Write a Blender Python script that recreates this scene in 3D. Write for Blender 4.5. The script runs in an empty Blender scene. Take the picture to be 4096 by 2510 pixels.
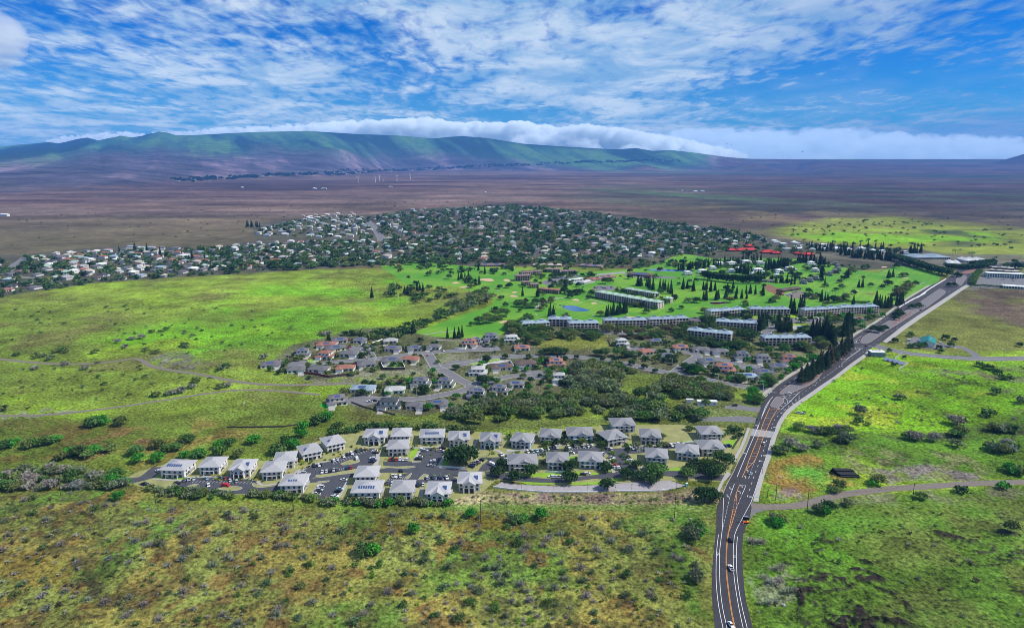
import bpy, math, random
import numpy as np
from mathutils import Vector, Matrix
from mathutils.geometry import tessellate_polygon
R = math.radians
rnd = random.Random(11)
nrs = np.random.RandomState(5)
S = bpy.context.scene
C = S.collection

# ------------------------------------------------------------------ camera, light, exposure
FPX, CAMH, PITCH = 2800.0, 200.0, R(12.4)
cam_d = bpy.data.cameras.new('camera')
cam = bpy.data.objects.new('camera', cam_d); C.objects.link(cam)
cam.location = (0, 0, CAMH); cam.rotation_euler = (R(90) - PITCH, 0, 0)
cam_d.sensor_width = 36; cam_d.lens = FPX / 4096 * 36
cam_d.clip_start = 1; cam_d.clip_end = 90000
S.camera = cam
S.view_settings.view_transform = 'Standard'; S.view_settings.look = 'None'
S.view_settings.exposure = 0.2; S.view_settings.gamma = 1
SUN_EL, SUN_AZ = R(48), R(95)          # azimuth clockwise from +Y: the sun stands to the right of the view
sun_d = bpy.data.lights.new('sun', 'SUN'); sun_d.energy = 5.0; sun_d.angle = R(0.6); sun_d.color = (1, .95, .87)
sun = bpy.data.objects.new('sun', sun_d); C.objects.link(sun)
sdir = Vector((math.sin(SUN_AZ) * math.cos(SUN_EL), math.cos(SUN_AZ) * math.cos(SUN_EL), math.sin(SUN_EL)))
sun.rotation_euler = sdir.to_track_quat('Z', 'Y').to_euler()
S.cycles.use_denoising = True
S.cycles.max_bounces = 12; S.cycles.diffuse_bounces = 2; S.cycles.glossy_bounces = 2; S.cycles.transparent_max_bounces = 8
S.cycles.volume_bounces = 9
S.cycles.filter_width = .9; S.cycles.denoising_prefilter = 'ACCURATE'

def N(nt, t, **kw):
    n = nt.nodes.new(t)
    for k, v in kw.items():
        if k.startswith('i_'):
            n.inputs[int(k[2:]) if k[2:].isdigit() else k[2:].replace('_', ' ')].default_value = v
        else:
            setattr(n, k, v)
    return n
def mathn(nt, op, a, b=None, clamp=False):
    n = nt.nodes.new('ShaderNodeMath'); n.operation = op; n.use_clamp = clamp
    for i, v in enumerate((a, b)):
        if v is None: continue
        if isinstance(v, (int, float)): n.inputs[i].default_value = v
        else: nt.links.new(v, n.inputs[i])
    return n.outputs[0]
def mixc(nt, fac, a, b, blend='MIX'):
    n = nt.nodes.new('ShaderNodeMix'); n.data_type = 'RGBA'; n.blend_type = blend
    for i, v in ((0, fac), (6, a), (7, b)):
        if isinstance(v, (int, float)): n.inputs[i].default_value = v
        elif isinstance(v, tuple): n.inputs[i].default_value = (*v, 1) if len(v) == 3 else v
        else: nt.links.new(v, n.inputs[i])
    return n.outputs[2]
def mapr(nt, v, a, b, c=0.0, d=1.0, smooth=True):
    n = nt.nodes.new('ShaderNodeMapRange'); n.interpolation_type = 'SMOOTHSTEP' if smooth else 'LINEAR'
    nt.links.new(v, n.inputs[0])
    for i, x in enumerate((a, b, c, d)): n.inputs[i + 1].default_value = x
    return n.outputs[0]

# world: sky texture, with the high broken cloud sheet laid on a plane far above the ground
W = bpy.data.worlds.new('World'); S.world = W; W.use_nodes = True
nt = W.node_tree; nt.nodes.clear()
out = N(nt, 'ShaderNodeOutputWorld'); bg = N(nt, 'ShaderNodeBackground')
sky = N(nt, 'ShaderNodeTexSky', sky_type='NISHITA', sun_disc=False, sun_elevation=SUN_EL, sun_rotation=SUN_AZ, altitude=300, air_density=1.0, dust_density=.3, ozone_density=3.0)
hsv = N(nt, 'ShaderNodeHueSaturation', i_Hue=.5, i_Saturation=1.5, i_Value=1.0)
nt.links.new(sky.outputs[0], hsv.inputs['Color']); SKYBLUE = mixc(nt, 1.0, hsv.outputs[0], (.05, .50, 1.0), 'MULTIPLY')
tc = N(nt, 'ShaderNodeTexCoord'); sep = N(nt, 'ShaderNodeSeparateXYZ'); nt.links.new(tc.outputs['Generated'], sep.inputs[0])
zz = mathn(nt, 'ADD', mathn(nt, 'MAXIMUM', sep.outputs[2], 0.0), 0.115)
px = mathn(nt, 'DIVIDE', sep.outputs[0], zz); py = mathn(nt, 'DIVIDE', sep.outputs[1], zz)
comb = N(nt, 'ShaderNodeCombineXYZ'); nt.links.new(px, comb.inputs[0]); nt.links.new(py, comb.inputs[1])
def cl(scale, detail, rough, off, dist=0.0, sx=1.0, sy=1.0, rot=0.0):
    m = N(nt, 'ShaderNodeMapping'); m.inputs['Location'].default_value = off; m.inputs['Scale'].default_value = (sx, sy, 1); m.inputs['Rotation'].default_value = (0, 0, rot)
    nt.links.new(comb.outputs[0], m.inputs[0])
    n = N(nt, 'ShaderNodeTexNoise', i_Scale=scale, i_Detail=detail, i_Roughness=rough, i_Distortion=dist)
    nt.links.new(m.outputs[0], n.inputs['Vector']); return n.outputs[0]
big = cl(.62, 3, .5, (3.1, 1.7, 0), .3, 1, .8, R(20))
ripple = cl(11, 3, .55, (.3, 4.2, 0), .3, 1.0, .5, R(8))
wisp = cl(2.4, 8, .6, (7, 2, 0), .6, .9, .8, R(-12))
cover = mathn(nt, 'ADD', mathn(nt, 'MULTIPLY', big, .9), mathn(nt, 'ADD', mathn(nt, 'MULTIPLY', ripple, .66), mathn(nt, 'MULTIPLY', wisp, .36)))
CLOUD_LO, CLOUD_HI = .76, 1.06
cmask = mapr(nt, cover, CLOUD_LO, CLOUD_HI, .0, .86)
low = mapr(nt, sep.outputs[2], .0, .16, .55, 0.0)          # the sheet closes up towards the horizon
cmask = mathn(nt, 'MAXIMUM', cmask, mathn(nt, 'MULTIPLY', low, mapr(nt, wisp, .3, .65, .55, 1.0)))
ccol = mixc(nt, mapr(nt, wisp, .35, .68), (2.3, 4.4, 6.9), (6.6, 7.7, 8.6))
right = mapr(nt, sep.outputs[0], .12, .62)                 # heavier, greyer cloud towards the right
ccol = mixc(nt, mathn(nt, 'MULTIPLY', right, .72), ccol, (1.2, 2.7, 5.4))
skycol = mixc(nt, cmask, SKYBLUE, ccol)
nt.links.new(skycol, bg.inputs[0]); bg.inputs[1].default_value = .098
nt.links.new(bg.outputs[0], out.inputs[0])

# ------------------------------------------------------------------ from a spot seen in the photograph to the point of ground it shows
VIEW = dict(S=(0, 0, 1), P=(0, 0, 4096 / 2464), L=(0, 400, 1400 / 2464), M=(1300, 400, 1400 / 2464), T=(2600, 400, 1496 / 2463), W=(0, 1200, 1400 / 2464),
            H=(1000, 1250, 1000 / 2463), G=(1900, 1100, 1000 / 2463), R=(2700, 950, 1000 / 2463), E=(3000, 1300, 1096 / 2463), a=(450, 1650, 800 / 2464),
            b=(1150, 1650, 800 / 2464), c=(1800, 1650, 800 / 2464), d=(2400, 1600, 800 / 2464), r=(2700, 1900, 600 / 1485), f=(0, 1900, 1400 / 2464),
            g=(1400, 1900, 1400 / 2464), e=(2900, 1700, 1196 / 2230), k=(2940, 1720, 200 / 2464), K=(2960, 1530, 300 / 2462), N=(3780, 960, 316 / 1645),
            Q=(0, 960, 500 / 2464), J=(2050, 1050, 650 / 2464), V=(3180, 1230, 520 / 1399), B=(2880, 2040, 140 / 1397))
def spx(v, x, y):
    a, b, s = VIEW[v]; return a + x * s, b + y * s
cp, sp_ = math.cos(PITCH), math.sin(PITCH)
def ray(X, Y):
    dx, dy = (X - 2048) / FPX, (1255 - Y) / FPX
    return dx, cp + sp_ * dy, -sp_ + cp * dy
def flat_at(v, x, y, z=0.0):
    dx, dy, dz = ray(*spx(v, x, y)); dz = min(dz, -.004); k = (z - CAMH) / dz
    return dx * k, dy * k
def scr(x, y, z=0.0):
    """where a point shows, in photograph pixels"""
    dz = z - CAMH; dep = y * cp - dz * sp_; up = y * sp_ + dz * cp
    return 2048 + FPX * x / dep, 1255 - FPX * up / dep
def ppm(x, y, z=0.0):
    return FPX / (y * cp - (z - CAMH) * sp_)
def poly(v, pts): return np.array([flat_at(v, *p) for p in pts])

# ------------------------------------------------------------------ noise on arrays
def _h(i, j, s):
    n = (i.astype(np.int64) * 374761393 + j.astype(np.int64) * 668265263 + s * 974634777) & 0x7fffffff
    n = ((n ^ (n >> 13)) * 1274126177) & 0x7fffffff
    return ((n ^ (n >> 16)) & 0xffff) / 65535.0
def vn(x, y, s=0):
    i, j = np.floor(x), np.floor(y); u, v = x - i, y - j
    u = u * u * (3 - 2 * u); v = v * v * (3 - 2 * v)
    return (_h(i, j, s) * (1 - u) + _h(i + 1, j, s) * u) * (1 - v) + (_h(i, j + 1, s) * (1 - u) + _h(i + 1, j + 1, s) * u) * v
def fbm(x, y, lam, o=4, s=0, g=.5):
    t = 0; a = 1; w = 0
    for k in range(o):
        t = t + a * vn(x / lam + 13.7 * k, y / lam - 7.1 * k, s + k); w += a; a *= g; lam /= 2.03
    return t / w
def smooth(e0, e1, x):
    t = np.clip((x - e0) / (e1 - e0), 0, 1); return t * t * (3 - 2 * t)
def sdist(X, Y, p):
    """signed distance to polygon p, positive inside"""
    ins = np.zeros(X.shape, bool); d2 = np.full(X.shape, 1e18); n = len(p)
    for i in range(n):
        x0, y0 = p[i]; x1, y1 = p[(i + 1) % n]
        ex, ey = x1 - x0, y1 - y0; L = ex * ex + ey * ey + 1e-9
        t = np.clip(((X - x0) * ex + (Y - y0) * ey) / L, 0, 1)
        d2 = np.minimum(d2, (X - x0 - t * ex) ** 2 + (Y - y0 - t * ey) ** 2)
        c = (y0 > Y) != (y1 > Y)
        ins ^= c & (X < x0 + (Y - y0) * ex / (ey if abs(ey) > 1e-9 else 1e-9))
    return np.where(ins, 1, -1) * np.sqrt(d2)
def inpoly(x, y, p):
    return sdist(np.array([x]), np.array([y]), p)[0] > 0
def ldist(X, Y, p):
    d2 = np.full(X.shape, 1e18)
    for (x0, y0), (x1, y1) in zip(p[:-1], p[1:]):
        ex, ey = x1 - x0, y1 - y0; L = ex * ex + ey * ey + 1e-9
        t = np.clip(((X - x0) * ex + (Y - y0) * ey) / L, 0, 1)
        d2 = np.minimum(d2, (X - x0 - t * ex) ** 2 + (Y - y0 - t * ey) ** 2)
    return np.sqrt(d2)

# ------------------------------------------------------------------ materials
MATS = {}
def newmat(name):
    m = bpy.data.materials.new(name); m.use_nodes = True; MATS[name] = m
    t = m.node_tree; b = t.nodes['Principled BSDF']; b.inputs['Specular IOR Level'].default_value = .25
    return m, t, b
def mat(name, col, rough=.8, var=.15, scale=.6, detail=5, bump=0.0, bdist=.1, spec=.25, metal=0.0, objcol=False, stretch=None):
    if name in MATS: return MATS[name]
    m, t, b = newmat(name)
    b.inputs['Roughness'].default_value = rough; b.inputs['Specular IOR Level'].default_value = spec; b.inputs['Metallic'].default_value = metal
    co = N(t, 'ShaderNodeTexCoord'); vec = co.outputs['Object']
    if stretch:
        mp = N(t, 'ShaderNodeMapping'); mp.inputs['Scale'].default_value = stretch; t.links.new(vec, mp.inputs[0]); vec = mp.outputs[0]
    n = N(t, 'ShaderNodeTexNoise', i_Scale=scale, i_Detail=detail, i_Roughness=.6); t.links.new(vec, n.inputs['Vector'])
    f = mapr(t, n.outputs[0], .25, .75, 1 - var, 1 + var, False)
    base = col
    if objcol:
        oi = N(t, 'ShaderNodeObjectInfo'); base = oi.outputs['Color']
    g = N(t, 'ShaderNodeCombineXYZ')
    for i in range(3): t.links.new(f, g.inputs[i])
    c = mixc(t, 1.0, base, g.outputs[0], 'MULTIPLY')
    t.links.new(c, b.inputs['Base Color'])
    if bump:
        bp = N(t, 'ShaderNodeBump', i_Strength=bump, i_Distance=bdist); t.links.new(n.outputs[0], bp.inputs['Height']); t.links.new(bp.outputs[0], b.inputs['Normal'])
    return m
def foliage(name, var=.45):
    m, t, b = newmat(name); b.inputs['Roughness'].default_value = .75; b.inputs['Specular IOR Level'].default_value = .12
    oi = N(t, 'ShaderNodeObjectInfo'); co = N(t, 'ShaderNodeTexCoord')
    n = N(t, 'ShaderNodeTexNoise', i_Scale=.55, i_Detail=3, i_Roughness=.6); t.links.new(co.outputs['Object'], n.inputs['Vector'])
    f = mapr(t, n.outputs[0], .3, .7, 1 - var, 1 + var, False)
    g = N(t, 'ShaderNodeCombineXYZ'); [t.links.new(f, g.inputs[i]) for i in range(3)]
    c = mixc(t, 1.0, oi.outputs['Color'], g.outputs[0], 'MULTIPLY'); t.links.new(c, b.inputs['Base Color'])
    tr = N(t, 'ShaderNodeBsdfTranslucent'); t.links.new(c, tr.inputs[0])
    mx = N(t, 'ShaderNodeMixShader'); mx.inputs[0].default_value = .25
    t.links.new(b.outputs[0], mx.inputs[1]); t.links.new(tr.outputs[0], mx.inputs[2]); t.links.new(mx.outputs[0], t.nodes['Material Output'].inputs[0])
    return m
foliage('leaves'); foliage('twigs', .25)
mat('asphalt_new', (.041, .04, .045), .85, .22, .25); mat('asphalt_old', (.15, .147, .15), .9, .18, .3); mat('asphalt_lot', (.06, .062, .072), .85, .2, .2)
mat('concrete', (.34, .325, .30), .85, .12, .3); mat('concrete_dim', (.27, .265, .26), .85, .16, .25); mat('gravel_grey', (.15, .145, .15), .95, .3, .8, bump=.4)
mat('gravel_red', (.20, .10, .075), .95, .25, .6); mat('dirt_track', (.17, .145, .12), .95, .25, .5); mat('kerb_warm', (.40, .27, .19), .9, .1)
mat('paint_white', (.62, .62, .62), .7, .1, .5); mat('paint_orange', (.66, .28, .055), .7, .1, .5)
mat('wall', (.7, .68, .62), .85, .06, .7, objcol=True); mat('roof', (.2, .2, .2), .8, .16, 1.2, bump=.3, bdist=.05, objcol=True)
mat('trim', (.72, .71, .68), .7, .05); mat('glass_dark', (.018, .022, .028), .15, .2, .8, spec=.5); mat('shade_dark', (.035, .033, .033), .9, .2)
mat('panel_blue', (.04, .075, .18), .18, .15, 2.0, spec=.5); mat('wood_red', (.15, .045, .03), .7, .1)
mat('car_paint', (.8, .8, .8), .28, .02, 1, spec=.5, objcol=True); mat('tyre', (.012, .012, .012), .9); mat('rim', (.4, .4, .42), .35, .05, metal=.8); mat('lamp_glass', (.75, .75, .7), .2, .02, spec=.5)
mat('tail_red', (.4, .01, .01), .3, .02)
mat('metal_grey', (.42, .43, .44), .45, .08, metal=.3); mat('wood_pole', (.055, .04, .03), .9, .3, 3); mat('bark', (.11, .085, .065), .95, .3, 3)
mat('black_plastic', (.014, .014, .016), .5, .2); mat('orange_paint', (.75, .10, .012), .5, .1); mat('yellow_paint', (.75, .48, .02), .5, .08)
mat('stone_dark', (.06, .045, .04), .95, .35, .9, bump=.5); mat('white_wall', (.72, .71, .69), .8, .07); mat('rock', (.10, .075, .06), .95, .35, 1.5, bump=.6)
mat('lawn_golf', (.075, .235, .011), .95, .14, .03); mat('green_smooth', (.17, .30, .035), .95, .06, .1); mat('sand', (.50, .34, .22), .95, .12, .4); mat('sand_dark', (.19, .10, .06), .95, .15, .4)
mat('lawn_fresh', (.19, .34, .025), .95, .22, .12); mat('lane_grey', (.30, .28, .285), .9, .15, .3); mat('lawn_dry', (.25, .25, .095), .95, .25, .15); mat('lawn_vivid', (.02, .32, .02), .9, .1); mat('blue_cloth', (.01, .12, .55), .6, .1)
m, t, b = newmat('water'); b.inputs['Base Color'].default_value = (.03, .10, .20, 1); b.inputs['Roughness'].default_value = .06; b.inputs['Specular IOR Level'].default_value = .6
m, t, b = newmat('pool_water'); b.inputs['Base Color'].default_value = (.05, .45, .75, 1); b.inputs['Roughness'].default_value = .1
# mown stripes on the fairways
m = MATS['lawn_golf']; t = m.node_tree; b = t.nodes['Principled BSDF']; src = b.inputs['Base Color'].links[0].from_socket
co = N(t, 'ShaderNodeTexCoord'); wv = N(t, 'ShaderNodeTexWave', i_Scale=.028, i_Distortion=1.2); wv.inputs['Detail'].default_value = 1; wv.inputs['Detail Scale'].default_value = .25
mp = N(t, 'ShaderNodeMapping'); mp.inputs['Rotation'].default_value = (0, 0, R(35)); t.links.new(co.outputs['Object'], mp.inputs[0]); t.links.new(mp.outputs[0], wv.inputs[0])
n2 = N(t, 'ShaderNodeTexNoise', i_Scale=.012, i_Detail=4); t.links.new(co.outputs['Object'], n2.inputs['Vector'])
c2 = mixc(t, mapr(t, n2.outputs[0], .4, .62), src, (.15, .30, .02)); c3 = mixc(t, mathn(t, 'MULTIPLY', wv.outputs[1], .3), c2, (.04, .19, .006)); t.links.new(c3, b.inputs['Base Color'])

# ------------------------------------------------------------------ mesh helpers
class MB:
    def __init__(s): s.v = []; s.f = []
    def add(s, vs, fs):
        o = len(s.v); s.v += [tuple(q) for q in vs]; s.f += [tuple(i + o for i in q) for q in fs]; return s
    def box(s, x0, x1, y0, y1, z0, z1):
        return s.add([(x0, y0, z0), (x1, y0, z0), (x1, y1, z0), (x0, y1, z0), (x0, y0, z1), (x1, y0, z1), (x1, y1, z1), (x0, y1, z1)],
                     [(0, 3, 2, 1), (4, 5, 6, 7), (0, 1, 5, 4), (1, 2, 6, 5), (2, 3, 7, 6), (3, 0, 4, 7)])
    def tube(s, p, q, r0, r1, n=6):
        p, q = Vector(p), Vector(q); d = (q - p).normalized(); a = d.orthogonal().normalized(); b = d.cross(a)
        vs = []
        for c, r in ((p, r0), (q, r1)):
            for k in range(n): th = 2 * math.pi * k / n; vs.append(c + a * math.cos(th) * r + b * math.sin(th) * r)
        return s.add(vs, [(k, (k + 1) % n, n + (k + 1) % n, n + k) for k in range(n)] + [tuple(range(n - 1, -1, -1)), tuple(range(n, 2 * n))])
    def hip(s, x0, x1, y0, y1, z, h, over=.6, th=.22, ridge=None):
        x0 -= over; x1 += over; y0 -= over; y1 += over; w, d = x1 - x0, y1 - y0; cx, cy = (x0 + x1) / 2, (y0 + y1) / 2
        b0 = [(x0, y0, z), (x1, y0, z), (x1, y1, z), (x0, y1, z)]; b1 = [(x, y, z + th) for x, y, _ in b0]
        k = min(w, d) / 2 if ridge is None else ridge
        rg = [(x0 + k, cy, z + th + h), (x1 - k, cy, z + th + h)] if w >= d else [(cx, y0 + k, z + th + h), (cx, y1 - k, z + th + h)]
        sides = [(0, 1, 5, 4), (1, 2, 6, 5), (2, 3, 7, 6), (3, 0, 4, 7), (0, 3, 2, 1)]
        top = [(4, 5, 9, 8), (5, 6, 9), (6, 7, 8, 9), (7, 4, 8)] if w >= d else [(4, 5, 8), (5, 6, 9, 8), (6, 7, 9), (7, 4, 8, 9)]
        return s.add(b0 + b1 + rg, sides + top)
    def gable(s, x0, x1, y0, y1, z, h, over=.5, th=.2, axis='y'):
        if axis == 'y':
            x0 -= over; x1 += over; y0 -= over; cx = (x0 + x1) / 2
            vs = [(x0, y0, z), (cx, y0, z + h), (x1, y0, z), (x0, y1, z), (cx, y1, z + h), (x1, y1, z)]
        else:
            y0 -= over; y1 += over; x0 -= over; x1 += over; cy = (y0 + y1) / 2
            vs = [(x0, y0, z), (x0, cy, z + h), (x0, y1, z), (x1, y0, z), (x1, cy, z + h), (x1, y1, z)]
        vs += [(x, y, q + th) for x, y, q in vs]
        fs = [(6, 7, 10, 9), (7, 8, 11, 10), (0, 3, 4, 1), (1, 4, 5, 2), (0, 1, 7, 6), (1, 2, 8, 7), (3, 9, 10, 4), (4, 10, 11, 5), (0, 6, 9, 3), (2, 5, 11, 8)]
        return s.add(vs, fs)
    def mesh(s, name, m):
        me = bpy.data.meshes.new(name); me.from_pydata(s.v, [], s.f); me.update()
        for x in (m if isinstance(m, (list, tuple)) else [m]): me.materials.append(MATS[x] if isinstance(x, str) else x)
        return me
def npmesh(name, V, F, m):
    """V n x 3, F m x k (all faces one size)"""
    me = bpy.data.meshes.new(name); k = F.shape[1]
    me.vertices.add(len(V)); me.vertices.foreach_set('co', np.ascontiguousarray(V, dtype=np.float32).ravel())
    me.loops.add(F.size); me.loops.foreach_set('vertex_index', np.ascontiguousarray(F, dtype=np.int32).ravel())
    me.polygons.add(len(F)); me.polygons.foreach_set('loop_start', np.arange(0, F.size, k, dtype=np.int32)); me.polygons.foreach_set('loop_total', np.full(len(F), k, dtype=np.int32))
    me.update(calc_edges=True)
    if m: me.materials.append(MATS[m] if isinstance(m, str) else m)
    return me
def obj(name, me, parent=None, loc=(0, 0, 0), rz=0.0, sc=None, col=None):
    o = bpy.data.objects.new(name, me); C.objects.link(o); o.location = loc
    if rz: o.rotation_euler = (0, 0, rz)
    if sc is not None: o.scale = sc if isinstance(sc, (tuple, list)) else (sc, sc, sc)
    if col is not None: o.color = (*col, 1)
    if parent is not None: o.parent = parent
    return o
PENDING = []
def tag(o, label, cat, group=None, pos=None):
    """label is made single at the end, when every thing is known"""
    o['category'] = cat
    if group: o['group'] = group
    PENDING.append((o, label, pos or tuple(o.location))); return o
def thing(name, label, cat, loc, rz=0.0, group=None, sc=None):
    o = obj(name, None, None, loc, rz, sc); o.empty_display_size = .5
    return tag(o, label, cat, group)
def struct(o, kind='structure'): o['kind'] = kind; return o
# ------------------------------------------------------------------ the land: one sheet from below the camera to the mountain ridge
YR, YMAX = 15500.0, 16400.0
def pt(x, y):
    dx, dy, dz = ray(*spx('P', x, y)); return dx / dy, dz / dy
RID = [pt(*q) for q in [(-500, 372), (-200, 362), (0, 353), (45, 348), (75, 346), (95, 344), (118, 342), (140, 345), (160, 341), (188, 334), (212, 332), (236, 338), (262, 332), (290, 328.5), (318, 331), (345, 326), (362, 321), (380, 319), (400, 320), (425, 325),
                        (470, 325), (560, 320), (640, 317), (740, 315), (850, 322), (960, 326), (1040, 333), (1110, 327), (1170, 332), (1260, 346), (1350, 352), (1450, 358), (1490, 359), (1530, 356), (1570, 363),
                        (1615, 361), (1660, 366), (1750, 378), (1800, 382), (1900, 383), (2100, 383), (2464, 383), (2700, 380), (3100, 378)]]
RID_T = np.array([q[0] for q in RID]); RID_Z = np.array([q[1] for q in RID])
BAS = [(-500, 495), (0, 470), (300, 455), (600, 430), (800, 424), (960, 411), (1200, 404), (1400, 397), (1700, 390.5), (1800, 400), (2000, 440), (2464, 450), (3100, 450)]
BAS_T = np.array([pt(*q)[0] for q in BAS]); BAS_Y = np.array([-CAMH / pt(*q)[1] for q in BAS])
def hills_far(x, y):
    t = x / y; rz = CAMH + np.interp(t, RID_T, RID_Z) * YR; yb = np.minimum(np.interp(t, BAS_T, BAS_Y), 13000)
    f = np.clip((y - yb) / (YR - yb), 0, 1)
    rightness = smooth(.2, .32, t)
    prof = f ** 1.08 * (1 - rightness) + f ** 2.2 * rightness
    z = rz * prof
    g = .6 * fbm(x + .55 * y, y * .22, 900, 5, 40) + .4 * fbm(x - .3 * y, y * .4, 420, 4, 47)                        # gullies running down towards the plain
    rough = np.abs(g - .5) * 2
    z = z + (rough - .35) * 85 * np.sin(np.pi * np.clip(f, 0, 1)) * (1 - rightness * .85)
    # the old cone on the lower slope and the one beyond the plain
    for (cx, cy, w, q) in ((835, 372, 130, 120), (1812, 384, 85, 150), (2490, 384, 80, 260), (1560, 372, 60, 110), (385, 340, 40, 70), (290, 345, 36, 60), (205, 348, 40, 50)):
        tt, ss = pt(cx, cy); yy = 14600 if cx < 500 else (11800 if cx < 1000 else 13200)
        r = np.sqrt(((x - tt * yy) / (w * yy / FPX * 1.66)) ** 2 + ((y - yy) / 900) ** 2); z = z + q * np.clip(1 - r, 0, 1) ** 1.3
    back = smooth(YR, YMAX, y); return z - back * 420
RELIEF = [  # polygon, (amplitude, wavelength) pairs, fade
    (poly('P', [(-500, 716), (100, 697), (230, 679), (420, 666), (640, 653), (900, 645), (980, 690), (1120, 722), (900, 775), (700, 830), (600, 890), (740, 990), (640, 1075), (320, 1085), (270, 1140), (-700, 1160)]), [(5.5, 130), (1.1, 26), (.3, 7)], 28),
    (poly('P', [(-900, 1170), (285, 1175), (380, 1222), (1000, 1232), (1690, 1240), (1690, 1900), (-2500, 1900)]), [(2.2, 42), (1.0, 11), (.55, 3.6)], 9),
    (poly('P', [(1850, 1262), (2010, 1225), (2464, 1212), (3100, 1200), (4500, 1900), (1850, 1900), (1815, 1510), (1795, 1300)]), [(4.6, 50), (2.0, 13), (.7, 4)], 9),
    (poly('P', [(1905, 1050), (1985, 985), (2060, 898), (2464, 880), (3000, 880), (3300, 1140), (2464, 1150), (2200, 1158), (2040, 1180), (1870, 1195)]), [(2.0, 60), (.9, 14), (.35, 4.5)], 12),
    (poly('P', [(1750, 575), (1900, 545), (2464, 530), (2900, 520), (2900, 615), (2464, 612), (2200, 596), (1950, 585)]), [(9, 160), (2, 40)], 30),
]
TRACKS = []        # filled by the roads: ribbons that must lie on level ground
def relief(x, y):
    z = np.zeros(x.shape)
    for p, wl, fade in RELIEF:
        m = (x > p[:, 0].min()) & (x < p[:, 0].max()) & (y > p[:, 1].min()) & (y < p[:, 1].max())
        if not m.any(): continue
        X, Y = x[m], y[m]; k = smooth(0, fade, sdist(X, Y, p)); q = np.zeros(X.shape)
        for i, (a, l) in enumerate(wl): q += a * (fbm(X, Y, l, 3, 60 + i) - .42)
        z[m] += q * k
    for l, wd in TRACKS:
        m = (x > l[:, 0].min() - 30) & (x < l[:, 0].max() + 30) & (y > l[:, 1].min() - 30) & (y < l[:, 1].max() + 30)
        if m.any(): z[m] *= smooth(wd * .5 + 1.5, wd * .5 + 12, ldist(x[m], y[m], l))
    return z
def track(v, pts, w):
    l = poly(v, pts); TRACKS.append((l, w)); return l
TR1 = track('W', [(-300, 395), (0, 415), (200, 436), (450, 450), (700, 441), (850, 424), (950, 411), (1010, 430), (1060, 462), (1200, 492), (1400, 521), (1600, 561), (1800, 588), (2000, 597), (2300, 592), (2464, 582)], 5.5)
TR2 = track('W', [(-300, 815), (0, 812), (300, 808), (550, 786), (800, 756), (1100, 711), (1300, 681), (1500, 651), (1700, 632), (1950, 638), (2250, 664)], 5)
TR3 = track('e', [(195, 598), (300, 608), (450, 606), (600, 588), (750, 545), (900, 512), (1200, 476), (1500, 456), (1900, 432), (2230, 424), (2600, 418)], 7)
PIPES = track('e', [(820, 360), (1000, 360)], 12)
WALLTR = track('W', [(1595, 897), (2000, 893), (2130, 868), (2250, 830), (2464, 760)], 2)

NC = 1060
T_ = np.linspace(-.98, .98, NC)
ys = np.concatenate([np.linspace(90, 176, 8), 0 * np.arange(0)])
SY = np.arange(3300, 731, -2.5); dyy = (1255 - SY) / FPX
ys = np.concatenate([ys, CAMH * (cp + sp_ * dyy) / (sp_ - cp * dyy)])
ys = np.concatenate([ys[ys < 5000], np.geomspace(5000, YMAX, 300)])
NR = len(ys)
GX, GY = (T_[None, :] * ys[:, None]), np.repeat(ys[:, None], NC, 1)
GZ = np.where(GY > 4800, hills_far(GX, GY), 0.0) + relief(GX, GY)
def gz(x, y):
    """height of the land, from the sheet itself"""
    y = min(max(y, ys[0]), ys[-1] - 1); j = min(max(int(np.searchsorted(ys, y)) - 1, 0), NR - 2); t = (x / y - T_[0]) / (T_[1] - T_[0])
    i = min(max(int(t), 0), NC - 2); u = min(max(t - i, 0), 1); v = (y - ys[j]) / (ys[j + 1] - ys[j])
    return (GZ[j, i] * (1 - u) + GZ[j, i + 1] * u) * (1 - v) + (GZ[j + 1, i] * (1 - u) + GZ[j + 1, i + 1] * u) * v
def at(v, x, y):
    z = 0.0
    for _ in range(6):
        X, Y = flat_at(v, x, y, z); z = z * .4 + .6 * gz(X, Y)
        if Y > 4500 or Y < 0 or z > 150: break
    else: return X, Y, gz(X, Y)
    dx, dy, dz = ray(*spx(v, x, y))
    for Y in np.arange(4000, YR, 25.0):       # far off the land climbs: walk out along the line of sight
        if CAMH + dz / dy * Y < gz(dx / dy * Y, Y): break
    X = dx / dy * Y; return X, Y, gz(X, Y)

# colour of soil and cover, with painted sunlight and cloud shade, zone by zone
col = np.zeros((NR, NC, 4)); con = np.ones((NR, NC))
n1 = fbm(GX, GY, 420, 5, 3); n2 = fbm(GX, GY, 60, 4, 8); n3 = fbm(GX, GY, 14, 4, 21); n4 = fbm(GX * .35, GY, 700, 6, 30)
def lerp(a, b, k): return a + (np.asarray(b) - a) * k[..., None]
rgb = np.zeros((NR, NC, 3)) + np.array([.125, .105, .055])
far = smooth(1500, 3600, GY)
rgb = lerp(rgb, (.122, .066, .062), far * (.75 + .5 * (n1 - .5)))
rgb = lerp(rgb, (.15, .105, .085), smooth(.50, .66, n4) * smooth(1400, 2600, GY) * .8)
rgb = lerp(rgb, (.05, .03, .03), smooth(.50, .34, n4) * smooth(1800, 3000, GY) * .75)
rgt = smooth(.1, .4, GX / GY) * smooth(1900, 2600, GY); rgb = lerp(rgb, (.055, .026, .03), rgt * .7)  # cloud shadow over the right of the plain, painted into its colour
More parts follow.
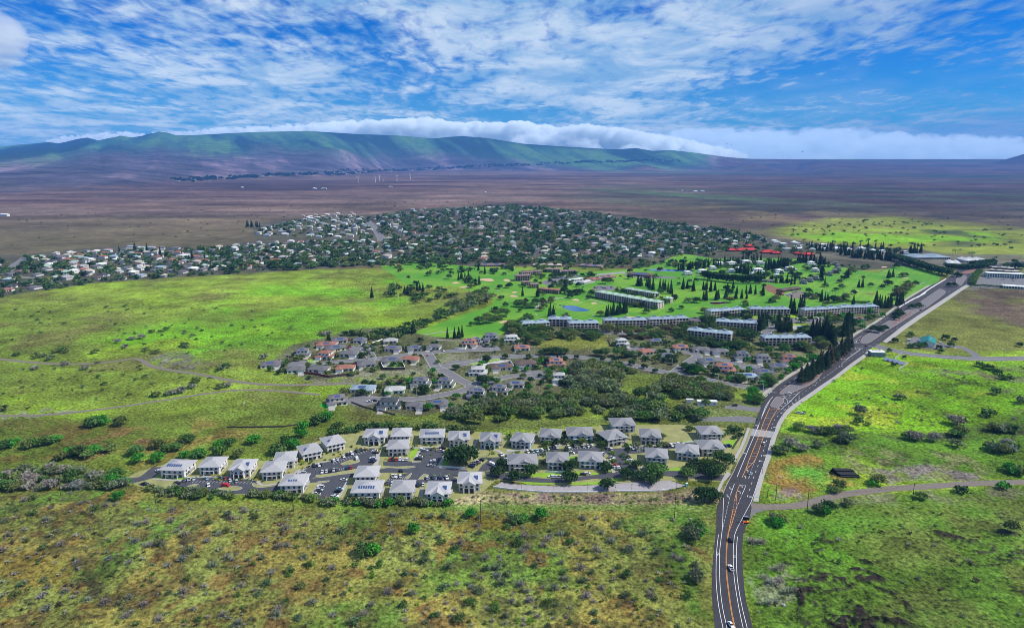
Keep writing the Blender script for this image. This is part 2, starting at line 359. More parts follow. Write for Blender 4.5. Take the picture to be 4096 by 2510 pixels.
# mountain: grass high up, forest in the gullies, dry slopes below
tt = GX / GY; ybm = np.minimum(np.interp(tt, BAS_T, BAS_Y), 13000); fm = np.clip((GY - ybm) / (YR - ybm), 0, 1) * (1 - smooth(.2, .3, tt))
gn = fbm(GX + .55 * GY, GY * .22, 900, 5, 40); gm = fbm(GX + .45 * GY, GY * .12, 500, 5, 77)
mtn = smooth(0.0, .08, fm)
rgb = lerp(rgb, (.075, .062, .075), mtn); rgb = lerp(rgb, (.19, .135, .15), mtn * smooth(.52, .66, gm) * .85); rgb = lerp(rgb, (.06, .05, .045), mtn * smooth(.5, .34, gm) * .6)
lft = smooth(-.30, -.55, tt)
topg = smooth(.27, .74, fm + (gn - .5) * .55 + smooth(-.1, .15, tt) * .34 - lft * .05)
rgb = lerp(rgb, (.035, .095, .05), topg); rgb = lerp(rgb, (.08, .17, .05), topg * smooth(.5, .64, gm)); rgb = lerp(rgb, (.012, .03, .02), topg * smooth(.47, .40, gm) * .95)
rgb = lerp(rgb, (.016, .045, .022), smooth(.86, .97, fm + (gn - .5) * .4) * smooth(-.12, .0, tt) * .9)
def zone(v, pts, c, soft=10, wob=20, lam=45, amt=1.0, noise=None, cst=None, seed=0):
    p = poly(v, pts) if v else pts
    pad = soft + wob
    m = (GX > p[:, 0].min() - pad) & (GX < p[:, 0].max() + pad) & (GY > p[:, 1].min() - pad) & (GY < p[:, 1].max() + pad)
    if not m.any(): return
    X, Y = GX[m], GY[m]; d = sdist(X, Y, p) + (fbm(X, Y, lam, 3, 90 + seed) - .5) * 2 * wob
    k = smooth(-soft, soft, d) * amt
    if noise is not None: k = k * smooth(noise[1], noise[2], fbm(X, Y, noise[0], 4, 120 + seed))
    rgb[m] = rgb[m] + (np.array(c) - rgb[m]) * k[:, None]
    if cst is not None: con[m] = con[m] + (cst - con[m]) * k
HILL = [(-600, 716), (0, 716), (100, 697), (230, 679), (420, 666), (640, 653), (900, 645), (1300, 640), (1900, 660), (2300, 640), (2464, 640), (2900, 640), (4000, 1900), (-2500, 1900)]
zone('P', HILL, (.16, .22, .028), 4, 4, cst=1.35)
zone('P', HILL, (.215, .33, .022), 40, 60, 150, 1, (130, .47, .62), seed=1)
zone('P', HILL, (.135, .135, .035), 20, 30, 80, .85, (75, .52, .66), seed=2)
zone('P', [(-600, 716), (300, 680), (640, 655), (1000, 650), (1100, 720), (800, 760), (0, 760)], (.225, .31, .035), 30, 40, 90, .75, (60, .36, .6), seed=3)
zone('P', [(600, 690), (1010, 660), (1060, 690), (900, 790), (640, 850), (300, 870), (60, 850), (500, 760)], (.14, .34, .014), 40, 30, 60, .8, (90, .34, .6), seed=4)
# ground beyond the pines on the far side, its sunlit patches painted bright green
zone('T', [(840, 860), (1000, 810), (1200, 780), (1500, 765), (2000, 790), (2463, 850), (2900, 860), (2900, 1095), (2463, 1090), (2250, 1080), (1800, 1000), (1300, 950), (1000, 915)], (.21, .25, .035), 60, 60, 200, 1, seed=5)
zone('T', [(840, 890), (1100, 860), (1900, 855), (2300, 880), (2330, 920), (1800, 945), (1300, 945)], (.19, .40, .012), 30, 50, 150, .9, (140, .38, .56), seed=6)  # sunlit grass, its brightness put into the colour
zone('T', [(1850, 860), (2300, 850), (2500, 870), (2500, 960), (2000, 960)], (.06, .075, .035), 30, 60, 120, .8, (110, .44, .56), seed=7)
zone('T', [(0, 640), (700, 700), (1500, 730), (2463, 790), (2463, 850), (1500, 790), (900, 820), (500, 800)], (.135, .105, .05), 150, 100, 300, .7, (120, .40, .6), seed=8)
zone('T', [(800, 640), (1400, 520), (2463, 600), (2463, 760), (1500, 740)], (.05, .024, .022), 200, 150, 500, .55, (260, .36, .6), seed=9)  # dark band of cloud shadow painted on the plain
# brown lot by the offices, grass on its lower side
zone('T', [(1660, 1500), (2040, 1250), (2463, 1225), (2900, 1220), (2900, 1640), (1500, 1640)], (.15, .165, .035), 12, 12, 40)
zone('T', [(1950, 1300), (2080, 1240), (2463, 1230), (2900, 1225), (2900, 1560), (2463, 1500), (2200, 1420)], (.115, .085, .055), 20, 25, 40, 1, (40, .2, .5), seed=10)
# right of the highway
zone('E', [(250, 960), (420, 700), (640, 545), (950, 360), (1100, 280), (2463, 320), (3000, 320), (3200, 900), (2463, 780), (1800, 950), (900, 960)], (.165, .34, .012), 8, 10, 30, seed=11, cst=1.35)
zone('E', [(250, 960), (420, 700), (640, 545), (950, 360), (1400, 300), (2463, 340), (2900, 700), (1800, 900), (900, 940)], (.30, .36, .03), 10, 10, 20, .8, (32, .5, .66), seed=12)
zone('E', [(1450, 420), (2463, 340), (2900, 700), (2300, 700), (1700, 680)], (.145, .145, .07), 15, 15, 25, .8, (18, .52, .66), seed=13)
zone('E', [(230, 1010), (900, 980), (1800, 960), (2463, 800), (3000, 800), (3200, 1300), (2463, 1380), (1500, 1390), (900, 1150), (200, 1200)], (.095, .19, .016), 10, 8, 25, seed=14)
zone('E', [(260, 930), (900, 975), (1600, 960), (2463, 880), (2600, 1000), (1900, 1020), (900, 1040), (250, 1030)], (.075, .085, .035), 6, 6, 20, .7, (20, .4, .6), seed=15)
zone('E', [(180, 1210), (500, 1170), (640, 1140), (900, 1130), (940, 1260), (900, 1480), (500, 1530), (0, 1620)], (.13, .24, .02), 6, 6, 15, seed=16)
zone('E', [(180, 1210), (640, 1140), (900, 1130), (860, 1230), (740, 1280), (880, 1400), (880, 1480), (500, 1500), (60, 1560)], (.29, .175, .045), 6, 7, 14, .9, (22, .40, .56), seed=17)
zone('E', [(350, 1290), (500, 1240), (700, 1300), (740, 1370), (600, 1440), (500, 1370), (380, 1370)], (.10, .31, .03), 8, 8, 14, .9, seed=18)
zone('E', [(900, 1130), (1400, 1100), (2000, 1200), (2150, 1340), (2100, 1390), (1300, 1390), (900, 1330)], (.19, .20, .075), 8, 10, 18, .9, (12, .35, .6), seed=19)
zone('E', [(1180, 1310), (1500, 1250), (1850, 1260), (2080, 1330), (2050, 1390), (1250, 1400)], (.24, .20, .19), 6, 8, 12, .9, (9, .38, .56), seed=20)
zone('E', [(270, 1470), (400, 1430), (480, 1500), (480, 1570), (270, 1560)], (.20, .15, .145), 4, 5, 8, .9, (5, .36, .6), seed=21)
zone('e', [(230, 640), (600, 600), (1000, 540), (2230, 440), (2700, 430), (3200, 1700), (240, 1700), (100, 900)], (.10, .185, .02), 5, 4, 15, seed=22, cst=1.35)
zone('e', [(700, 560), (1500, 470), (2230, 440), (2800, 440), (2800, 560), (1500, 570), (800, 600)], (.16, .155, .085), 5, 5, 12, .85, (16, .4, .6), seed=23)
zone('e', [(200, 660), (700, 680), (1200, 900), (1000, 1300), (300, 1100), (130, 900)], (.09, .22, .014), 15, 15, 20, .7, (25, .36, .56), seed=24)
zone('e', [(1100, 600), (2600, 560), (3200, 1700), (900, 1700), (1000, 1000)], (.14, .175, .035), 25, 25, 30, .8, (28, .4, .58), seed=25)
zone('e', [(230, 1000), (500, 1050), (620, 1230), (420, 1350), (270, 1330)], (.21, .235, .13), 3, 6, 8, .8, (5, .42, .6), seed=26)
zone('e', [(160, 840), (310, 850), (340, 900), (200, 930)], (.22, .24, .12), 3, 4, 8, .8, (5, .38, .6), seed=27)
# foreground scrub: olive, with ochre and rust soil showing, and greener hollows
FORE = [(-2500, 1150), (300, 1150), (390, 1212), (1000, 1226), (1720, 1228), (1715, 1900), (-3500, 1900)]
zone('P', FORE, (.205, .23, .05), 6, 5, 20, cst=1.25)
zone('P', FORE, (.27, .215, .05), 10, 8, 20, .75, (30, .52, .68), seed=30)
zone('P', FORE, (.11, .20, .028), 10, 8, 20, .85, (40, .52, .66), seed=31)
zone('P', FORE, (.19, .105, .035), 10, 8, 20, .7, (13, .60, .72), seed=32)
zone('P', FORE, (.10, .10, .03), 10, 8, 20, .7, (9, .56, .7), seed=33)
zone('P', [(-400, 1240), (700, 1230), (1000, 1330), (700, 1700), (-400, 1700)], (.19, .115, .04), 20, 20, 30, .6, (12, .55, .68), seed=34)
zone('P', [(0, 1330), (90, 1330), (165, 1370), (150, 1410), (60, 1410), (0, 1380)], (.20, .155, .03), 4, 4, 10, .8, seed=35)
zone('P', [(900, 1235), (1450, 1235), (1450, 1265), (1200, 1275), (900, 1290)], (.185, .135, .022), 6, 8, 14, .8, (16, .38, .6), seed=36)
zone('P', [(1600, 1235), (1715, 1235), (1712, 1480), (1650, 1480), (1560, 1300)], (.06, .15, .014), 8, 10, 14, .8, (16, .38, .6), seed=37)
for q in ([(150, 390), (200, 400), (215, 480), (195, 530), (165, 480)], [(500, 600), (560, 610), (585, 700), (700, 830), (770, 890), (700, 885), (600, 800), (535, 690)], [(1270, 440), (1310, 430), (1320, 520), (1280, 510)], [(1080, 790), (1150, 780), (1140, 860), (1110, 850)]): zone('f', q, (.05, .042, .022), 4, 4, 8, .85, (6, .3, .55), seed=38)  # gullies: dark earth with shadow painted into the colour
zone('f', [(-80, 880), (50, 890), (80, 970), (60, 1040), (-80, 1060)], (.34, .20, .035), 4, 5, 10, .8, (10, .35, .6), seed=39)
# between the tracks and the condos, left
zone('P', [(-800, 1010), (380, 1000), (700, 960), (800, 950), (860, 1020), (640, 1085), (330, 1095), (270, 1160), (-900, 1160)], (.12, .165, .022), 8, 8, 25, seed=40)
zone('P', [(-300, 1020), (560, 1010), (620, 1050), (480, 1090), (280, 1150), (-300, 1150)], (.165, .135, .032), 12, 15, 25, .9, (26, .44, .6), seed=41)
zone('W', [(740, 960), (870, 890), (1060, 900), (1020, 1000), (880, 1060), (700, 1110), (600, 1150), (400, 1010)], (.205, .125, .05), 8, 8, 14, .85, (14, .3, .6), seed=42)
zone('W', [(1040, 410), (1280, 370), (1480, 460), (1460, 510), (1250, 480), (1080, 440)], (.145, .135, .10), 4, 6, 10, .85, (7, .3, .6), seed=43)
zone('W', [(0, 790), (300, 760), (530, 775), (500, 800), (300, 830), (0, 850)], (.23, .23, .155), 3, 5, 8, .8, (6, .36, .6), seed=44)
# ground of the neighbourhoods and of the town
zone('P', [(640, 880), (700, 830), (860, 790), (1280, 775), (1900, 790), (2100, 740), (2200, 740), (1900, 930), (1840, 945), (1650, 910), (1400, 930), (1260, 965), (1000, 1000), (850, 985), (820, 940), (1030, 900), (740, 912)], (.115, .115, .06), 5, 5, 12, .9, seed=50)
zone('P', [(740, 912), (1000, 880), (1100, 850), (1250, 850), (1060, 900), (980, 925), (760, 925)], (.19, .185, .125), 4, 4, 8, .8, (6, .3, .6), seed=51)
zone('G', [(560, 700), (800, 610), (1300, 600), (1330, 720), (900, 740)], (.19, .21, .035), 5, 5, 12, .9, seed=52)
zone('G', [(1440, 960), (1900, 980), (1870, 1120), (1480, 1160)], (.15, .20, .03), 5, 5, 12, .9, seed=53)
zone('P', [(850, 1020), (1000, 1010), (1850, 1000), (1810, 1024), (1500, 1016), (1200, 1034)], (.12, .15, .035), 4, 4, 12, .9, seed=54)
zone('P', [(1640, 960), (1840, 960), (1815, 1022), (1650, 1005)], (.13, .16, .045), 4, 4, 12, .9, seed=55)
TOWN = [(-400, 625), (60, 612), (140, 603), (300, 590), (480, 597), (620, 580), (610, 568), (600, 540), (740, 522), (900, 516), (980, 503), (1100, 497), (1220, 491), (1380, 503), (1500, 518), (1700, 545), (1860, 573), (1960, 585), (2220, 600), (2350, 635), (1900, 660), (1500, 640), (1130, 640), (920, 637), (640, 655), (420, 668), (230, 681), (100, 699), (0, 718), (-400, 740)]
zone('P', TOWN, (.085, .083, .055), 6, 4, 30, .95)
zone('P', [(1900, 612), (2100, 605), (2330, 612), (2464, 612), (2464, 690), (2320, 700), (2350, 655), (2100, 630)], (.15, .14, .10), 8, 6, 30, .9)
zone('P', [(620, 590), (1000, 575), (1060, 580), (900, 590), (640, 600)], (.12, .10, .065), 10, 5, 30, .9)
# the banks below the condo streets
zone('c', [(-60, 1110), (60, 1010), (420, 950), (860, 985), (1800, 1000), (2464, 985), (3400, 900), (3500, 1140), (2464, 1180), (0, 1180)], (.29, .255, .12), 4, 4, 10, seed=60)
zone('c', [(700, 1000), (1800, 1000), (2464, 990), (3300, 960), (3300, 1090), (1900, 1100), (1000, 1090)], (.21, .14, .125), 4, 6, 10, .9, (10, .40, .58), seed=61)
zone('c', [(0, 1000), (400, 975), (400, 1080), (150, 1140), (0, 1120)], (.36, .30, .17), 3, 4, 8, .8, seed=62)
zone('c', [(-100, 1140), (600, 1120), (2464, 1140), (3300, 1100), (3300, 1200), (-100, 1200)], (.12, .21, .03), 3, 3, 8, .8, seed=63)
# bare rock breaking through the pasture on the right, dark gullies in the scrub
rk = np.abs(fbm(GX + .4 * GY, GY, 26, 5, 71) - .5) * 2; rk2 = fbm(GX, GY, 70, 3, 73)
for p, amt in ((RELIEF[2][0], 1.0), (RELIEF[3][0], .45), (RELIEF[1][0], .45)):
    m = (GX > p[:, 0].min()) & (GX < p[:, 0].max()) & (GY > p[:, 1].min()) & (GY < p[:, 1].max())
    X, Y = GX[m], GY[m]; k = smooth(5, 20, sdist(X, Y, p)) * smooth(.15, .05, rk[m]) * smooth(.42, .54, rk2[m]) * smooth(.38, .52, fbm(X, Y, 5, 3, 75))
    rgb[m] += (np.array((.035, .026, .022)) - rgb[m]) * (k * amt)[:, None]; GZ[m] += k * 1.3 * amt
rk3 = np.abs(fbm(GX * .8 - .5 * GY, GY * 1.3, 15, 4, 81) - .5) * 2; p = RELIEF[2][0]; m = (GX > p[:, 0].min()) & (GX < p[:, 0].max()) & (GY > p[:, 1].min()) & (GY < p[:, 1].max()); X, Y = GX[m], GY[m]
k = smooth(6, 22, sdist(X, Y, p)) * smooth(.12, .03, rk3[m]) * smooth(.44, .56, fbm(X, Y, 48, 3, 83)) * smooth(.36, .5, fbm(X, Y, 4, 3, 85)); rgb[m] += (np.array((.045, .036, .028)) - rgb[m]) * (k * .85)[:, None]; GZ[m] += k * .9
n5 = fbm(GX * .5, GY, 170, 4, 35); fs = smooth(1500, 2500, GY) * (1 - topg); rgb *= (1 + fs * (n5 - .5) * 1.7)[..., None]
rgb *= (.86 + .28 * n2)[..., None] * (.88 + .24 * n3)[..., None]
idx = np.arange(NR * NC).reshape(NR, NC)
F = np.stack([idx[:-1, :-1], idx[:-1, 1:], idx[1:, 1:], idx[1:, :-1]], -1).reshape(-1, 4)
m, t, b = newmat('land'); b.inputs['Roughness'].default_value = .95; b.inputs['Specular IOR Level'].default_value = .08
ca = N(t, 'ShaderNodeVertexColor', layer_name='soil_and_light'); co = N(t, 'ShaderNodeTexCoord')
na = N(t, 'ShaderNodeTexNoise', i_Scale=.42, i_Detail=6, i_Roughness=.68); t.links.new(co.outputs['Object'], na.inputs['Vector'])
nb = N(t, 'ShaderNodeTexNoise', i_Scale=.035, i_Detail=7, i_Roughness=.7); t.links.new(co.outputs['Object'], nb.inputs['Vector'])
nc = N(t, 'ShaderNodeTexNoise', i_Scale=.006, i_Detail=8, i_Roughness=.72); t.links.new(co.outputs['Object'], nc.inputs['Vector'])
vo = N(t, 'ShaderNodeTexVoronoi', i_Scale=.55); t.links.new(co.outputs['Object'], vo.inputs['Vector'])
f1 = mapr(t, na.outputs[0], .33, .68, .42, 1.55, False); f2 = mapr(t, nb.outputs[0], .35, .66, .72, 1.28, False)
f = mathn(t, 'MULTIPLY', mathn(t, 'MULTIPLY', f1, f2), mapr(t, nc.outputs[0], .33, .67, .68, 1.3, False)); ff = mathn(t, 'ADD', mathn(t, 'MULTIPLY', mathn(t, 'SUBTRACT', f, 1.0), ca.outputs['Alpha']), 1.0)
g = N(t, 'ShaderNodeCombineXYZ'); [t.links.new(ff, g.inputs[i]) for i in range(3)]
c1 = mixc(t, 1.0, ca.outputs['Color'], g.outputs[0], 'MULTIPLY')
hs = N(t, 'ShaderNodeHueSaturation'); t.links.new(c1, hs.inputs['Color']); t.links.new(mapr(t, nb.outputs[0], .3, .7, .485, .515, False), hs.inputs['Hue'])
t.links.new(hs.outputs[0], b.inputs['Base Color'])
hh = mathn(t, 'ADD', na.outputs[0], mathn(t, 'MULTIPLY', vo.outputs[0], -.35))
bp = N(t, 'ShaderNodeBump', i_Strength=1.0, i_Distance=1.6); t.links.new(hh, bp.inputs['Height']); t.links.new(bp.outputs[0], b.inputs['Normal'])
me = npmesh('ground', np.stack([GX, GY, GZ], -1).reshape(-1, 3), F, 'land')
at_ = me.color_attributes.new('soil_and_light', 'FLOAT_COLOR', 'POINT')
at_.data.foreach_set('color', np.concatenate([np.clip(rgb, .003, .8), con[..., None]], -1).astype(np.float32).ravel())
me.polygons.foreach_set('use_smooth', np.ones(len(F), bool))
struct(obj('ground', me))
# ------------------------------------------------------------------ roads, pavements, markings, lots, fairways
def flat(name, p, z, m, parent=None, th=0.0):
    """a level sheet with outline p (world), or a raised slab when th is given"""
    p = [tuple(q) for q in p]
    tri = tessellate_polygon([[Vector((x, y, 0)) for x, y in p]])
    a = sum(p[i][0] * p[(i + 1) % len(p)][1] - p[(i + 1) % len(p)][0] * p[i][1] for i in range(len(p)))
    mb = MB(); fs = []
    for q in tri:
        (x0, y0), (x1, y1), (x2, y2) = (p[i] for i in q)
        fs.append(q if (x1 - x0) * (y2 - y0) - (x2 - x0) * (y1 - y0) > 0 else (q[0], q[2], q[1]))
    mb.add([(x, y, z) for x, y in p], fs)
    if th:
        n = len(p); s = 1 if a > 0 else -1
        mb.add([(x, y, z) for x, y in p] + [(x, y, z - th) for x, y in p], [((i, n + i, n + (i + 1) % n, (i + 1) % n) if s > 0 else (i, (i + 1) % n, n + (i + 1) % n, n + i)) for i in range(n)])
    return struct(obj(name, mb.mesh(name, m), parent))
def spline(p, step=3.0):
    p = np.asarray(p, float)
    if len(p) < 3: q = p
    else:
        q = []
        for i in range(len(p) - 1):
            a = p[max(i - 1, 0)]; b_ = p[i]; c_ = p[i + 1]; d = p[min(i + 2, len(p) - 1)]
            n = max(1, int(np.linalg.norm(c_ - b_) / step))
            for k in range(n):
                u = k / n; q.append(.5 * ((2 * b_) + (c_ - a) * u + (2 * a - 5 * b_ + 4 * c_ - d) * u * u + (3 * b_ - a - 3 * c_ + d) * u ** 3))
        q.append(p[-1]); q = np.array(q)
    return q
def offs(l, w):
    d = np.gradient(l, axis=0); d /= np.linalg.norm(d, axis=1)[:, None] + 1e-9
    return l + np.stack([-d[:, 1], d[:, 0]], 1) * w
def strip_mb(mb, l, w, z, th=0.0, off=0.0):
    a, b_ = offs(l, off + w / 2), offs(l, off - w / 2); n = len(l)
    mb.add([(x, y, z) for x, y in a] + [(x, y, z) for x, y in b_], [(i, n + i, n + i + 1, i + 1) for i in range(n - 1)])
    if th:
        for s, e in ((a, 1), (b_, -1)):
            mb.add([(x, y, z) for x, y in s] + [(x, y, z - th) for x, y in s], [((i, i + 1, n + i + 1, n + i) if e > 0 else (i, n + i, n + i + 1, i + 1)) for i in range(n - 1)])
    return mb
def ribbon(name, v, pts, w, z, m, th=0.0, step=4.0, off=0.0):
    l = spline(poly(v, pts) if v else pts, step)
    return struct(obj(name, strip_mb(MB(), l, w, z, th, off).mesh(name, m)))
HL = [(2866, 2760), (2859.6, 2510), (2849.5, 2405), (2847.5, 2304), (2855.5, 2199), (2865.6, 2102), (2868, 2022), (2890, 1983), (2906.5, 1941), (2932.5, 1892), (2952, 1850), (2981, 1795), (3000.7, 1746), (3012, 1713.6), (3033, 1652),
      (3050, 1602), (3066.8, 1577), (3105, 1546), (3150.7, 1514), (3215.6, 1473.7), (3309, 1413), (3386, 1368), (3443, 1327.6), (3512, 1287), (3562, 1250), (3632.6, 1195.7), (3723.7, 1141), (3790.5, 1110.7), (3812, 1092), (3845, 1076), (3906, 1064), (3954.5, 1059), (4096, 1044), (4300, 1028)]
HR = [(3030, 2760), (3011, 2510), (2984.8, 2405), (2973.9, 2304), (2968.7, 2199), (2972.7, 2142), (2984.8, 2102), (2999, 2073.7), (3008, 2003), (3020, 1966.9), (3046, 1885.7), (3065.6, 1827), (3088, 1749), (3099.7, 1722), (3107.8, 1694), (3127, 1661.7),
      (3146.9, 1638), (3186.9, 1607), (3240, 1571.5), (3284.8, 1540), (3338, 1504.7), (3400.5, 1455.8), (3445, 1424.6), (3480.6, 1395.7), (3534, 1362), (3574, 1331), (3605, 1306), (3669, 1262), (3754, 1208), (3839, 1152), (3875.5, 1131), (3889, 1108), (3908, 1087), (3962, 1070), (4096, 1054), (4300, 1038)]
wl, wr = spline(poly('S', HL), 8), spline(poly('S', HR), 8)
flat('highway', list(wl) + list(wr)[::-1], .06, 'asphalt_new')
flat('bridge_deck', poly('d', [(1885, 352), (2155, 386), (2125, 462), (1855, 437)]), .075, 'concrete_dim')
# pavement on the right of the highway and along its left side
RO = [(3034, 2006), (3040, 1966.9), (3062, 1885.7), (3084, 1827), (3104, 1752), (3115, 1724), (3125, 1697), (3142, 1669), (3160, 1649), (3200, 1616), (3252, 1581), (3297, 1549), (3348, 1513), (3413, 1463), (3458, 1431), (3486, 1404)]
ri = poly('S', [(3012, 2004)] + HR[9:24]); ro = poly('S', RO)
flat('pavement', list(ri) + list(ro)[::-1], .2, 'concrete', th=.16)
flat('pavement', list(poly('S', [(3532, 1364.5), (3574, 1332), (3605, 1307), (3669, 1263), (3754, 1209), (3839, 1153), (3875, 1132)])) + list(poly('S', [(3888, 1136), (3850, 1161), (3766, 1218), (3684, 1272), (3620, 1317), (3588, 1342), (3545, 1372)])), .2, 'concrete', th=.16)
def left_walk(i, j, w, name='pavement', z=.2, m='concrete', off=0.0):
    l = spline(poly('S', HL[i:j]), 6); return struct(obj(name, strip_mb(MB(), l, w, z, .16, off).mesh(name, m)))
left_walk(7, 10, 1.8, off=3.4); left_walk(10, 14, 2.2, off=3.0); left_walk(7, 14, .35, 'kerb', .21, off=.2); left_walk(16, 27, 2.6, off=2.6); left_walk(16, 27, .5, 'kerb', .21, off=.3)
# verge grass between kerb and walk
left_walk(16, 27, .8, 'verge', .17, 'lawn_dry', off=.9); left_walk(10, 14, 1.2, 'verge', .17, 'lawn_dry', off=1.1)
# raised middle strips
def island(v, pts, m, rim='kerb_warm', z=.22):
    p = spline(poly(v, pts + [pts[0]]), 3)[:-1]; flat('median', p, z, m, th=.16)
    c_ = p.mean(0); struct(obj('kerb', strip_mb(MB(), np.vstack([p, p[:1]]), .35, z + .03, .2).mesh('kerb', rim)))
island('K', [(1000, 740), (1060, 640), (1130, 540), (1190, 470), (1290, 455), (1390, 510), (1440, 580), (1435, 640), (1330, 730), (1225, 835), (1120, 825), (1030, 790)], 'gravel_grey')
island('K', [(1300, 370), (1350, 290), (1450, 200), (1620, 80), (1760, 0), (1900, -90), (2160, -270), (2600, -560), (3000, -830), (3260, -1000), (3320, -1010), (3300, -960), (2900, -560), (2540, -120), (2370, 20), (2100, 150), (1860, 260), (1690, 335), (1560, 350), (1390, 385)], 'gravel_grey')
flat('gravel_strip', poly('R', [(1345, 1415), (1440, 1340), (1560, 1250), (1700, 1135), (1750, 1085), (1735, 1075), (1600, 1160), (1450, 1270), (1330, 1380), (1260, 1460)]), .235, 'gravel_red')
island('V', [(705, 375), (730, 320), (790, 280), (870, 230), (1010, 140), (1150, 60), (1250, 0), (1330, -50), (1480, -150), (1560, -200), (1620, -170), (1560, -110), (1420, -10), (1290, 60), (1150, 150), (1000, 240), (900, 310), (800, 375), (735, 388)], 'gravel_grey')
flat('gravel_strip', poly('V', [(1010, 190), (1120, 120), (1240, 50), (1300, 20), (1240, 70), (1080, 170)]), .235, 'gravel_red')
island('N', [(345, 945), (250, 905), (235, 820), (300, 745), (360, 720), (430, 745), (450, 775), (400, 850), (360, 900)], 'gravel_grey')
island('N', [(320, 690), (450, 640), (600, 610), (700, 600), (620, 650), (450, 700)], 'gravel_red')
# paint
PW, PO = MB(), MB()
def line(mb, v, pts, w=.23, z=.085, off=0.0, dash=None):
    l = spline(poly(v, pts), 1.0 if dash else 4)
    if dash is None: return strip_mb(mb, l, w, z, 0, off)
    seg = np.concatenate([[0], np.cumsum(np.linalg.norm(np.diff(l, axis=0), axis=1))]); s = 0
    while s < seg[-1]:
        e = min(s + dash[0], seg[-1]); k = np.linspace(s, e, 3)
        strip_mb(mb, np.stack([np.interp(k, seg, l[:, 0]), np.interp(k, seg, l[:, 1])], 1), w, z, 0, off); s += dash[0] + dash[1]
line(PW, 'r', [(480, 1560), (475, 1510), (430, 1280), (408, 1050), (408, 850), (415, 720), (430, 585)])
line(PW, 'r', [(520, 1560), (515, 1510), (470, 1300), (447, 1100), (440, 900), (443, 740), (460, 600), (470, 500), (475, 380), (481, 222)])
for o_ in (-.17, .17): line(PO, 'r', [(603, 1560), (595, 1510), (560, 1350), (525, 1100), (510, 950), (508, 800), (515, 680), (530, 555)], .17, off=o_)
line(PW, 'r', [(683, 1560), (675, 1510), (640, 1350), (605, 1150), (585, 1000), (577, 850), (578, 720), (590, 590), (612, 530), (680, 400), (755, 262)])
line(PW, 'r', [(722, 1560), (715, 1510), (670, 1330), (635, 1150), (615, 1000), (608, 850), (610, 700), (620, 605)])
line(PO, 'r', [(531, 555), (545, 480), (575, 332)], .24); line(PO, 'r', [(533, 555), (562, 480), (605, 335)], .24)
for k in range(7):
    y = 335 + k * 26; f = (555 - y) / 222.; line(PO, 'r', [(531 + 44 * f, y), (533 + 72 * f, y - 4)], .2)
line(PO, 'r', [(577, 318), (590, 250)], .22, dash=(.8, 1.0)); line(PO, 'r', [(606, 318), (609, 255)], .22, dash=(.8, 1.0))
line(PO, 'r', [(590, 250), (605, 180), (640, 93)], .24); line(PO, 'r', [(611, 246), (606, 180)], .24); line(PO, 'r', [(590, 250), (611, 246)], .24)
line(PW, 'r', [(640, 93), (698, 99), (667, 180)], .26); line(PW, 'r', [(665, 186), (606, 330)], .24, dash=(.8, 1.0)); line(PW, 'r', [(550, 186), (470, 535)], .24, dash=(.8, 1.0)); line(PW, 'r', [(588, 85), (552, 184)], .26)
OL = [(1750, 950), (1795, 850), (1850, 700), (1950, 450), (2015, 270), (2090, 95)]; OR = [(1790, 860), (1915, 725), (2010, 460), (2070, 330), (2130, 200), (2195, 100)]
line(PO, 'd', OL, .3); line(PO, 'd', OR, .3)
wol, wor = spline(poly('d', OL[1:]), 1.0), spline(poly('d', OR), 1.0)
for k in range(30):
    i = int((k + .7) / 30.5 * (len(wor) - 1)); q = wor[i]; j = int(np.argmin(np.hypot(wol[:, 0] - q[0] + 1.2, wol[:, 1] - q[1] + 1.0)))
    strip_mb(PO if k % 3 else PW, np.array([wol[j], q]), .22, .084)
line(PW, 'd', [(1690, 940), (1780, 720), (1850, 550), (1905, 425), (2010, 170), (2095, 0)], .3); line(PW, 'd', [(1913, 738), (1850, 895)], .22, dash=(.8, 1.0)); line(PW, 'd', [(1832, 960), (1845, 920)], .3)
line(PW, 'd', [(1815, 1190), (1895, 945), (1945, 810), (2010, 625), (2065, 460), (2110, 350), (2145, 250), (2185, 200), (2230, 157), (2280, 115), (2380, 35), (2464, -32)], .28, dash=(3, 6.5))
line(PW, 'd', [(1870, 1250), (1912, 1130), (1990, 885), (2052, 700), (2118, 466)], .24, off=.35)
line(PW, 'd', [(2134, 200), (2228, 118)], .2, dash=(.7, .9))
line(PW, 'K', [(1080, 455), (870, 720), (735, 1060), (620, 1380), (580, 1500)], .3); line(PW, 'K', [(1340, 885), (1560, 690), (1700, 560), (1860, 400), (1970, 305)], .3)
line(PW, 'K', [(1970, 305), (2260, 90), (2460, -40)], .2, dash=(.7, .9)); line(PW, 'K', [(1390, 430), (1490, 500), (1560, 590), (1570, 670)], .26); line(PW, 'K', [(1300, 460), (1600, 415), (1890, 350)], .26)
for q in ([(1460, 470), (1600, 500), (1760, 485)], [(1530, 540), (1620, 565), (1680, 565)], [(1570, 615), (1620, 620)], [(1660, 415), (1600, 460), (1800, 455)], [(1800, 390), (1860, 395)]): line(PW, 'K', q, .26)
line(PW, 'K', [(1220, 1120), (1350, 1000), (1480, 880), (1720, 665), (1960, 440), (2360, 115), (2700, -130), (3100, -420), (3500, -760), (3900, -1080)], .26, dash=(3, 7))
line(PW, 'K', [(1320, 220), (1460, 110), (1600, 15), (1800, -120), (2100, -320), (2500, -580), (3000, -900)], .26, dash=(3, 9))
for q in ([(700, 440), (780, 365)], [(770, 445), (935, 265)], [(820, 470), (920, 385)], [(950, 355), (1050, 265)]): line(PW, 'K', q, .5)
line(PW, 'V', [(508, 600), (560, 555), (620, 510), (690, 465)], .3); line(PW, 'V', [(545, 560), (600, 522), (730, 430)], .28); line(PW, 'V', [(640, 430), (730, 428), (690, 425)], .22)
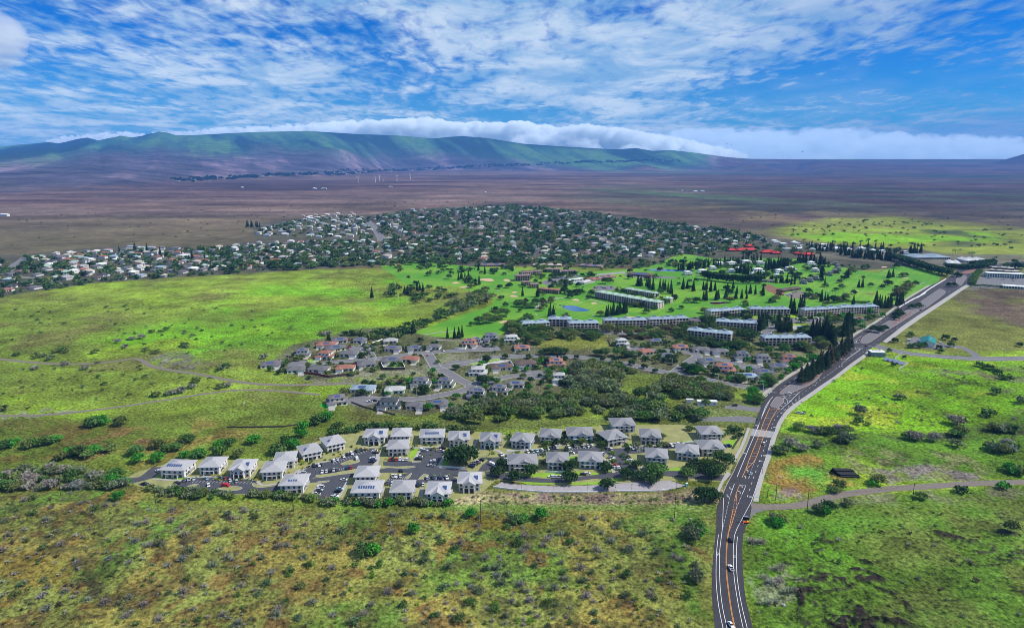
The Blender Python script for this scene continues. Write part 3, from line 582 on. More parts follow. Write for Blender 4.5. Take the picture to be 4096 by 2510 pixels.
for q in ([(650, 430), (660, 460)], [(675, 428), (680, 450)], [(700, 430), (690, 462)], [(630, 382), (680, 345)], [(630, 382), (700, 378)], [(655, 350), (668, 382)]): line(PW, 'V', q, .3)
line(PW, 'V', [(225, 810), (330, 740), (460, 650), (620, 540), (760, 460), (880, 360), (1000, 275), (1180, 160), (1330, 60), (1450, -20)], .26, dash=(3, 8))
line(PW, 'V', [(0, 760), (150, 650), (600, 375), (720, 305)], .24, dash=(3, 8)); line(PW, 'V', [(720, 275), (850, 200), (1040, 80), (1200, -10)], .26, dash=(3, 8))
line(PW, 'V', [(600, 376), (720, 300)], .26)
line(PW, 'T', [(1700, 1440), (1900, 1300), (2060, 1210), (2110, 1150), (2200, 1105)], .26, dash=(3, 9)); line(PW, 'T', [(1600, 1400), (1750, 1290), (1930, 1190), (2020, 1130), (2150, 1100)], .26, dash=(3, 9))
def glyph(v, x, y, strokes, s=1.0, ang=0.0):
    """paint on the carriageway, strokes in metres, +y away from the camera"""
    X, Y = flat_at(v, x, y); ca_, sa = math.cos(ang), math.sin(ang)
    for st in strokes:
        strip_mb(PW, np.array([(X + (a * ca_ - b_ * sa) * s, Y + (a * sa + b_ * ca_) * s) for a, b_ in st]), .32 * s, .087)
ARL = [[(0, -2), (0, .6), (-.7, 1.1)], [(-.4, 1.7), (-1.3, 1.1), (-.5, .4)]]
SHR = [[(-.6, -1.2), (-.6, 0), (0, -.1)], [(.6, -1.2), (.6, 0)], [(-.7, .7), (0, 1.3), (.7, .7)], [(-.6, 0), (.6, -.1)]]
NUM = [[(-1.0, 1), (-.3, 1), (-.3, 0), (-.9, 0)], [(-.3, 0), (-.3, -1), (-1.0, -1)], [(.3, 1), (1.0, 1), (1.0, -1), (.3, -1), (.3, 1)]]
for q in ((1825, 870), (1797, 945)): glyph('d', *q, ARL, 1, -.45)
for q in ((1750, 1060), (1725, 1130)): glyph('d', *q, ARL, 1, -.25)
for q in ((1600, 1080), (1565, 1175)): glyph('d', *q, [[(-a, -b_) for a, b_ in s] for s in ARL], 1, -.3)
for q in ((427, 778), (591, 805)): glyph('r', *q, SHR, 1.0)
for q in ((2025, 680), (2145, 330), (2390, 45), (1925, 310), (1780, 650), (1855, 1190), (2345, 12)): glyph('d', *q, NUM, .85, -.4)
for q in ((1485, 675), (1290, 858), (1455, 520)): glyph('K', *q, ARL, 1, -.8)
for q in ((610, 498), (535, 553), (695, 350), (505, 630), (222, 835)): glyph('V', *q, ARL, 1.1, -.8)
# streets
TOWNST = []
def street(name, v, pts, w, m='asphalt_old', z=.05, walk=True):
    l = spline(poly(v, pts), 4); o = struct(obj(name, strip_mb(MB(), l, w, z).mesh(name, m)))
    if walk:
        for s in (1, -1): struct(obj('pavement', strip_mb(MB(), l, 1.2, z + .12, .12, s * (w / 2 + .9)).mesh('pavement', 'concrete_dim')))
    return o
street('collector_road', 'G', [(-250, 860), (0, 850), (150, 817), (400, 800), (700, 796), (1000, 806), (1250, 836), (1500, 876), (1700, 921), (1880, 958)], 9.5)
street('collector_road', 'G', [(1880, 958), (2000, 965), (2200, 1008), (2463, 1066), (2560, 1082), (2850, 1130), (2960, 1140)], 8, z=.054)
street('collector_road', 'H', [(1800, 548), (1900, 530), (2080, 508), (2300, 478), (2463, 455)], 9, z=.045)
street('street', 'G', [(1960, 962), (2050, 895), (2140, 835), (2190, 795), (2150, 770), (2050, 760), (1900, 742), (1720, 735), (1560, 722)], 8, z=.058)
street('street', 'R', [(180, 1185), (300, 1185), (450, 1200), (600, 1240), (700, 1265), (790, 1280)], 8, z=.062)
street('street', 'H', [(1835, 545), (1790, 470), (1745, 400)], 9, z=.058); street('street', 'H', [(1180, 468), (1350, 440), (1600, 405), (1745, 398), (1900, 385), (2100, 375), (2300, 365), (2463, 358)], 8, z=.062)
street('street', 'H', [(480, 505), (650, 500), (900, 480), (1100, 468), (1190, 462), (1180, 410), (1130, 350)], 8, z=.066)
street('street', 'H', [(1855, 545), (1960, 595), (2060, 660), (2180, 720), (2100, 765), (1900, 808), (1700, 842), (1500, 855), (1300, 850), (1150, 850)], 8.5, z=.058); street('street', 'H', [(2180, 722), (2320, 690), (2463, 640)], 8, z=.062)
street('street', 'G', [(0, 1060), (150, 1045), (300, 1005), (450, 985), (560, 978)], 8, z=.058)
def disc(name, v, x, y, r, z, m, n=28, sy=1.0):
    X, Y = flat_at(v, x, y); return flat(name, [(X + r * math.cos(2 * math.pi * k / n), Y + r * sy * math.sin(2 * math.pi * k / n)) for k in range(n)], z, m)
for v, x, y, r in (('H', 1110, 345, 15), ('H', 500, 505, 13), ('H', 1120, 862, 14), ('G', 580, 980, 15), ('R', 770, 1282, 13), ('G', 120, 720, 14), ('G', 1560, 722, 12)): disc('street', v, x, y, r, .07, 'asphalt_old')
street('side_road', 'E', [(1090, 175), (1200, 205), (1350, 240), (1500, 262), (1800, 288), (2100, 303), (2463, 297), (2800, 290)], 12, z=.055); ribbon('lane_line', 'E', [(1250, 218), (1500, 262), (1800, 288), (2100, 303), (2463, 297)], .3, .075, 'paint_white')
flat('driveway', spline(poly('E', [(1400, 185), (1440, 120), (1500, 105), (1580, 150), (1720, 165), (1900, 190), (2020, 240), (2080, 285), (2010, 285), (1930, 225), (1820, 200), (1650, 215), (1560, 205), (1480, 195), (1400, 185)]), 5)[:-1], .06, 'asphalt_old')
flat('driveway', poly('c', [(3060, 60), (3550, 40), (3700, 45), (3790, 75), (3760, 120), (3500, 110), (3100, 105)]), .06, 'asphalt_old')
flat('driveway', poly('K', [(-500, 760), (0, 720), (330, 790), (690, 800), (620, 980), (480, 950), (350, 930), (0, 890), (-500, 850)]), .065, 'asphalt_old')
for l, z, w in ((TR1, .07, 5.5), (TR2, .07, 4.5), (TR3, .065, 7)):
    struct(obj('dirt_road', strip_mb(MB(), spline(l, 5), w, z).mesh('dirt_road', 'dirt_track')))
flat('dirt_road', poly('r', [(745, 430), (765, 262), (820, 300), (900, 315), (1000, 300), (1010, 335), (900, 345), (800, 370)]), .063, 'asphalt_old')
street('street', 'Q', [(-300, 700), (60, 650), (220, 560), (330, 470), (420, 410), (510, 345)], 13, z=.06); street('street', 'Q', [(800, 740), (930, 780), (1080, 850), (1160, 900)], 14, z=.06); street('street', 'Q', [(300, 705), (560, 740), (800, 742)], 8, z=.056)
street('street', 'Q', [(1380, 370), (1420, 440), (1560, 500), (1700, 560), (1820, 590)], 9, z=.06); street('street', 'M', [(300, 850), (340, 890), (370, 930), (395, 970), (400, 995)], 18, z=.06)
for pts in ([(930, 545), (1100, 540), (1300, 535), (1430, 540)], [(930, 600), (1200, 598), (1500, 590), (1750, 585)], [(1050, 505), (1080, 560), (1120, 620)], [(1400, 515), (1450, 570), (1500, 610)], [(500, 625), (700, 612), (900, 600)], [(150, 640), (330, 625), (480, 615)]): TOWNST.append(poly('P', pts)); street('street', 'P', pts, 9, z=.06)
flat('car_park', poly('N', [(560, 960), (720, 800), (870, 690), (1645, 720), (2300, 740), (2300, 1030), (1180, 1010), (700, 985)]), .055, 'asphalt_old')
street('street', 'N', [(560, 975), (900, 985), (1645, 1030), (2100, 1060)], 5, z=.06, walk=False)
flat('car_park', poly('J', [(440, 290), (560, 250), (720, 200), (1000, 190), (1080, 210), (850, 240), (830, 290), (900, 330), (560, 350), (470, 330)]), .055, 'asphalt_old'); flat('car_park', poly('J', [(1200, 400), (1260, 350), (1500, 345), (1570, 380), (1540, 420), (1300, 430)]), .055, 'asphalt_old')
flat('pool_terrace', poly('J', [(830, 300), (840, 250), (1200, 230), (1250, 300), (1080, 320)]), .06, 'concrete'); flat('pool', poly('J', [(985, 300), (985, 285), (1075, 280), (1070, 300)]), .09, 'pool_water'); flat('pool', poly('J', [(890, 292), (895, 280), (940, 280), (935, 292)]), .09, 'pool_water')
flat('car_park', poly('J', [(1700, 170), (2130, 210), (2464, 215), (2464, 240), (2000, 240), (1700, 200)]), .055, 'asphalt_old'); flat('car_park', poly('J', [(1250, 175), (1700, 135), (1740, 160), (1300, 190)]), .055, 'concrete_dim')
flat('car_park', poly('R', [(680, 790), (900, 800), (1160, 790), (1700, 770), (1900, 800), (1800, 840), (1150, 840), (880, 830), (700, 830)]), .05, 'asphalt_old'); street('street', 'R', [(960, 830), (990, 850), (940, 890), (900, 940), (960, 990), (1150, 1010), (1560, 1040), (1700, 1045)], 9, z=.06)
flat('pool_terrace', poly('R', [(1155, 900), (1170, 865), (1390, 870), (1330, 905)]), .06, 'concrete'); flat('pool', poly('R', [(1205, 893), (1215, 872), (1285, 870), (1270, 893)]), .09, 'pool_water'); flat('pool', poly('R', [(1520, 905), (1525, 890), (1590, 900), (1580, 912)]), .09, 'pool_water')
flat('car_park', poly('G', [(800, 570), (900, 555), (1180, 545), (1400, 555), (1850, 560), (1850, 585), (1400, 585), (1100, 570)]), .05, 'asphalt_old')
flat('yard', poly('R', [(1070, 560), (1230, 520), (1340, 560), (1360, 595), (1150, 600)]), .055, 'dirt_track')
# fairways, greens, bunkers, water
GOLF = [(915, 640), (1000, 630), (1130, 640), (1250, 647), (1400, 655), (1560, 640), (1640, 612), (1730, 622), (1900, 622), (2040, 645), (2110, 655), (2160, 640), (2240, 652), (2262, 668), (2240, 690), (2200, 712), (2140, 735), (2080, 738), (1900, 752), (1720, 768), (1500, 772), (1400, 780), (1262, 778), (1222, 795), (1180, 815), (1080, 812), (1000, 800), (1050, 780), (1110, 758), (1180, 735), (1180, 715), (1090, 690), (1000, 690), (960, 670)]
flat('fairway', spline(poly('P', GOLF + GOLF[:1]), 15)[:-1], .03, 'lawn_golf')
def blob(name, v, x, y, a, b_, z, m, seed=0):
    q = random.Random(seed + int(x)); n = 22; pp = []
    ph = q.random() * 6
    for k in range(n):
        th = 2 * math.pi * k / n; r = 1 + .14 * math.sin(2 * th + ph) + .1 * math.sin(3 * th + 2 * ph)
        pp.append((x + a * r * math.cos(th), y + b_ * r * math.sin(th)))
    return flat(name, poly(v, pp), z, m)
for v, x, y, a, b_ in (('G', 310, 460, 75, 12), ('G', 382, 206, 38, 10), ('G', 390, 169, 30, 7), ('G', 992, 244, 38, 9), ('G', 1172, 276, 28, 9), ('G', 1530, 412, 40, 7), ('G', 2395, 273, 100, 11), ('M', 1140, 1265, 55, 9), ('M', 1282, 1268, 26, 8), ('M', 980, 1316, 30, 6), ('M', 920, 1286, 26, 6), ('M', 515, 1157, 26, 5), ('R', 415, 645, 92, 11), ('R', 2060, 290, 30, 6), ('R', 2270, 397, 30, 5), ('M', 1420, 1068, 40, 8), ('R', 1770, 525, 40, 5)):
    blob('bunker', v, x, y, a, b_, .075, 'sand')
for v, x, y, a, b_ in (('G', 248, 219, 35, 13), ('R', 1922, 554, 44, 8), ('G', 200, 203, 18, 12)): blob('bunker', v, x, y, a, b_, .075, 'sand_dark')
for v, x, y, a, b_ in (('G', 984, 272, 92, 17), ('G', 300, 188, 60, 10), ('R', 1750, 552, 80, 10), ('R', 2260, 415, 60, 8), ('G', 790, 235, 40, 9)): blob('putting_green', v, x, y, a, b_, .05, 'green_smooth')
flat('pond', spline(poly('G', [(848, 305), (880, 298), (940, 298), (1000, 305), (1040, 318), (1090, 332), (1132, 342), (1120, 352), (1060, 357), (960, 352), (900, 335), (860, 318), (848, 305)]), 3)[:-1], .08, 'water')
flat('pond', spline(poly('T', [(-30, 1113), (60, 1112), (200, 1115), (290, 1121), (270, 1128), (150, 1129), (0, 1123)]), 6), .08, 'water')
for v, pts in (('G', [(608, 342), (640, 292), (700, 262), (800, 230), (850, 226), (950, 220)]), ('G', [(1090, 235), (1180, 250), (1300, 282)]), ('H', [(1700, 215), (1900, 190), (2050, 180)]), ('H', [(1840, 268), (2050, 275), (2180, 265), (2215, 235)]), ('M', [(1480, 1475), (1510, 1430), (1600, 1395), (1680, 1390)]), ('G', [(1160, 390), (1180, 405), (1220, 408)]), ('R', [(2340, 475), (2400, 460), (2463, 440)])):
    ribbon('cart_path', v, pts, 2.6, .06, 'concrete_dim')
flat('dirt_patch', poly('R', [(880, 480), (930, 460), (1060, 520), (1080, 560), (1020, 575), (900, 520)]), .06, 'sand_dark')
# the condo estate: lawn, asphalt, walks
LAWN = [('a', (160, 800)), ('a', (350, 715)), ('a', (620, 640)), ('a', (780, 590)), ('a', (1250, 575)), ('a', (1900, 590)), ('b', (0, 490)), ('b', (500, 300)), ('b', (900, 190)), ('b', (1600, 205)), ('b', (2300, 230)), ('c', (700, 270)), ('c', (1300, 200)), ('c', (2000, 150)), ('d', (1000, 300)), ('d', (1790, 350)), ('d', (1720, 560)), ('d', (1600, 900)), ('d', (1500, 1000)), ('d', (1000, 990)), ('c', (2464, 840)), ('c', (1400, 900)), ('c', (560, 830)), ('c', (420, 960)), ('c', (0, 1080)), ('b', (1700, 1110)), ('b', (700, 1090)), ('b', (200, 1050)), ('a', (2050, 1000)), ('a', (1400, 1010)), ('a', (600, 960)), ('a', (300, 900))]
flat('lawn', [flat_at(v, *q) for v, q in LAWN], .025, 'lawn_dry')
for v, pts in (('c', [(860, 760), (1050, 740), (1180, 740), (1420, 740), (1560, 720), (1880, 740), (2000, 700), (2010, 750), (1700, 765), (1300, 800), (900, 775)]), ('c', [(830, 840), (1100, 860), (1270, 860), (1270, 880), (950, 880)]), ('c', [(1490, 860), (1800, 850), (1900, 810), (2100, 815), (2150, 830), (1900, 880), (1500, 882)]), ('c', [(1480, 400), (1780, 375), (1780, 390), (1500, 405)]), ('d', [(1000, 500), (1190, 490), (1195, 540), (1050, 550)]), ('d', [(1510, 500), (1700, 480), (1650, 600), (1560, 560)]), ('d', [(820, 850), (1000, 820), (1000, 870), (830, 880)]), ('b', [(1490, 540), (1540, 440), (1620, 440), (1560, 555)]), ('b', [(1880, 640), (1950, 500), (1990, 560), (1970, 650)]), ('a', [(530, 790), (640, 780), (900, 800), (880, 830), (540, 810)]), ('c', [(1450, 530), (1540, 520), (1540, 600), (1470, 620)])): flat('lawn', poly(v, pts), .034, 'lawn_fresh')
LOT = [('a', [(165, 812), (330, 790), (500, 665), (620, 668), (600, 705), (500, 800), (310, 850), (240, 870)]), ('a', [(760, 905), (800, 855), (880, 835), (1000, 800), (1300, 795), (1600, 815), (1800, 850), (1850, 920), (2080, 880), (2300, 830), (2300, 900), (2060, 950), (1850, 985), (1500, 1000), (1100, 1000), (880, 960)]), ('a', [(310, 870), (450, 860), (470, 905), (350, 900)]),
       ('b', [(110, 760), (330, 640), (560, 590), (760, 500), (960, 440), (1060, 440), (1110, 480), (1080, 600), (980, 680), (820, 690), (560, 740), (350, 790), (250, 830), (230, 870), (100, 860)]), ('b', [(120, 870), (350, 800), (800, 745), (1170, 690), (1500, 650), (2200, 700), (2180, 790), (1700, 750), (1560, 740), (1120, 740), (800, 790), (640, 830), (560, 840), (400, 850), (200, 870)]), ('b', [(520, 830), (660, 800), (740, 830), (610, 1060), (440, 1060), (300, 1040), (400, 860)]), ('b', [(1640, 440), (1850, 430), (1940, 450), (1860, 680), (1800, 700), (1600, 700), (1560, 600)]), ('b', [(1180, 600), (1580, 600), (1560, 655), (1180, 650)]), ('b', [(1200, 870), (1270, 790), (1530, 735), (1720, 745), (2080, 800), (2020, 870), (1700, 860), (1600, 915), (1400, 880)]),
       ('c', [(330, 550), (700, 540), (1000, 490), (1300, 450), (1700, 400), (2000, 440), (2464, 405), (2464, 470), (2150, 500), (1900, 490), (1450, 510), (1000, 540), (700, 600), (500, 700), (430, 720), (350, 720), (400, 640), (470, 580)]), ('c', [(430, 720), (640, 722), (860, 780), (1300, 812), (1700, 772), (2100, 742), (2464, 742), (2464, 782), (2000, 792), (1600, 832), (1300, 862), (850, 842), (600, 812), (440, 772)]), ('c', [(2010, 500), (2150, 480), (2250, 580), (2330, 735), (2120, 742), (1960, 560)]), ('d', [(-20, 590), (400, 600), (800, 560), (1100, 520), (1300, 520), (1560, 570), (1560, 590), (1250, 560), (850, 600), (500, 650), (-20, 660)]), ('d', [(-20, 905), (260, 872), (600, 880), (1000, 870), (1550, 922), (1640, 905), (1600, 960), (1500, 990), (1000, 950), (560, 920), (-20, 970)])]
for i, (v, pts) in enumerate(LOT): flat('estate_drive', spline(poly(v, pts + pts[:1]), 4)[:-1], .05 + .004 * i, 'asphalt_lot')
LOWER = [('c', (530, 912)), ('c', (640, 850)), ('c', (850, 885)), ('c', (1300, 905)), ('c', (1700, 893)), ('c', (2200, 860)), ('d', (560, 985)), ('d', (850, 985)), ('d', (1060, 1050)), ('d', (920, 1085)), ('d', (800, 1108)), ('d', (200, 1118)), ('c', (1820, 975)), ('c', (1200, 978)), ('c', (860, 952))]
flat('estate_drive', [flat_at(v, *q) for v, q in LOWER], .045, 'lane_grey')
low_edge = np.array([flat_at(v, *q) for v, q in (LOWER[:1] + LOWER[:8:-1])])
for v, pts, w in (('a', [(500, 815), (860, 832), (1000, 795), (1300, 788), (1600, 805), (1780, 840), (1850, 895), (2090, 868)], 2), ('a', [(700, 905), (830, 860)], 2), ('a', [(2260, 830), (2260, 730), (2330, 690), (2464, 650)], 2), ('b', [(110, 750), (320, 635), (560, 580), (760, 490), (970, 430), (1120, 430)], 1.8), ('b', [(1130, 460), (1110, 560), (1080, 680)], 3), ('b', [(1150, 440), (1290, 350)], 2.4), ('b', [(1300, 430), (1640, 430), (1850, 420), (2000, 430), (2250, 450), (2330, 330)], 2), ('b', [(1860, 670), (1950, 500)], 2.2), ('b', [(1870, 672), (2200, 690)], 2), ('b', [(1570, 560), (1650, 440)], 2), ('b', [(610, 1070), (740, 850)], 2), ('b', [(290, 1040), (400, 870)], 2), ('b', [(1640, 1060), (1660, 930)], 2.2), ('c', [(310, 450), (560, 460), (680, 530)], 2.2), ('c', [(690, 480), (1100, 450), (1360, 400), (1800, 375)], 2.2), ('c', [(2020, 740), (1960, 620), (1880, 560)], 2.2), ('c', [(1470, 530), (1560, 520)], 2), ('d', [(250, 585), (440, 570), (720, 550), (1000, 525), (1200, 500), (1460, 510), (1500, 570)], 2), ('d', [(1600, 900), (1510, 1000)], 2)):
    l = spline(poly(v, pts), 3); struct(obj('pavement', strip_mb(MB(), l, w, .19, .14).mesh('pavement', 'concrete')))
for v, pts in (('b', [(650, 630), (780, 580), (880, 575), (890, 600), (800, 630), (680, 645)]), ('b', [(345, 770), (560, 745), (820, 705), (810, 730), (560, 775), (380, 798)]), ('b', [(1450, 800), (1530, 740), (1500, 800), (1470, 820)]), ('b', [(1610, 825), (1680, 755), (1740, 765), (1680, 815)]), ('b', [(1200, 675), (1450, 660), (1580, 665), (1440, 685)]), ('b', [(1530, 600), (1640, 590), (1640, 605), (1540, 612)]), ('a', [(920, 905), (1000, 880), (1060, 880), (960, 920)]), ('a', [(1250, 940), (1480, 905), (1600, 925), (1500, 960)]), ('a', [(1720, 870), (1800, 880), (1850, 920), (1740, 910)]), ('b', [(360, 850), (520, 835), (500, 850), (400, 865)])):
    p = spline(poly(v, pts + pts[:1]), 2)[:-1]; flat('traffic_island', p, .2, 'lawn_dry', th=.14); struct(obj('kerb', strip_mb(MB(), np.vstack([p, p[:1]]), .4, .22, .17).mesh('kerb', 'concrete')))
# parking bays painted along the lots
for v, p0, p1, n, dx, dy in (('a', (1010, 835), (1720, 850), 18, -30, 26), ('b', (560, 612), (960, 455), 14, 20, 22), ('b', (420, 745), (800, 690), 16, -8, -22), ('c', (700, 555), (1300, 470), 20, 22, 20), ('c', (1400, 440), (1760, 415), 12, 14, 20), ('c', (2160, 440), (2464, 425), 10, 14, 20), ('d', (420, 620), (760, 585), 12, 14, 20), ('b', (1270, 800), (1480, 790), 9, -16, 28), ('b', (1660, 800), (1990, 800), 12, -14, 24)):
    for k in range(n):
        f = k / (n - 1); a_ = (p0[0] + (p1[0] - p0[0]) * f, p0[1] + (p1[1] - p0[1]) * f); line(PW, v, [a_, (a_[0] + dx, a_[1] + dy)], .16, .135)
struct(obj('road_markings', PW.mesh('road_markings', 'paint_white'))); struct(obj('road_markings', PO.mesh('road_markings', 'paint_orange')))
# ------------------------------------------------------------------ plants
def quads(cen, size, rs, up=0.0, aspect=1.0):
    """leaf clump faces: random little quads at the given centres"""
    n = len(cen); a = rs.normal(size=(n, 3)); a[:, 2] += up; a /= np.linalg.norm(a, axis=1)[:, None]
    b_ = np.cross(a, rs.normal(size=(n, 3))); b_ /= np.linalg.norm(b_, axis=1)[:, None] + 1e-9; c_ = np.cross(a, b_)
    s = (np.asarray(size) * (.7 + .6 * rs.rand(n)))[:, None]
    V = np.stack([cen + (b_ + c_ * aspect) * s, cen + (b_ - c_ * aspect * .6) * s, cen - (b_ + c_ * aspect) * s, cen - (b_ - c_ * aspect * .6) * s], 1).reshape(-1, 3)
    return V, np.arange(4 * n).reshape(-1, 4)
def dome(seed, r, h, z0, m, k, size, spread=.24, flatness=1.0):
    rs = np.random.RandomState(seed); th = rs.rand(m) * 6.283; q = np.sqrt(rs.rand(m)) * .88; ph = rs.rand(m)
    rr = r * (.82 + .36 * rs.rand(m)); zz_ = z0 + (h - z0) * np.sqrt(np.clip(1 - q * q, 0, 1)) ** flatness * (.35 + .65 * np.sqrt(ph))
    cc = np.stack([np.cos(th) * q * rr, np.sin(th) * q * rr, zz_], 1)
    pts = (cc[:, None, :] + rs.normal(size=(m, k, 3)) * np.array([r * spread, r * spread, r * spread * .55])).reshape(-1, 3); pts[:, 2] = np.maximum(pts[:, 2], .15)
    return quads(pts, size, rs, .5)
def cone(seed, h, r, n, size, base=.08, power=.8, ragged=.25, layers=0):
    rs = np.random.RandomState(seed); z = base + (1 - base) * rs.rand(n) ** 1.25
    if layers: z = (np.floor(z * layers) + rs.rand(n) * .55) / layers
    rad = r * np.clip(1 - z, 0.02, 1) ** power * (1 - ragged + ragged * 2 * rs.rand(n)) * (.45 + .55 * np.sqrt(rs.rand(n))); th = rs.rand(n) * 6.283
    return quads(np.stack([np.cos(th) * rad, np.sin(th) * rad, z * h - rad * .12], 1), size * (1.15 - .6 * z), rs, .1, .7)
def twig(seed, r, h, n, leaves, size, w=.05):
    rs = np.random.RandomState(seed); th = rs.rand(n) * 6.283; el = rs.rand(n) ** .8 * 1.25 + .12; L = h * (.65 + .5 * rs.rand(n))
    tip = np.stack([np.cos(th) * np.cos(el) * r * 1.1, np.sin(th) * np.cos(el) * r * 1.1, np.sin(el) * L], 1); st = tip * (rs.rand(n)[:, None] * .3) * np.array([.5, .5, .6])
    sd = np.stack([-np.sin(th), np.cos(th), rs.normal(size=n) * .5], 1) * w
    V = np.stack([st - sd, st + sd, tip + sd * .5, tip - sd * .5], 1).reshape(-1, 3); F_ = np.arange(4 * n).reshape(-1, 4)
    pts = tip[rs.randint(0, n, leaves)] * (.6 + .45 * rs.rand(leaves))[:, None] + rs.normal(size=(leaves, 3)) * .12 * r
    pts[:, 2] = np.maximum(pts[:, 2], .05); v2, f2 = quads(pts, size, rs)
    return np.concatenate([V, v2]), np.concatenate([F_, f2 + len(V)])
def trunk_mesh(h, r, forks, spread, seed):
    q = random.Random(seed); mb = MB(); mb.tube((0, 0, -.3), (q.uniform(-.1, .1), q.uniform(-.1, .1), h * .45), r, r * .75)
    for k in range(forks):
        th = 6.283 * (k + q.random() * .5) / forks; mb.tube((0, 0, h * .4), (math.cos(th) * spread, math.sin(th) * spread, h), r * .6, r * .22, 5)
    return mb.mesh('trunk', 'bark')
KIND = {}
def kind(name, crowns, trunks, lowres): KIND[name] = ([npmesh('crown', *c_, 'leaves') for c_ in crowns], trunks, lowres)
kind('thorn_tree', [dome(i, 4.6, 5.4, 1.6, 40, 17, .42, .20) for i in range(4)], [trunk_mesh(3.2, .22, 5, 2.4, i) for i in range(2)], [dome(40 + i, 4.6, 5.2, 1.2, 22, 6, .8) for i in range(2)])
kind('shade_tree', [dome(10 + i, 5.6, 8.2, 2.2, 46, 18, .48, .19, .8) for i in range(4)], [trunk_mesh(4.2, .3, 5, 2.6, 5 + i) for i in range(2)], [dome(44 + i, 5.6, 8, 1.6, 24, 6, 1.0) for i in range(2)])
kind('pine_tree', [cone(20 + i, 20, 3.0, 900, .55, layers=26) for i in range(4)], [trunk_mesh(18, .25, 1, .1, 9)], [cone(46 + i, 20, 3.0, 130, 1.2) for i in range(2)])
kind('ironwood_tree', [cone(24 + i, 17, 2.9, 620, .55, .14, .62, .5) for i in range(4)], [trunk_mesh(15, .24, 1, .2, 3)], [])
kind('garden_tree', [dome(30 + i, 4.6, 6.2, 1.0, 24, 11, .75, .2) for i in range(3)], [trunk_mesh(3, .25, 3, 1.5, 2)], [dome(48 + i, 4.6, 6.2, .8, 18, 5, 1.1) for i in range(3)])
kind('scrub_bush', [twig(i, 1.9, 2.1, 110, 120, .13) for i in range(3)] + [dome(60 + i, 1.9, 2.3, .3, 14, 18, .2) for i in range(3)] + [twig(9 + i, 1.9, 2.3, 90, 280, .15) for i in range(2)], [], [twig(70, 1.9, 2.0, 34, 40, .24, .09), dome(71, 1.9, 2.1, .3, 8, 8, .33)])
def palm(seed):
    q = random.Random(seed); mb = MB(); n = 15
    for k in range(n):
        th = 6.283 * k / n + q.random() * .3; L = 2.7 + q.random() * .6; e = q.uniform(.2, .9); c_, s_ = math.cos(th), math.sin(th); pr = None
        for j in range(5):
            u = j / 4; rr_ = L * u * math.cos(e * .6); z = 7.6 + L * (math.sin(e) * u - .95 * u * u); w = .42 * (1 - u * .75) * (1 if j else .4)
            cur = [(c_ * rr_ - s_ * w, s_ * rr_ + c_ * w, z - .12), (c_ * rr_ + s_ * w, s_ * rr_ - c_ * w, z - .12)]
            if pr: mb.add(pr + cur, [(0, 1, 3, 2)])
            pr = cur
    return np.array(mb.v), np.array(mb.f)
kind('palm_tree', [palm(i) for i in range(3)], [MB().tube((0, 0, -.2), (.25, .1, 7.7), .2, .13).mesh('trunk', 'bark')], [])
TREES = []
TINT = dict(dark=(.04, .088, .028), mid=(.088, .17, .04), olive=(.15, .20, .055), grey=(.255, .245, .195), greygreen=(.155, .20, .095), bright=(.06, .25, .028), pine=(.03, .062, .027), rust=(.10, .078, .042), lime=(.17, .30, .025), pale=(.32, .33, .23), town=(.07, .145, .055), townlite=(.12, .205, .06), magenta=(.26, .02, .13), yellow=(.5, .42, .03))
WORD = dict(dark='dark green', mid='mid green', olive='olive', grey='leafless grey', greygreen='grey-green', bright='bright green', pine='dark', rust='brownish', lime='lime green', pale='pale', town='dark green', townlite='mid green', magenta='magenta-flowered', yellow='yellow-leaved')
NOUN = dict(thorn_tree=('thorn tree', 'tree'), shade_tree=('round-crowned tree', 'tree'), pine_tree=('conical pine', 'tree'), ironwood_tree=('ragged conifer', 'tree'), garden_tree=('town tree', 'tree'), scrub_bush=('shrub', 'shrub'), palm_tree=('palm', 'palm'))
def tree(k, x, y, s, tint, where, grp, sz=None, word=None):
    TREES.append((k, x, y, s, tint, where, grp, sz if sz else s, word))
def trees_at(k, v, pts, s, tint, where, grp, jit=.15, word=None):
    for p in pts:
        X, Y = at(v, p[0], p[1])[:2]; q = s * (p[2] if len(p) > 2 else 1) * rnd.uniform(1 - jit, 1 + jit)
        t_ = tint if isinstance(tint, str) else rnd.choice(tint); tree(k, X, Y, q, t_, where, grp, None, word)
def along(v, pts, n, jx=3, jy=3):
    pts = np.array(pts, float); sg = np.concatenate([[0], np.cumsum(np.linalg.norm(np.diff(pts, axis=0), axis=1))]); o = []
    for k in range(n):
        u = (k + rnd.uniform(.2, .8)) / n * sg[-1]; o.append((np.interp(u, sg, pts[:, 0]) + rnd.uniform(-jx, jx), np.interp(u, sg, pts[:, 1]) + rnd.uniform(-jy, jy)))
    return o
KEEP = []      # outlines no plant may grow in
def fill(k, v, pts, n, s, tint, where, grp, gap=3.0, jit=.3, avoid=True):
    p = poly(v, pts); x0, y0 = p.min(0); x1, y1 = p.max(0); got = []; tries = 0
    while len(got) < n and tries < n * 40:
        tries += 1; x, y = rnd.uniform(x0, x1), rnd.uniform(y0, y1)
        if not inpoly(x, y, p) or any((x - a) ** 2 + (y - b_) ** 2 < gap * gap for a, b_ in got): continue
        if avoid and blocked(x, y): continue
        got.append((x, y)); t_ = tint if isinstance(tint, str) else rnd.choice(tint); tree(k, x, y, s * rnd.uniform(1 - jit, 1 + jit), t_, where, grp)
ROADS = []
def blocked(x, y):
    for cx, cy, r_ in KEEP:
        if (x - cx) ** 2 + (y - cy) ** 2 < r_ * r_: return True
    P_ = np.array([x]), np.array([y])
    return any(l[:, 0].min() - w < x < l[:, 0].max() + w and l[:, 1].min() - w < y < l[:, 1].max() + w and ldist(*P_, l)[0] < w for l, w in ROADS)
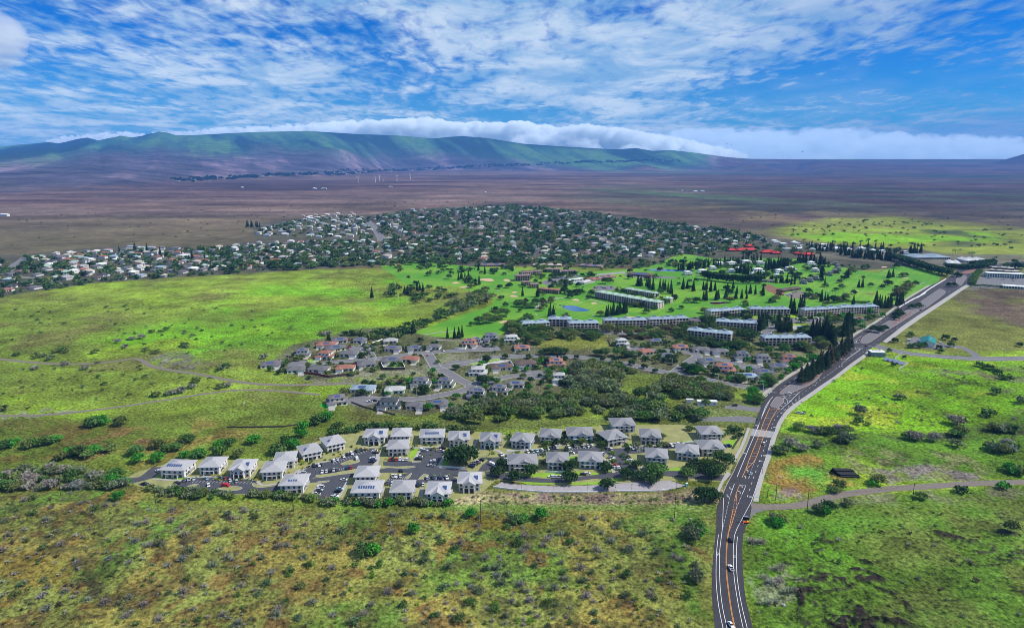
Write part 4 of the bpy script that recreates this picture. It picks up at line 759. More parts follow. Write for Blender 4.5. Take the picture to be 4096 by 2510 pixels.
for v, pts, w in (('G', [(-250, 860), (0, 850), (150, 817), (400, 800), (700, 796), (1000, 806), (1250, 836), (1500, 876), (1700, 921), (1880, 958), (2200, 1008), (2463, 1066), (2960, 1140)], 8), ('H', [(1800, 548), (2080, 508), (2463, 455)], 8), ('H', [(480, 505), (900, 480), (1190, 462), (1600, 405), (2463, 358)], 8), ('H', [(1855, 545), (1960, 595), (2180, 720), (1900, 808), (1500, 855), (1120, 850)], 9),
                  ('G', [(0, 1060), (150, 1045), (300, 1005), (580, 978)], 9), ('R', [(180, 1185), (450, 1200), (790, 1280)], 8), ('G', [(1960, 962), (2140, 835), (2190, 795), (2150, 770), (1560, 722)], 8), ('M', [(300, 850), (340, 890), (370, 930), (400, 995)], 18), ('Q', [(-300, 700), (60, 650), (220, 560), (420, 410), (510, 345)], 14), ('Q', [(800, 740), (930, 780), (1160, 900)], 14)): ROADS.append((poly(v, pts), w))
ROADS += [(l, 9) for l in TOWNST] + [(TR1, 6), (TR2, 6), (TR3, 7)]
def grow():
    """the 300 that show largest of each kind stand as things, any others of the kind as one mass"""
    by = {}
    for q in TREES: by.setdefault(q[0], []).append(q)
    for k, L in by.items():
        crowns, trunks, lowr = KIND[k]; L.sort(key=lambda q: -q[3] / math.hypot(q[1], q[2]))
        keep, rest = L[:300], L[300:]
        if k == 'garden_tree': keep = [q for q in keep]
        for i, (k_, x, y, s, tint, where, grp, sz, word) in enumerate(keep):
            z = gz(x, y); rz = rnd.uniform(0, 6.28); c0 = TINT[tint]; j = rnd.uniform(.8, 1.25); c_ = tuple(min(1, v_ * j * rnd.uniform(.9, 1.1)) for v_ in c0)
            if k == 'scrub_bush': me_ = crowns[i % 3 if tint in ('grey', 'pale') else (3 + i % 3 if tint in ('bright', 'mid', 'lime', 'dark', 'magenta', 'yellow') else 6 + i % 2)]
            else: me_ = crowns[i % len(crowns)]
            w_ = word or WORD[tint]; big = 'large ' if s > 1.3 else ('small ' if s < .75 else '')
            lab = f'{big}{w_} {NOUN[k][0]} {where}'
            if trunks:
                u = rnd.uniform(.75, 1.35) if k in ('pine_tree', 'ironwood_tree') else rnd.uniform(.9, 1.15); sz = sz * rnd.uniform(.8, 1.15)
                o = thing(k, lab, NOUN[k][1], (x, y, z), rz, grp, (s * u, s * u / rnd.uniform(.9, 1.1), sz)); obj('crown', me_, o, col=c_); obj('trunk', trunks[i % len(trunks)], o)
            else:
                o = obj(k, me_, None, (x, y, z - .05), rz, (s, s, sz), c_); tag(o, lab, NOUN[k][1], grp)
        if rest and lowr:
            for tint in sorted({q[4] for q in rest}):
                LL = [q for q in rest if q[4] == tint]
                Vs, Fs, o_ = [], [], 0
                for i, q in enumerate(LL):
                    V, F_ = lowr[i % len(lowr)]; a_ = rnd.uniform(0, 6.28); ca_, sa = math.cos(a_), math.sin(a_)
                    Vs.append(np.stack([(V[:, 0] * ca_ - V[:, 1] * sa) * q[3] + q[1], (V[:, 0] * sa + V[:, 1] * ca_) * q[3] + q[2], V[:, 2] * q[7] + gz(q[1], q[2])], 1)); Fs.append(F_ + o_); o_ += len(V)
                o = obj('far_' + ('shrubs' if k == 'scrub_bush' else 'trees'), npmesh('foliage', np.concatenate(Vs), np.concatenate(Fs), 'leaves'), col=TINT[tint]); o['kind'] = 'stuff'

# ------------------------------------------------------------------ buildings
WINDOWS = {}
def window(parent, x, y, z, w, h, side='f', name='window', m='glass_dark', dp=.12):
    key = (round(w, 1), round(h, 1), side in 'fb', name, m)
    if key not in WINDOWS: WINDOWS[key] = (MB().box(-w / 2, w / 2, -dp / 2, dp / 2, 0, h) if key[2] else MB().box(-dp / 2, dp / 2, -w / 2, w / 2, 0, h)).mesh(name, m)
    return obj(name, WINDOWS[key], parent, (x, y, z))
def slope_panel(parent, x0, x1, ya, za, yb, zb, u0, u1, name='solar_panel', m='panel_blue', lift=.10):
    """a panel lying on the roof plane that climbs from (ya, za) to (yb, zb)"""
    mb = MB(); L = math.hypot(yb - ya, zb - za); ny, nz = -(zb - za) / L * lift, abs(yb - ya) / L * lift
    if yb < ya: ny = -ny
    pa = (ya + (yb - ya) * u0, za + (zb - za) * u0); pb = (ya + (yb - ya) * u1, za + (zb - za) * u1)
    mb.add([(x0, pa[0], pa[1]), (x1, pa[0], pa[1]), (x1, pb[0], pb[1]), (x0, pb[0], pb[1]), (x0, pa[0] + ny, pa[1] + nz), (x1, pa[0] + ny, pa[1] + nz), (x1, pb[0] + ny, pb[1] + nz), (x0, pb[0] + ny, pb[1] + nz)],
           [(4, 5, 6, 7), (0, 1, 5, 4), (1, 2, 6, 5), (2, 3, 7, 6), (3, 0, 4, 7)])
    return obj(name, mb.mesh(name, m), parent)
RC = dict(grey=(.128, .126, .13), dark=(.05, .055, .065), terra=(.27, .12, .085), brown=(.105, .075, .065), purple=(.135, .12, .13), light=(.36, .36, .35), blue=(.24, .31, .36), white=(.62, .63, .62), estate=(.33, .327, .332), estate2=(.24, .24, .248), green=(.27, .37, .30), mauve=(.20, .145, .135), red=(.42, .035, .035), teal=(.015, .17, .17), tan=(.40, .35, .28))
RW = dict(grey='grey', dark='charcoal', terra='terracotta', brown='brown', purple='purple-grey', light='pale grey', blue='blue-grey', white='white', green='sage green', mauve='mauve', red='red', teal='teal', tan='tan')
def roof_col(k): j = rnd.uniform(.88, 1.12); return tuple(c_ * j for c_ in RC[k])
def put(v, x, y, wpx):
    X, Y, Z = at(v, x, y); return X, Y, Z, wpx * VIEW[v][2] / ppm(X, Y)
def house(v, x, y, wpx, st=1, roof='grey', yaw=0, solar=0, label=None, wall=(.74, .72, .66), wing=1, garage=1):
    X, Y, Z, w = put(v, x, y, wpx); w = max(9, min(w, 24)); d = max(8, min(w * .68, 13)); a_ = R(yaw)
    cx, cy = X - math.sin(a_) * d / 2, Y + math.cos(a_) * d / 2
    KEEP.append((cx, cy, max(w, d) * .56))
    lab = label or f"{'two-storey' if st == 2 else 'single-storey'} house with {RW[roof]} roof{' and solar panels' if solar else ''}"
    o = thing('house', lab, 'house', (cx, cy, Z), a_, 'houses along the residential streets')
    h1, rh = 3.0, 1.9 + .03 * w; wc = tuple(min(.8, c_ * rnd.uniform(.9, 1.08)) for c_ in wall); rc = roof_col(roof)
    side = 1 if (int(x) % 2) else -1; ww = w * .36; wx = side * w * .27
    wm, rm = MB(), MB()
    wm.box(-w / 2, w / 2, -d / 2, d / 2, -.4, h1)
    if wing: wm.box(wx - ww / 2, wx + ww / 2, -d / 2 - 3.2, -d / 2, -.4, h1 - .06)
    if st == 1:
        rm.hip(-w / 2, w / 2, -d / 2, d / 2, h1, rh)
        if wing: rm.hip(wx - ww / 2, wx + ww / 2, -d / 2 - 3.2, d * .1, h1 - .03, rh * .62, .55)
        zt, x0, x1, y0, y1, hh_ = h1 + .22, -w / 2 - .6, w / 2 + .6, -d / 2 - .6, d / 2 + .6, rh
    else:
        k = .36; x0, x1 = -w * k, w * k
        rm.hip(-w / 2, w / 2, -d / 2, d / 2, h1, 1.3)
        if wing: rm.hip(wx - ww / 2, wx + ww / 2, -d / 2 - 3.2, d * .1, h1 - .03, 1.1, .55)
        wm.box(x0, x1, -d * .42, d * .46, h1 + .1, h1 + 3.2); rm.hip(x0, x1, -d * .42, d * .46, h1 + 3.2, rh * .85)
        zt, y0, y1, hh_ = h1 + 3.42, -d * .42 - .6, d * .46 + .6, rh * .85; x0 -= .6; x1 += .6
        for q in (-.22, 0.02, .24): window(o, q * w, -d * .42 - .03, h1 + 1.35, 1.6, 1.25)
        window(o, w * k + .03, 0, h1 + 1.35, 1.6, 1.2, 's'); window(o, -w * k - .03, 0, h1 + 1.35, 1.6, 1.2, 's')
    obj('wall', wm.mesh('wall', 'wall'), o, col=wc); obj('roof', rm.mesh('roof', 'roof'), o, col=rc)
    for q in (-.36, -.12, .12, .36):
        if not wing or abs(q * w - wx) > ww / 2 + .6: window(o, q * w, -d / 2 - .03, .7, 2.0, 1.7)
    for q in (-.22, .2): window(o, w / 2 + .03, q * d, .9, 1.6, 1.3, 's'); window(o, -w / 2 - .03, q * d, .9, 1.6, 1.3, 's')
    if wing: struct(obj('driveway', MB().box(wx - 2.6, wx + 2.6, -d / 2 - 10.5, -d / 2 - 3.3, .02, .13).mesh('driveway', 'concrete'), None, (cx, cy, Z), a_))
    if wing:
        if garage: window(o, wx, -d / 2 - 3.23, 0, min(4.8, ww - .8), 2.2, 'f', 'garage_door', 'trim')
        else: window(o, wx, -d / 2 - 3.23, .8, 2.0, 1.5)
    window(o, -side * w * .02, -d / 2 - .04, 0, 1.1, 2.1, 'f', 'door', 'wood_red')
    if solar:
        cy_ = (y0 + y1) / 2; k = min(x1 - x0, y1 - y0) / 2; u0 = .28; xs = (x0 + x1) / 2
        pw = min(6.5, (x1 - x0) - 2 * k * .8); pw = max(3.5, pw); sx = -side * (pw * .1)
        slope_panel(o, xs + sx - pw / 2, xs + sx + pw / 2, y0, zt, cy_, zt + hh_, .30, .74)
    return o
def condo(v, xl, xr, yb, kind_='hip', yaw=0, panels=0, label='', tone='estate', porch=True):
    X, Y, Z, w = put(v, (xl + xr) / 2, yb, xr - xl); w = max(12.5, min(w, 24)); d = 15.0 if w < 20 else 15.5; a_ = R(yaw)
    cx, cy = X - math.sin(a_) * d / 2, Y + math.cos(a_) * d / 2; KEEP.append((cx, cy, max(w, d) * .52))
    o = thing('condo_house', label, 'condo building', (cx, cy, Z), a_, 'two-storey condo buildings of the estate')
    wc = (.62, .615, .58) if tone == 'estate' else ((.50, .475, .42) if int(xl) % 3 else (.46, .52, .56)); rc = roof_col(tone); h = 5.5; rh = 2.7 if tone == 'estate' else 3.2
    wm, rm, tm = MB(), MB(), MB()
    wm.box(-w / 2, w / 2, -d / 2, d / 2, -.6, h); rm.hip(-w / 2, w / 2, -d / 2, d / 2, h, rh, .95)
    y0 = -d / 2
    if kind_ == 'gable':
        gw = w * .52; wm.box(-gw / 2, gw / 2, y0 - 2.4, y0, -.6, h - .12)
        wm.add([(-gw / 2, y0 - 2.4, h - .1), (gw / 2, y0 - 2.4, h - .1), (0, y0 - 2.4, h + 2.0)], [(0, 1, 2)])
        rm.gable(-gw / 2, gw / 2, y0 - 2.4, 0, h - .1, 2.35, .7)
        for s in (-1, 1): tm.add([(s * (gw / 2 + .8), y0 - 3.02, h - .55), (0, y0 - 3.02, h + 2.25), (0, y0 - 3.02, h + 2.6), (s * (gw / 2 + .8), y0 - 3.02, h - .1)], [(0, 1, 2, 3) if s < 0 else (3, 2, 1, 0)])
        obj('gable_trim', tm.mesh('gable_trim', 'trim'), o)
        for s in (-1, 1):
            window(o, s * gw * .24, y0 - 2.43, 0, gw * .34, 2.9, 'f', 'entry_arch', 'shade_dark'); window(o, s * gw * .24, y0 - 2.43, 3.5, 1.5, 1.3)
            window(o, s * (gw / 2 + (w - gw) / 4), y0 - .03, 3.4, 1.3, 1.3); window(o, s * (gw / 2 + (w - gw) / 4), y0 - .03, .7, 1.3, 1.6)
            col_ = MB().box(-.25, .25, -.25, .25, -.3, 3.0); obj('column', col_.mesh('column', 'trim'), o, (s * (gw / 2 - .1), y0 - 2.75, 0))
        obj('column', MB().box(-.25, .25, -.25, .25, -.3, 3.0).mesh('column', 'trim'), o, (0, y0 - 2.75, 0))
        slope_panel(o, w * .2, w * .4, y0 - .95, h + .22, 0, h + .22 + rh, .38, .8, 'solar_panel')
    else:
        n = 5 if w > 18 else 4
        for k in range(n): window(o, (-.5 + (k + .5) / n) * w * .92, y0 - .03, 3.4, 1.35, 1.3)
        for k in range(n): window(o, (-.5 + (k + .5) / n) * w * .92, y0 - .03, .5, 1.7, 1.9, 'f', 'lanai_door' if k % 2 else 'window')
        if porch:
            pm = MB(); pm.gable(-w * .26, w * .26, y0 - 1.6, y0, 2.95, .7, .3, .15, 'y') if tone != 'estate' else pm.box(-w * .28, w * .28, y0 - 1.8, y0 - .01, 2.95, 3.15)
            obj('porch_roof', pm.mesh('porch_roof', 'roof'), o, col=rc)
            for s in (-1, 1): obj('column', MB().box(-.18, .18, -.18, .18, -.3, 2.95).mesh('column', 'trim'), o, (s * w * .25, y0 - 1.55, 0))
        if tone != 'estate':
            gw = w * .42; rm.gable(-gw / 2 + w * .08, gw / 2 + w * .08, y0 - .2, 0, h + .05, 1.9, .5); wm.add([(-gw / 2 + w * .08, y0 - .15, h), (gw / 2 + w * .08, y0 - .15, h), (w * .08, y0 - .15, h + 1.8)], [(0, 1, 2)])
            for s in (-1, 1): tm.add([(w * .08 + s * (gw / 2 + .5), y0 - .74, h - .3), (w * .08, y0 - .74, h + 1.95), (w * .08, y0 - .74, h + 2.25), (w * .08 + s * (gw / 2 + .5), y0 - .74, h + .05)], [(0, 1, 2, 3) if s < 0 else (3, 2, 1, 0)])
            obj('gable_trim', tm.mesh('gable_trim', 'trim'), o)
            bm_ = MB().box(-w * .3, w * .3, y0 - 1.3, y0 - .01, 2.9, 3.05); obj('balcony', bm_.mesh('balcony', 'trim'), o)
    for s in (-1, 1):
        for k in (-.3, 0, .3): window(o, s * (w / 2 + .03), k * d, 3.4, 1.3, 1.25, 's'); window(o, s * (w / 2 + .03), k * d + .4, .6, 1.6, 1.8, 's')
    # side stair with its own little roof, on the right-hand wall
    sm = MB().box(w / 2, w / 2 + 1.7, -d * .18, d * .22, 2.7, 2.95); obj('entry_roof', sm.mesh('entry_roof', 'roof'), o, col=rc)
    obj('column', MB().box(-.17, .17, -.17, .17, -.4, 2.7).mesh('column', 'trim'), o, (w / 2 + 1.45, -d * .14, 0))
    obj('wall', wm.mesh('wall', 'wall'), o, col=wc); obj('roof', rm.mesh('roof', 'roof'), o, col=rc)
    fm = MB()
    for a1, b1, c1_, d1 in ((-w / 2 - 1, w / 2 + 1, y0 - 1, y0 - .94), (-w / 2 - 1, w / 2 + 1, d / 2 + .94, d / 2 + 1)): fm.box(a1, b1, c1_, d1, h - .05, h + .26)
    for a1, b1 in ((-w / 2 - 1, -w / 2 - .96), (w / 2 + .96, w / 2 + 1)): fm.box(a1, b1, y0 - .93, d / 2 + .93, h - .05, h + .26)
    obj('fascia', fm.mesh('fascia', 'trim'), o)
    for k in range(panels):
        pw = 1.05; sp = 1.45; x0 = (k - (panels - 1) / 2) * sp
        slope_panel(o, x0 - pw / 2, x0 + pw / 2, y0 - .95, h + .22, 0, h + .22 + rh, .40, .66)
    return o
def block(v, x0, y0, x1, y1, nseg, floors=3, roof='blue', label='', wall=(.46, .41, .36), depth=15, vents=True, name='apartment_block', cat='apartment block', grp='resort apartment blocks', bays=4, rh=2.6, flatroof=False, solar=False, fl=2.95):
    A, B = Vector(at(v, x0, y0)), Vector(at(v, x1, y1)); A.z = B.z = max(gz(A.x, A.y), 0); D = B - A; w = D.length; a_ = math.atan2(D.y, D.x)
    n = Vector((-math.sin(a_), math.cos(a_), 0)); c_ = (A + B) / 2 + n * depth / 2; KEEP.append((c_.x, c_.y, depth * .6))
    for k in range(1, 4):
        for s in (-1, 1): q = c_ + D.normalized() * s * w * k / 8; KEEP.append((q.x, q.y, depth * .6))
    o = thing(name, label, cat, (c_.x, c_.y, A.z), a_, grp)
    h = floors * fl; sw = w / nseg; wm, rm = MB(), MB(); rc = roof_col(roof)
    for s in range(nseg):
        xa, xb = -w / 2 + s * sw, -w / 2 + (s + 1) * sw; off = .7 * (s % 2)
        wm.box(xa + .01, xb - .01, -depth / 2 - off, depth / 2 - off, -.5, h)
        if flatroof: rm.box(xa - .4, xb + .4 - .02 * s, -depth / 2 - off - .5, depth / 2 - off + .5, h, h + .4 + .01 * s)
        else: rm.hip(xa, xb, -depth / 2 - off, depth / 2 - off, h + .01 * s, rh, .7, .22, min(sw, depth) * .42)
        nb = max(2, int(round(sw / bays)))
        for f in range(floors):
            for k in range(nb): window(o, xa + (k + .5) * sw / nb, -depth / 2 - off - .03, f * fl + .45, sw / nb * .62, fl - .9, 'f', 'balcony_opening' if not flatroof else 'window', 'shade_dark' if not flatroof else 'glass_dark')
        if not flatroof:
            for f in range(1, floors): obj('balcony', MB().box(xa + .3, xb - .3, -depth / 2 - off - 1.0, -depth / 2 - off - .01, f * fl - .12, f * fl + .12).mesh('balcony', 'wall'), o, col=tuple(q * 1.25 for q in wall))
            for k in range(nb + 1): obj('column', MB().box(-.2, .2, -.2, .2, -.4, h - .02).mesh('column', 'wall'), o, (xa + .35 + k * (sw - .7) / nb, -depth / 2 - off - .9, 0), col=tuple(q * 1.3 for q in wall))
        if vents and not flatroof:
            ventm = MB().box(-sw * .13, sw * .13, -1.5, 1.5, 0, 1.0); ventm.gable(-sw * .13, sw * .13, -1.5, 1.5, 1.0, .5, .3, .12)
            obj('roof_vent', ventm.mesh('roof_vent', 'roof'), o, ((xa + xb) / 2, -off, h + rh * .82), col=rc)
    for e in (-1, 1):
        for f in range(floors):
            for k in (-.25, .25): window(o, e * (w / 2 + .02), k * depth - .3, f * fl + .8, 1.5, 1.5, 's')
    obj('wall', wm.mesh('wall', 'wall'), o, col=wall); obj('roof', rm.mesh('roof', 'roof'), o, col=rc)
    if solar: slope_panel(o, -w * .25, w * .3, -depth / 2 - .7, h + .22, 0, h + .22 + rh, .15, .8, 'solar_panel')
    return o

# ------------------------------------------------------------------ vehicles (nose towards +y)
def prism(mb, prof, wb, wt=None):
    zs = [z for _, z in prof]; lo, hi = min(zs), max(zs); wt = wb if wt is None else wt; n = len(prof)
    wd = [wb + (wt - wb) * ((z - lo) / (hi - lo + 1e-9)) for z in zs]
    mb.add([(-wd[i], y, z) for i, (y, z) in enumerate(prof)] + [(wd[i], y, z) for i, (y, z) in enumerate(prof)],
           [tuple(range(n)), tuple(range(2 * n - 1, n - 1, -1))] + [(i, n + i, n + (i + 1) % n, (i + 1) % n) for i in range(n)]); return mb
def wheel_mesh():
    mb = MB(); mb.tube((-.11, 0, 0), (.11, 0, 0), .33, .33, 14); return mb.mesh('wheel', 'tyre')
WHEEL = wheel_mesh(); RIM = MB().tube((-.125, 0, 0), (.125, 0, 0), .19, .19, 10).mesh('rim', 'rim')
CARS = {}
CARS['sedan'] = (prism(MB(), [(-2.2, .3), (2.15, .3), (2.27, .5), (2.15, .74), (.95, .93), (-1.55, .97), (-2.15, .9), (-2.27, .6)], .88, .80).mesh('body', 'car_paint'), prism(MB(), [(1.0, .9), (.3, 1.38), (-.95, 1.42), (-1.75, .93)], .78, .6).mesh('glasshouse', 'glass_dark'), prism(MB(), [(.28, 1.37), (-.93, 1.40), (-.88, 1.46), (.2, 1.44)], .62, .56).mesh('roof', 'car_paint'), 1.42, [])
CARS['suv'] = (prism(MB(), [(-2.25, .38), (2.2, .38), (2.3, .6), (2.2, .9), (1.05, 1.06), (-2.2, 1.1), (-2.3, .7)], .93, .88).mesh('body', 'car_paint'), prism(MB(), [(1.05, 1.03), (.45, 1.62), (-1.95, 1.64), (-2.22, 1.08)], .86, .7).mesh('glasshouse', 'glass_dark'), prism(MB(), [(.42, 1.6), (-1.93, 1.63), (-1.85, 1.72), (.32, 1.70)], .72, .66).mesh('roof', 'car_paint'), 1.45, [])
pk = prism(MB(), [(-2.6, .45), (2.6, .45), (2.72, .7), (2.6, .98), (1.3, 1.1), (-2.68, 1.1), (-2.7, .6)], .95, .93).mesh('body', 'car_paint')
CARS['pickup'] = (pk, prism(MB(), [(1.35, 1.08), (.75, 1.7), (-.55, 1.72), (-.75, 1.09)], .84, .7).mesh('glasshouse', 'glass_dark'), prism(MB(), [(.72, 1.68), (-.53, 1.71), (-.5, 1.79), (.65, 1.77)], .72, .66).mesh('roof', 'car_paint'), 1.7, [('cargo_bed', MB().box(-.74, .74, -2.5, -.95, 1.0, 1.115).mesh('cargo_bed', 'shade_dark'))])
CARS['van'] = (prism(MB(), [(-2.5, .4), (2.3, .4), (2.5, .7), (2.35, 1.05), (1.7, 1.2), (1.1, 2.0), (-2.45, 2.05), (-2.55, .6)], .98, .9).mesh('body', 'car_paint'), prism(MB(), [(1.68, 1.24), (1.14, 1.92), (.0, 1.92), (.0, 1.24)], .985, .93).mesh('glasshouse', 'glass_dark'), None, 1.5, [])
LIGHT = MB().box(-.2, .2, -.04, .04, -.09, .09).mesh('headlight', 'lamp_glass'); TAIL = MB().box(-.16, .16, -.04, .04, -.1, .1).mesh('tail_light', 'tail_red')
CC = dict(white=(.66, .66, .65), silver=(.42, .43, .45), black=(.015, .015, .018), grey=(.12, .125, .135), red=(.42, .012, .015), navy=(.015, .03, .10), blue=(.03, .12, .4), tan=(.42, .36, .27), green=(.03, .10, .06), lightblue=(.35, .55, .68))
CN = dict(white='white', silver='silver', black='black', grey='dark grey', red='red', navy='navy blue', blue='blue', tan='tan', green='green', lightblue='pale blue')
def car(v, x, y, rz, colr, kind_='sedan', where='', grp='cars parked at the estate', lights=False, label=None):
    X, Y, Z = at(v, x, y); kk = dict(sedan='sedan', suv='car', pickup='pickup', van='van')[kind_]
    o = thing({'sedan': 'car', 'suv': 'car', 'pickup': 'pickup_truck', 'van': 'van'}[kind_], label or f'{CN[colr]} {kk} {where}', 'pickup truck' if kind_ == 'pickup' else ('van' if kind_ == 'van' else 'car'), (X, Y, max(Z, 0) + .11), rz, grp)
    body, glass, roof_, ax, extra = CARS[kind_]; c_ = CC[colr]
    obj('body', body, o, col=c_); obj('window', glass, o)
    if roof_: obj('roof', roof_, o, col=c_)
    for n_, e in extra: obj(n_, e, o)
    for sx in (-.82, .82):
        for sy in (-ax, ax):
            w_ = obj('wheel', WHEEL, o, (sx, sy, .33))
            if lights: obj('rim', RIM, w_)
    if lights:
        L = max(q.co.y for q in body.vertices); z = .68 if kind_ == 'sedan' else .82
        for sx in (-.6, .6): obj('headlight', LIGHT, o, (sx, L - .09, z)); obj('tail_light', TAIL, o, (sx * 1.1, -L + .03, z))
    return o
# ------------------------------------------------------------------ the condo estate in front
CONDOS = [
    ('a', 595, 890, 802, 'hip', -4, 7, 'estate', 'pale condo with seven roof panels beside the short west drive'),
    ('a', 1105, 1290, 762, 'hip', 2, 4, 'estate', 'pale condo with roof panels behind the curved west parking bays'),
    ('a', 1455, 1690, 795, 'gable', 2, 0, 'estate', 'gable-fronted pale condo behind the curved west parking bays'),
    ('a', 1850, 2085, 822, 'hip', 6, 4, 'estate', 'pale condo with roof panels at the end of the curved bays'),
    ('a', 2025, 2210, 692, 'hip', 10, 4, 'estate', 'pale condo set back uphill behind the end of the curved bays'),
    ('a', 2070, 2350, 992, 'hip', 2, 4, 'estate', 'pale condo half hidden by shrubs, nearest the two-row west lot'),
    ('b', 230, 390, 582, 'hip', 30, 0, 'estate', 'slanted pale condo with long blue array, lower of its pair'),
    ('b', 515, 690, 472, 'hip', 32, 0, 'estate', 'slanted pale condo with long blue array, upper of its pair'),
    ('b', 945, 1195, 386, 'gable', 2, 0, 'estate', 'gable-fronted pale condo at the head of the looped lot'),
    ('b', 1290, 1500, 376, 'hip', 3, 3, 'estate', 'pale condo with three panels, directly behind another panelled condo'),
    ('b', 1240, 1470, 532, 'hip', 3, 3, 'estate', 'pale condo with three panels facing a row of red and white cars'),
    ('b', 1640, 1920, 388, 'hip', 3, 7, 'estate', 'wide pale condo with seven panels above the north-south lot'),
    ('b', 1995, 2230, 418, 'gable', 3, 0, 'estate', 'gable-fronted pale condo above the big round-crowned tree'),
    ('b', 835, 1085, 884, 'hip', 1, 4, 'estate', 'pale condo with four panels, hidden below by a wider one'),
    ('b', 800, 1130, 1082, 'hip', 1, 7, 'estate', 'wide pale condo with seven panels at the south edge'),
    ('b', 1280, 1530, 1078, 'hip', 1, 4, 'estate', 'pale condo with four panels at the south edge'),
    ('b', 1715, 1985, 1098, 'gable', 0, 0, 'estate', 'gable-fronted pale condo with arches, lowest by the dry bank'),
    ('b', 2110, 2370, 966, 'gable', 0, 0, 'estate', 'gable-fronted pale condo with arches, east of its lower twin'),
    ('c', 375, 605, 437, 'gable', -2, 0, 'estate2', 'darker-roofed condo with blue-grey gable, westmost of the darker row'),
    ('c', 750, 985, 441, 'hip', -14, 0, 'estate2', 'darker-roofed condo turned slightly, second of the darker back row'),
    ('c', 1105, 1345, 386, 'hip', -8, 0, 'estate2', 'darker-roofed white condo, third of the darker back row'),
    ('c', 1455, 1755, 366, 'plain', 0, 0, 'estate2', 'long plain-roofed condo above the fresh green verge'),
    ('c', 1930, 2190, 402, 'hip', 22, 0, 'estate2', 'dark-roofed condo turned east, in front of another near the fence'),
    ('c', 2010, 2280, 242, 'hip', 4, 0, 'estate2', 'dark-roofed condo farthest back, behind the one turned east'),
    ('d', 500, 735, 542, 'hip', -8, 0, 'estate2', 'dark-roofed condo with reddish porch behind slanted parking bays'),
    ('c', 722, 1060, 722, 'plain', 0, 0, 'estate2', 'wide condo with pale blue walls inside the drive loop'),
    ('c', 1200, 1450, 702, 'hip', -3, 0, 'estate2', 'condo with a walled terrace inside the drive loop'),
    ('c', 1590, 1860, 690, 'plain', -6, 0, 'estate2', 'condo with arched ground floor inside the drive loop'),
    ('d', 570, 815, 800, 'hip', -10, 0, 'estate2', 'white-fronted dark-roofed condo beside the short south-east lot'),
    ('d', 945, 1195, 742, 'hip', -14, 0, 'estate2', 'condo behind dense trees with skylights on its roof'),
    ('d', 1250, 1530, 688, 'plain', 2, 0, 'estate2', 'dark-roofed condo half hidden by trees near the highway'),
    ('d', 1250, 1500, 502, 'hip', 2, 0, 'estate2', 'white dark-roofed condo in the corner nearest the highway'),
]
for v, xl, xr, yb, kd, yaw, pn, tone, lab in CONDOS:
    o = condo(v, xl, xr, yb, 'gable' if kd == 'gable' else 'hip', yaw, pn, lab, tone, porch=kd != 'plain')
    if yaw > 28: slope_panel(o, -4.2, 2.2, -8.45, 5.72, 0, 8.42, .36, .70)
# walls round the estate and along the lower lane
def wall(v, pts, h, t_, m, label, name='wall', cat='wall', cap=None, z=0.0, step=6):
    l = spline(poly(v, pts), step); c_ = l.mean(0); z0 = max(gz(*c_), 0); mb = MB(); strip_mb(mb, l - c_, t_, h, h + .3); o = obj(name, mb.mesh(name, m), None, (c_[0], c_[1], z0)); tag(o, label, cat)
    if cap: obj('coping', strip_mb(MB(), l - c_, t_ + .12, h + .06, .05).mesh('coping', cap), o)
    return o
wall('c', [(530, 918), (700, 940), (860, 957), (1200, 982), (1500, 984), (1820, 977)], .9, .3, 'white_wall', 'low white kerb wall edging the lower lane, west stretch')
wall('c', [(2060, 968), (2464, 966), (2600, 960), (2720, 945)], .9, .3, 'white_wall', 'low white kerb wall edging the lower lane, east stretch')
wall('b', [(1860, 668), (2000, 675), (2200, 692)], 1.2, .25, 'white_wall', 'white wall under the big round-crowned estate tree')
wall('c', [(700, 478), (900, 468), (1060, 462)], 1.1, .25, 'white_wall', 'white garden wall in front of the darker condo row')
wall('c', [(1175, 735), (1300, 742), (1415, 738)], 1.5, .25, 'white_wall', 'white terrace wall below the condo inside the loop')
wall('d', [(1640, 600), (1690, 520), (1740, 450)], 1.6, .2, 'stone_dark', 'dark fence beside the condo corner nearest the highway')
wall('d', [(450, 580), (600, 570), (730, 560)], 1.0, .25, 'white_wall', 'white wall in front of the condo with reddish porch')
wall('H', [(530, 600), (640, 612), (775, 640)], 2.2, .4, 'wood_red', 'reddish brown retaining wall under two grey-roofed houses')
wall('H', [(775, 642), (930, 622), (1072, 605)], 2.4, .4, 'stone_dark', 'dark retaining wall under a terracotta-roofed house')
wall('H', [(1292, 512), (1315, 565), (1420, 566), (1527, 562), (1500, 498)], 2.8, .4, 'stone_dark', 'dark retaining wall with white top round a raised lawn', cap='white_wall', step=50)
flat('raised_lawn', poly('H', [(1300, 514), (1320, 558), (1522, 554), (1496, 503)]), .12, 'lawn_fresh')
wall('G', [(40, 905), (150, 880), (280, 858), (345, 852), (385, 912)], 2.2, .35, 'white_wall', 'tall white garden wall round a brown-roofed yard', step=50)
wall('H', [(980, 455), (1060, 450), (1068, 418)], 1.4, .3, 'white_wall', 'white curved pool wall beside a green covered pool'); flat('pool_cover', poly('H', [(890, 378), (930, 362), (985, 368), (940, 386)]), .12, 'green_smooth')
wall('H', [(1200, 305), (1250, 290), (1305, 268)], 1.6, .3, 'white_wall', 'white slanting wall behind the upper cul-de-sac')
wall('H', [(2010, 360), (2120, 362), (2130, 330)], 2.0, .4, 'white_wall', 'white retaining wall below terracotta-roofed terrace houses')
wall('W', [(1600, 897), (1750, 896), (2000, 892), (2080, 880), (2150, 862)], 1.1, .5, 'stone_dark', 'dark lava-stone wall crossing the grass above the estate')
wall('G', [(1310, 640), (1325, 670), (1340, 705)], 1.2, .4, 'rock', 'rough stone wall climbing beside the dry field')
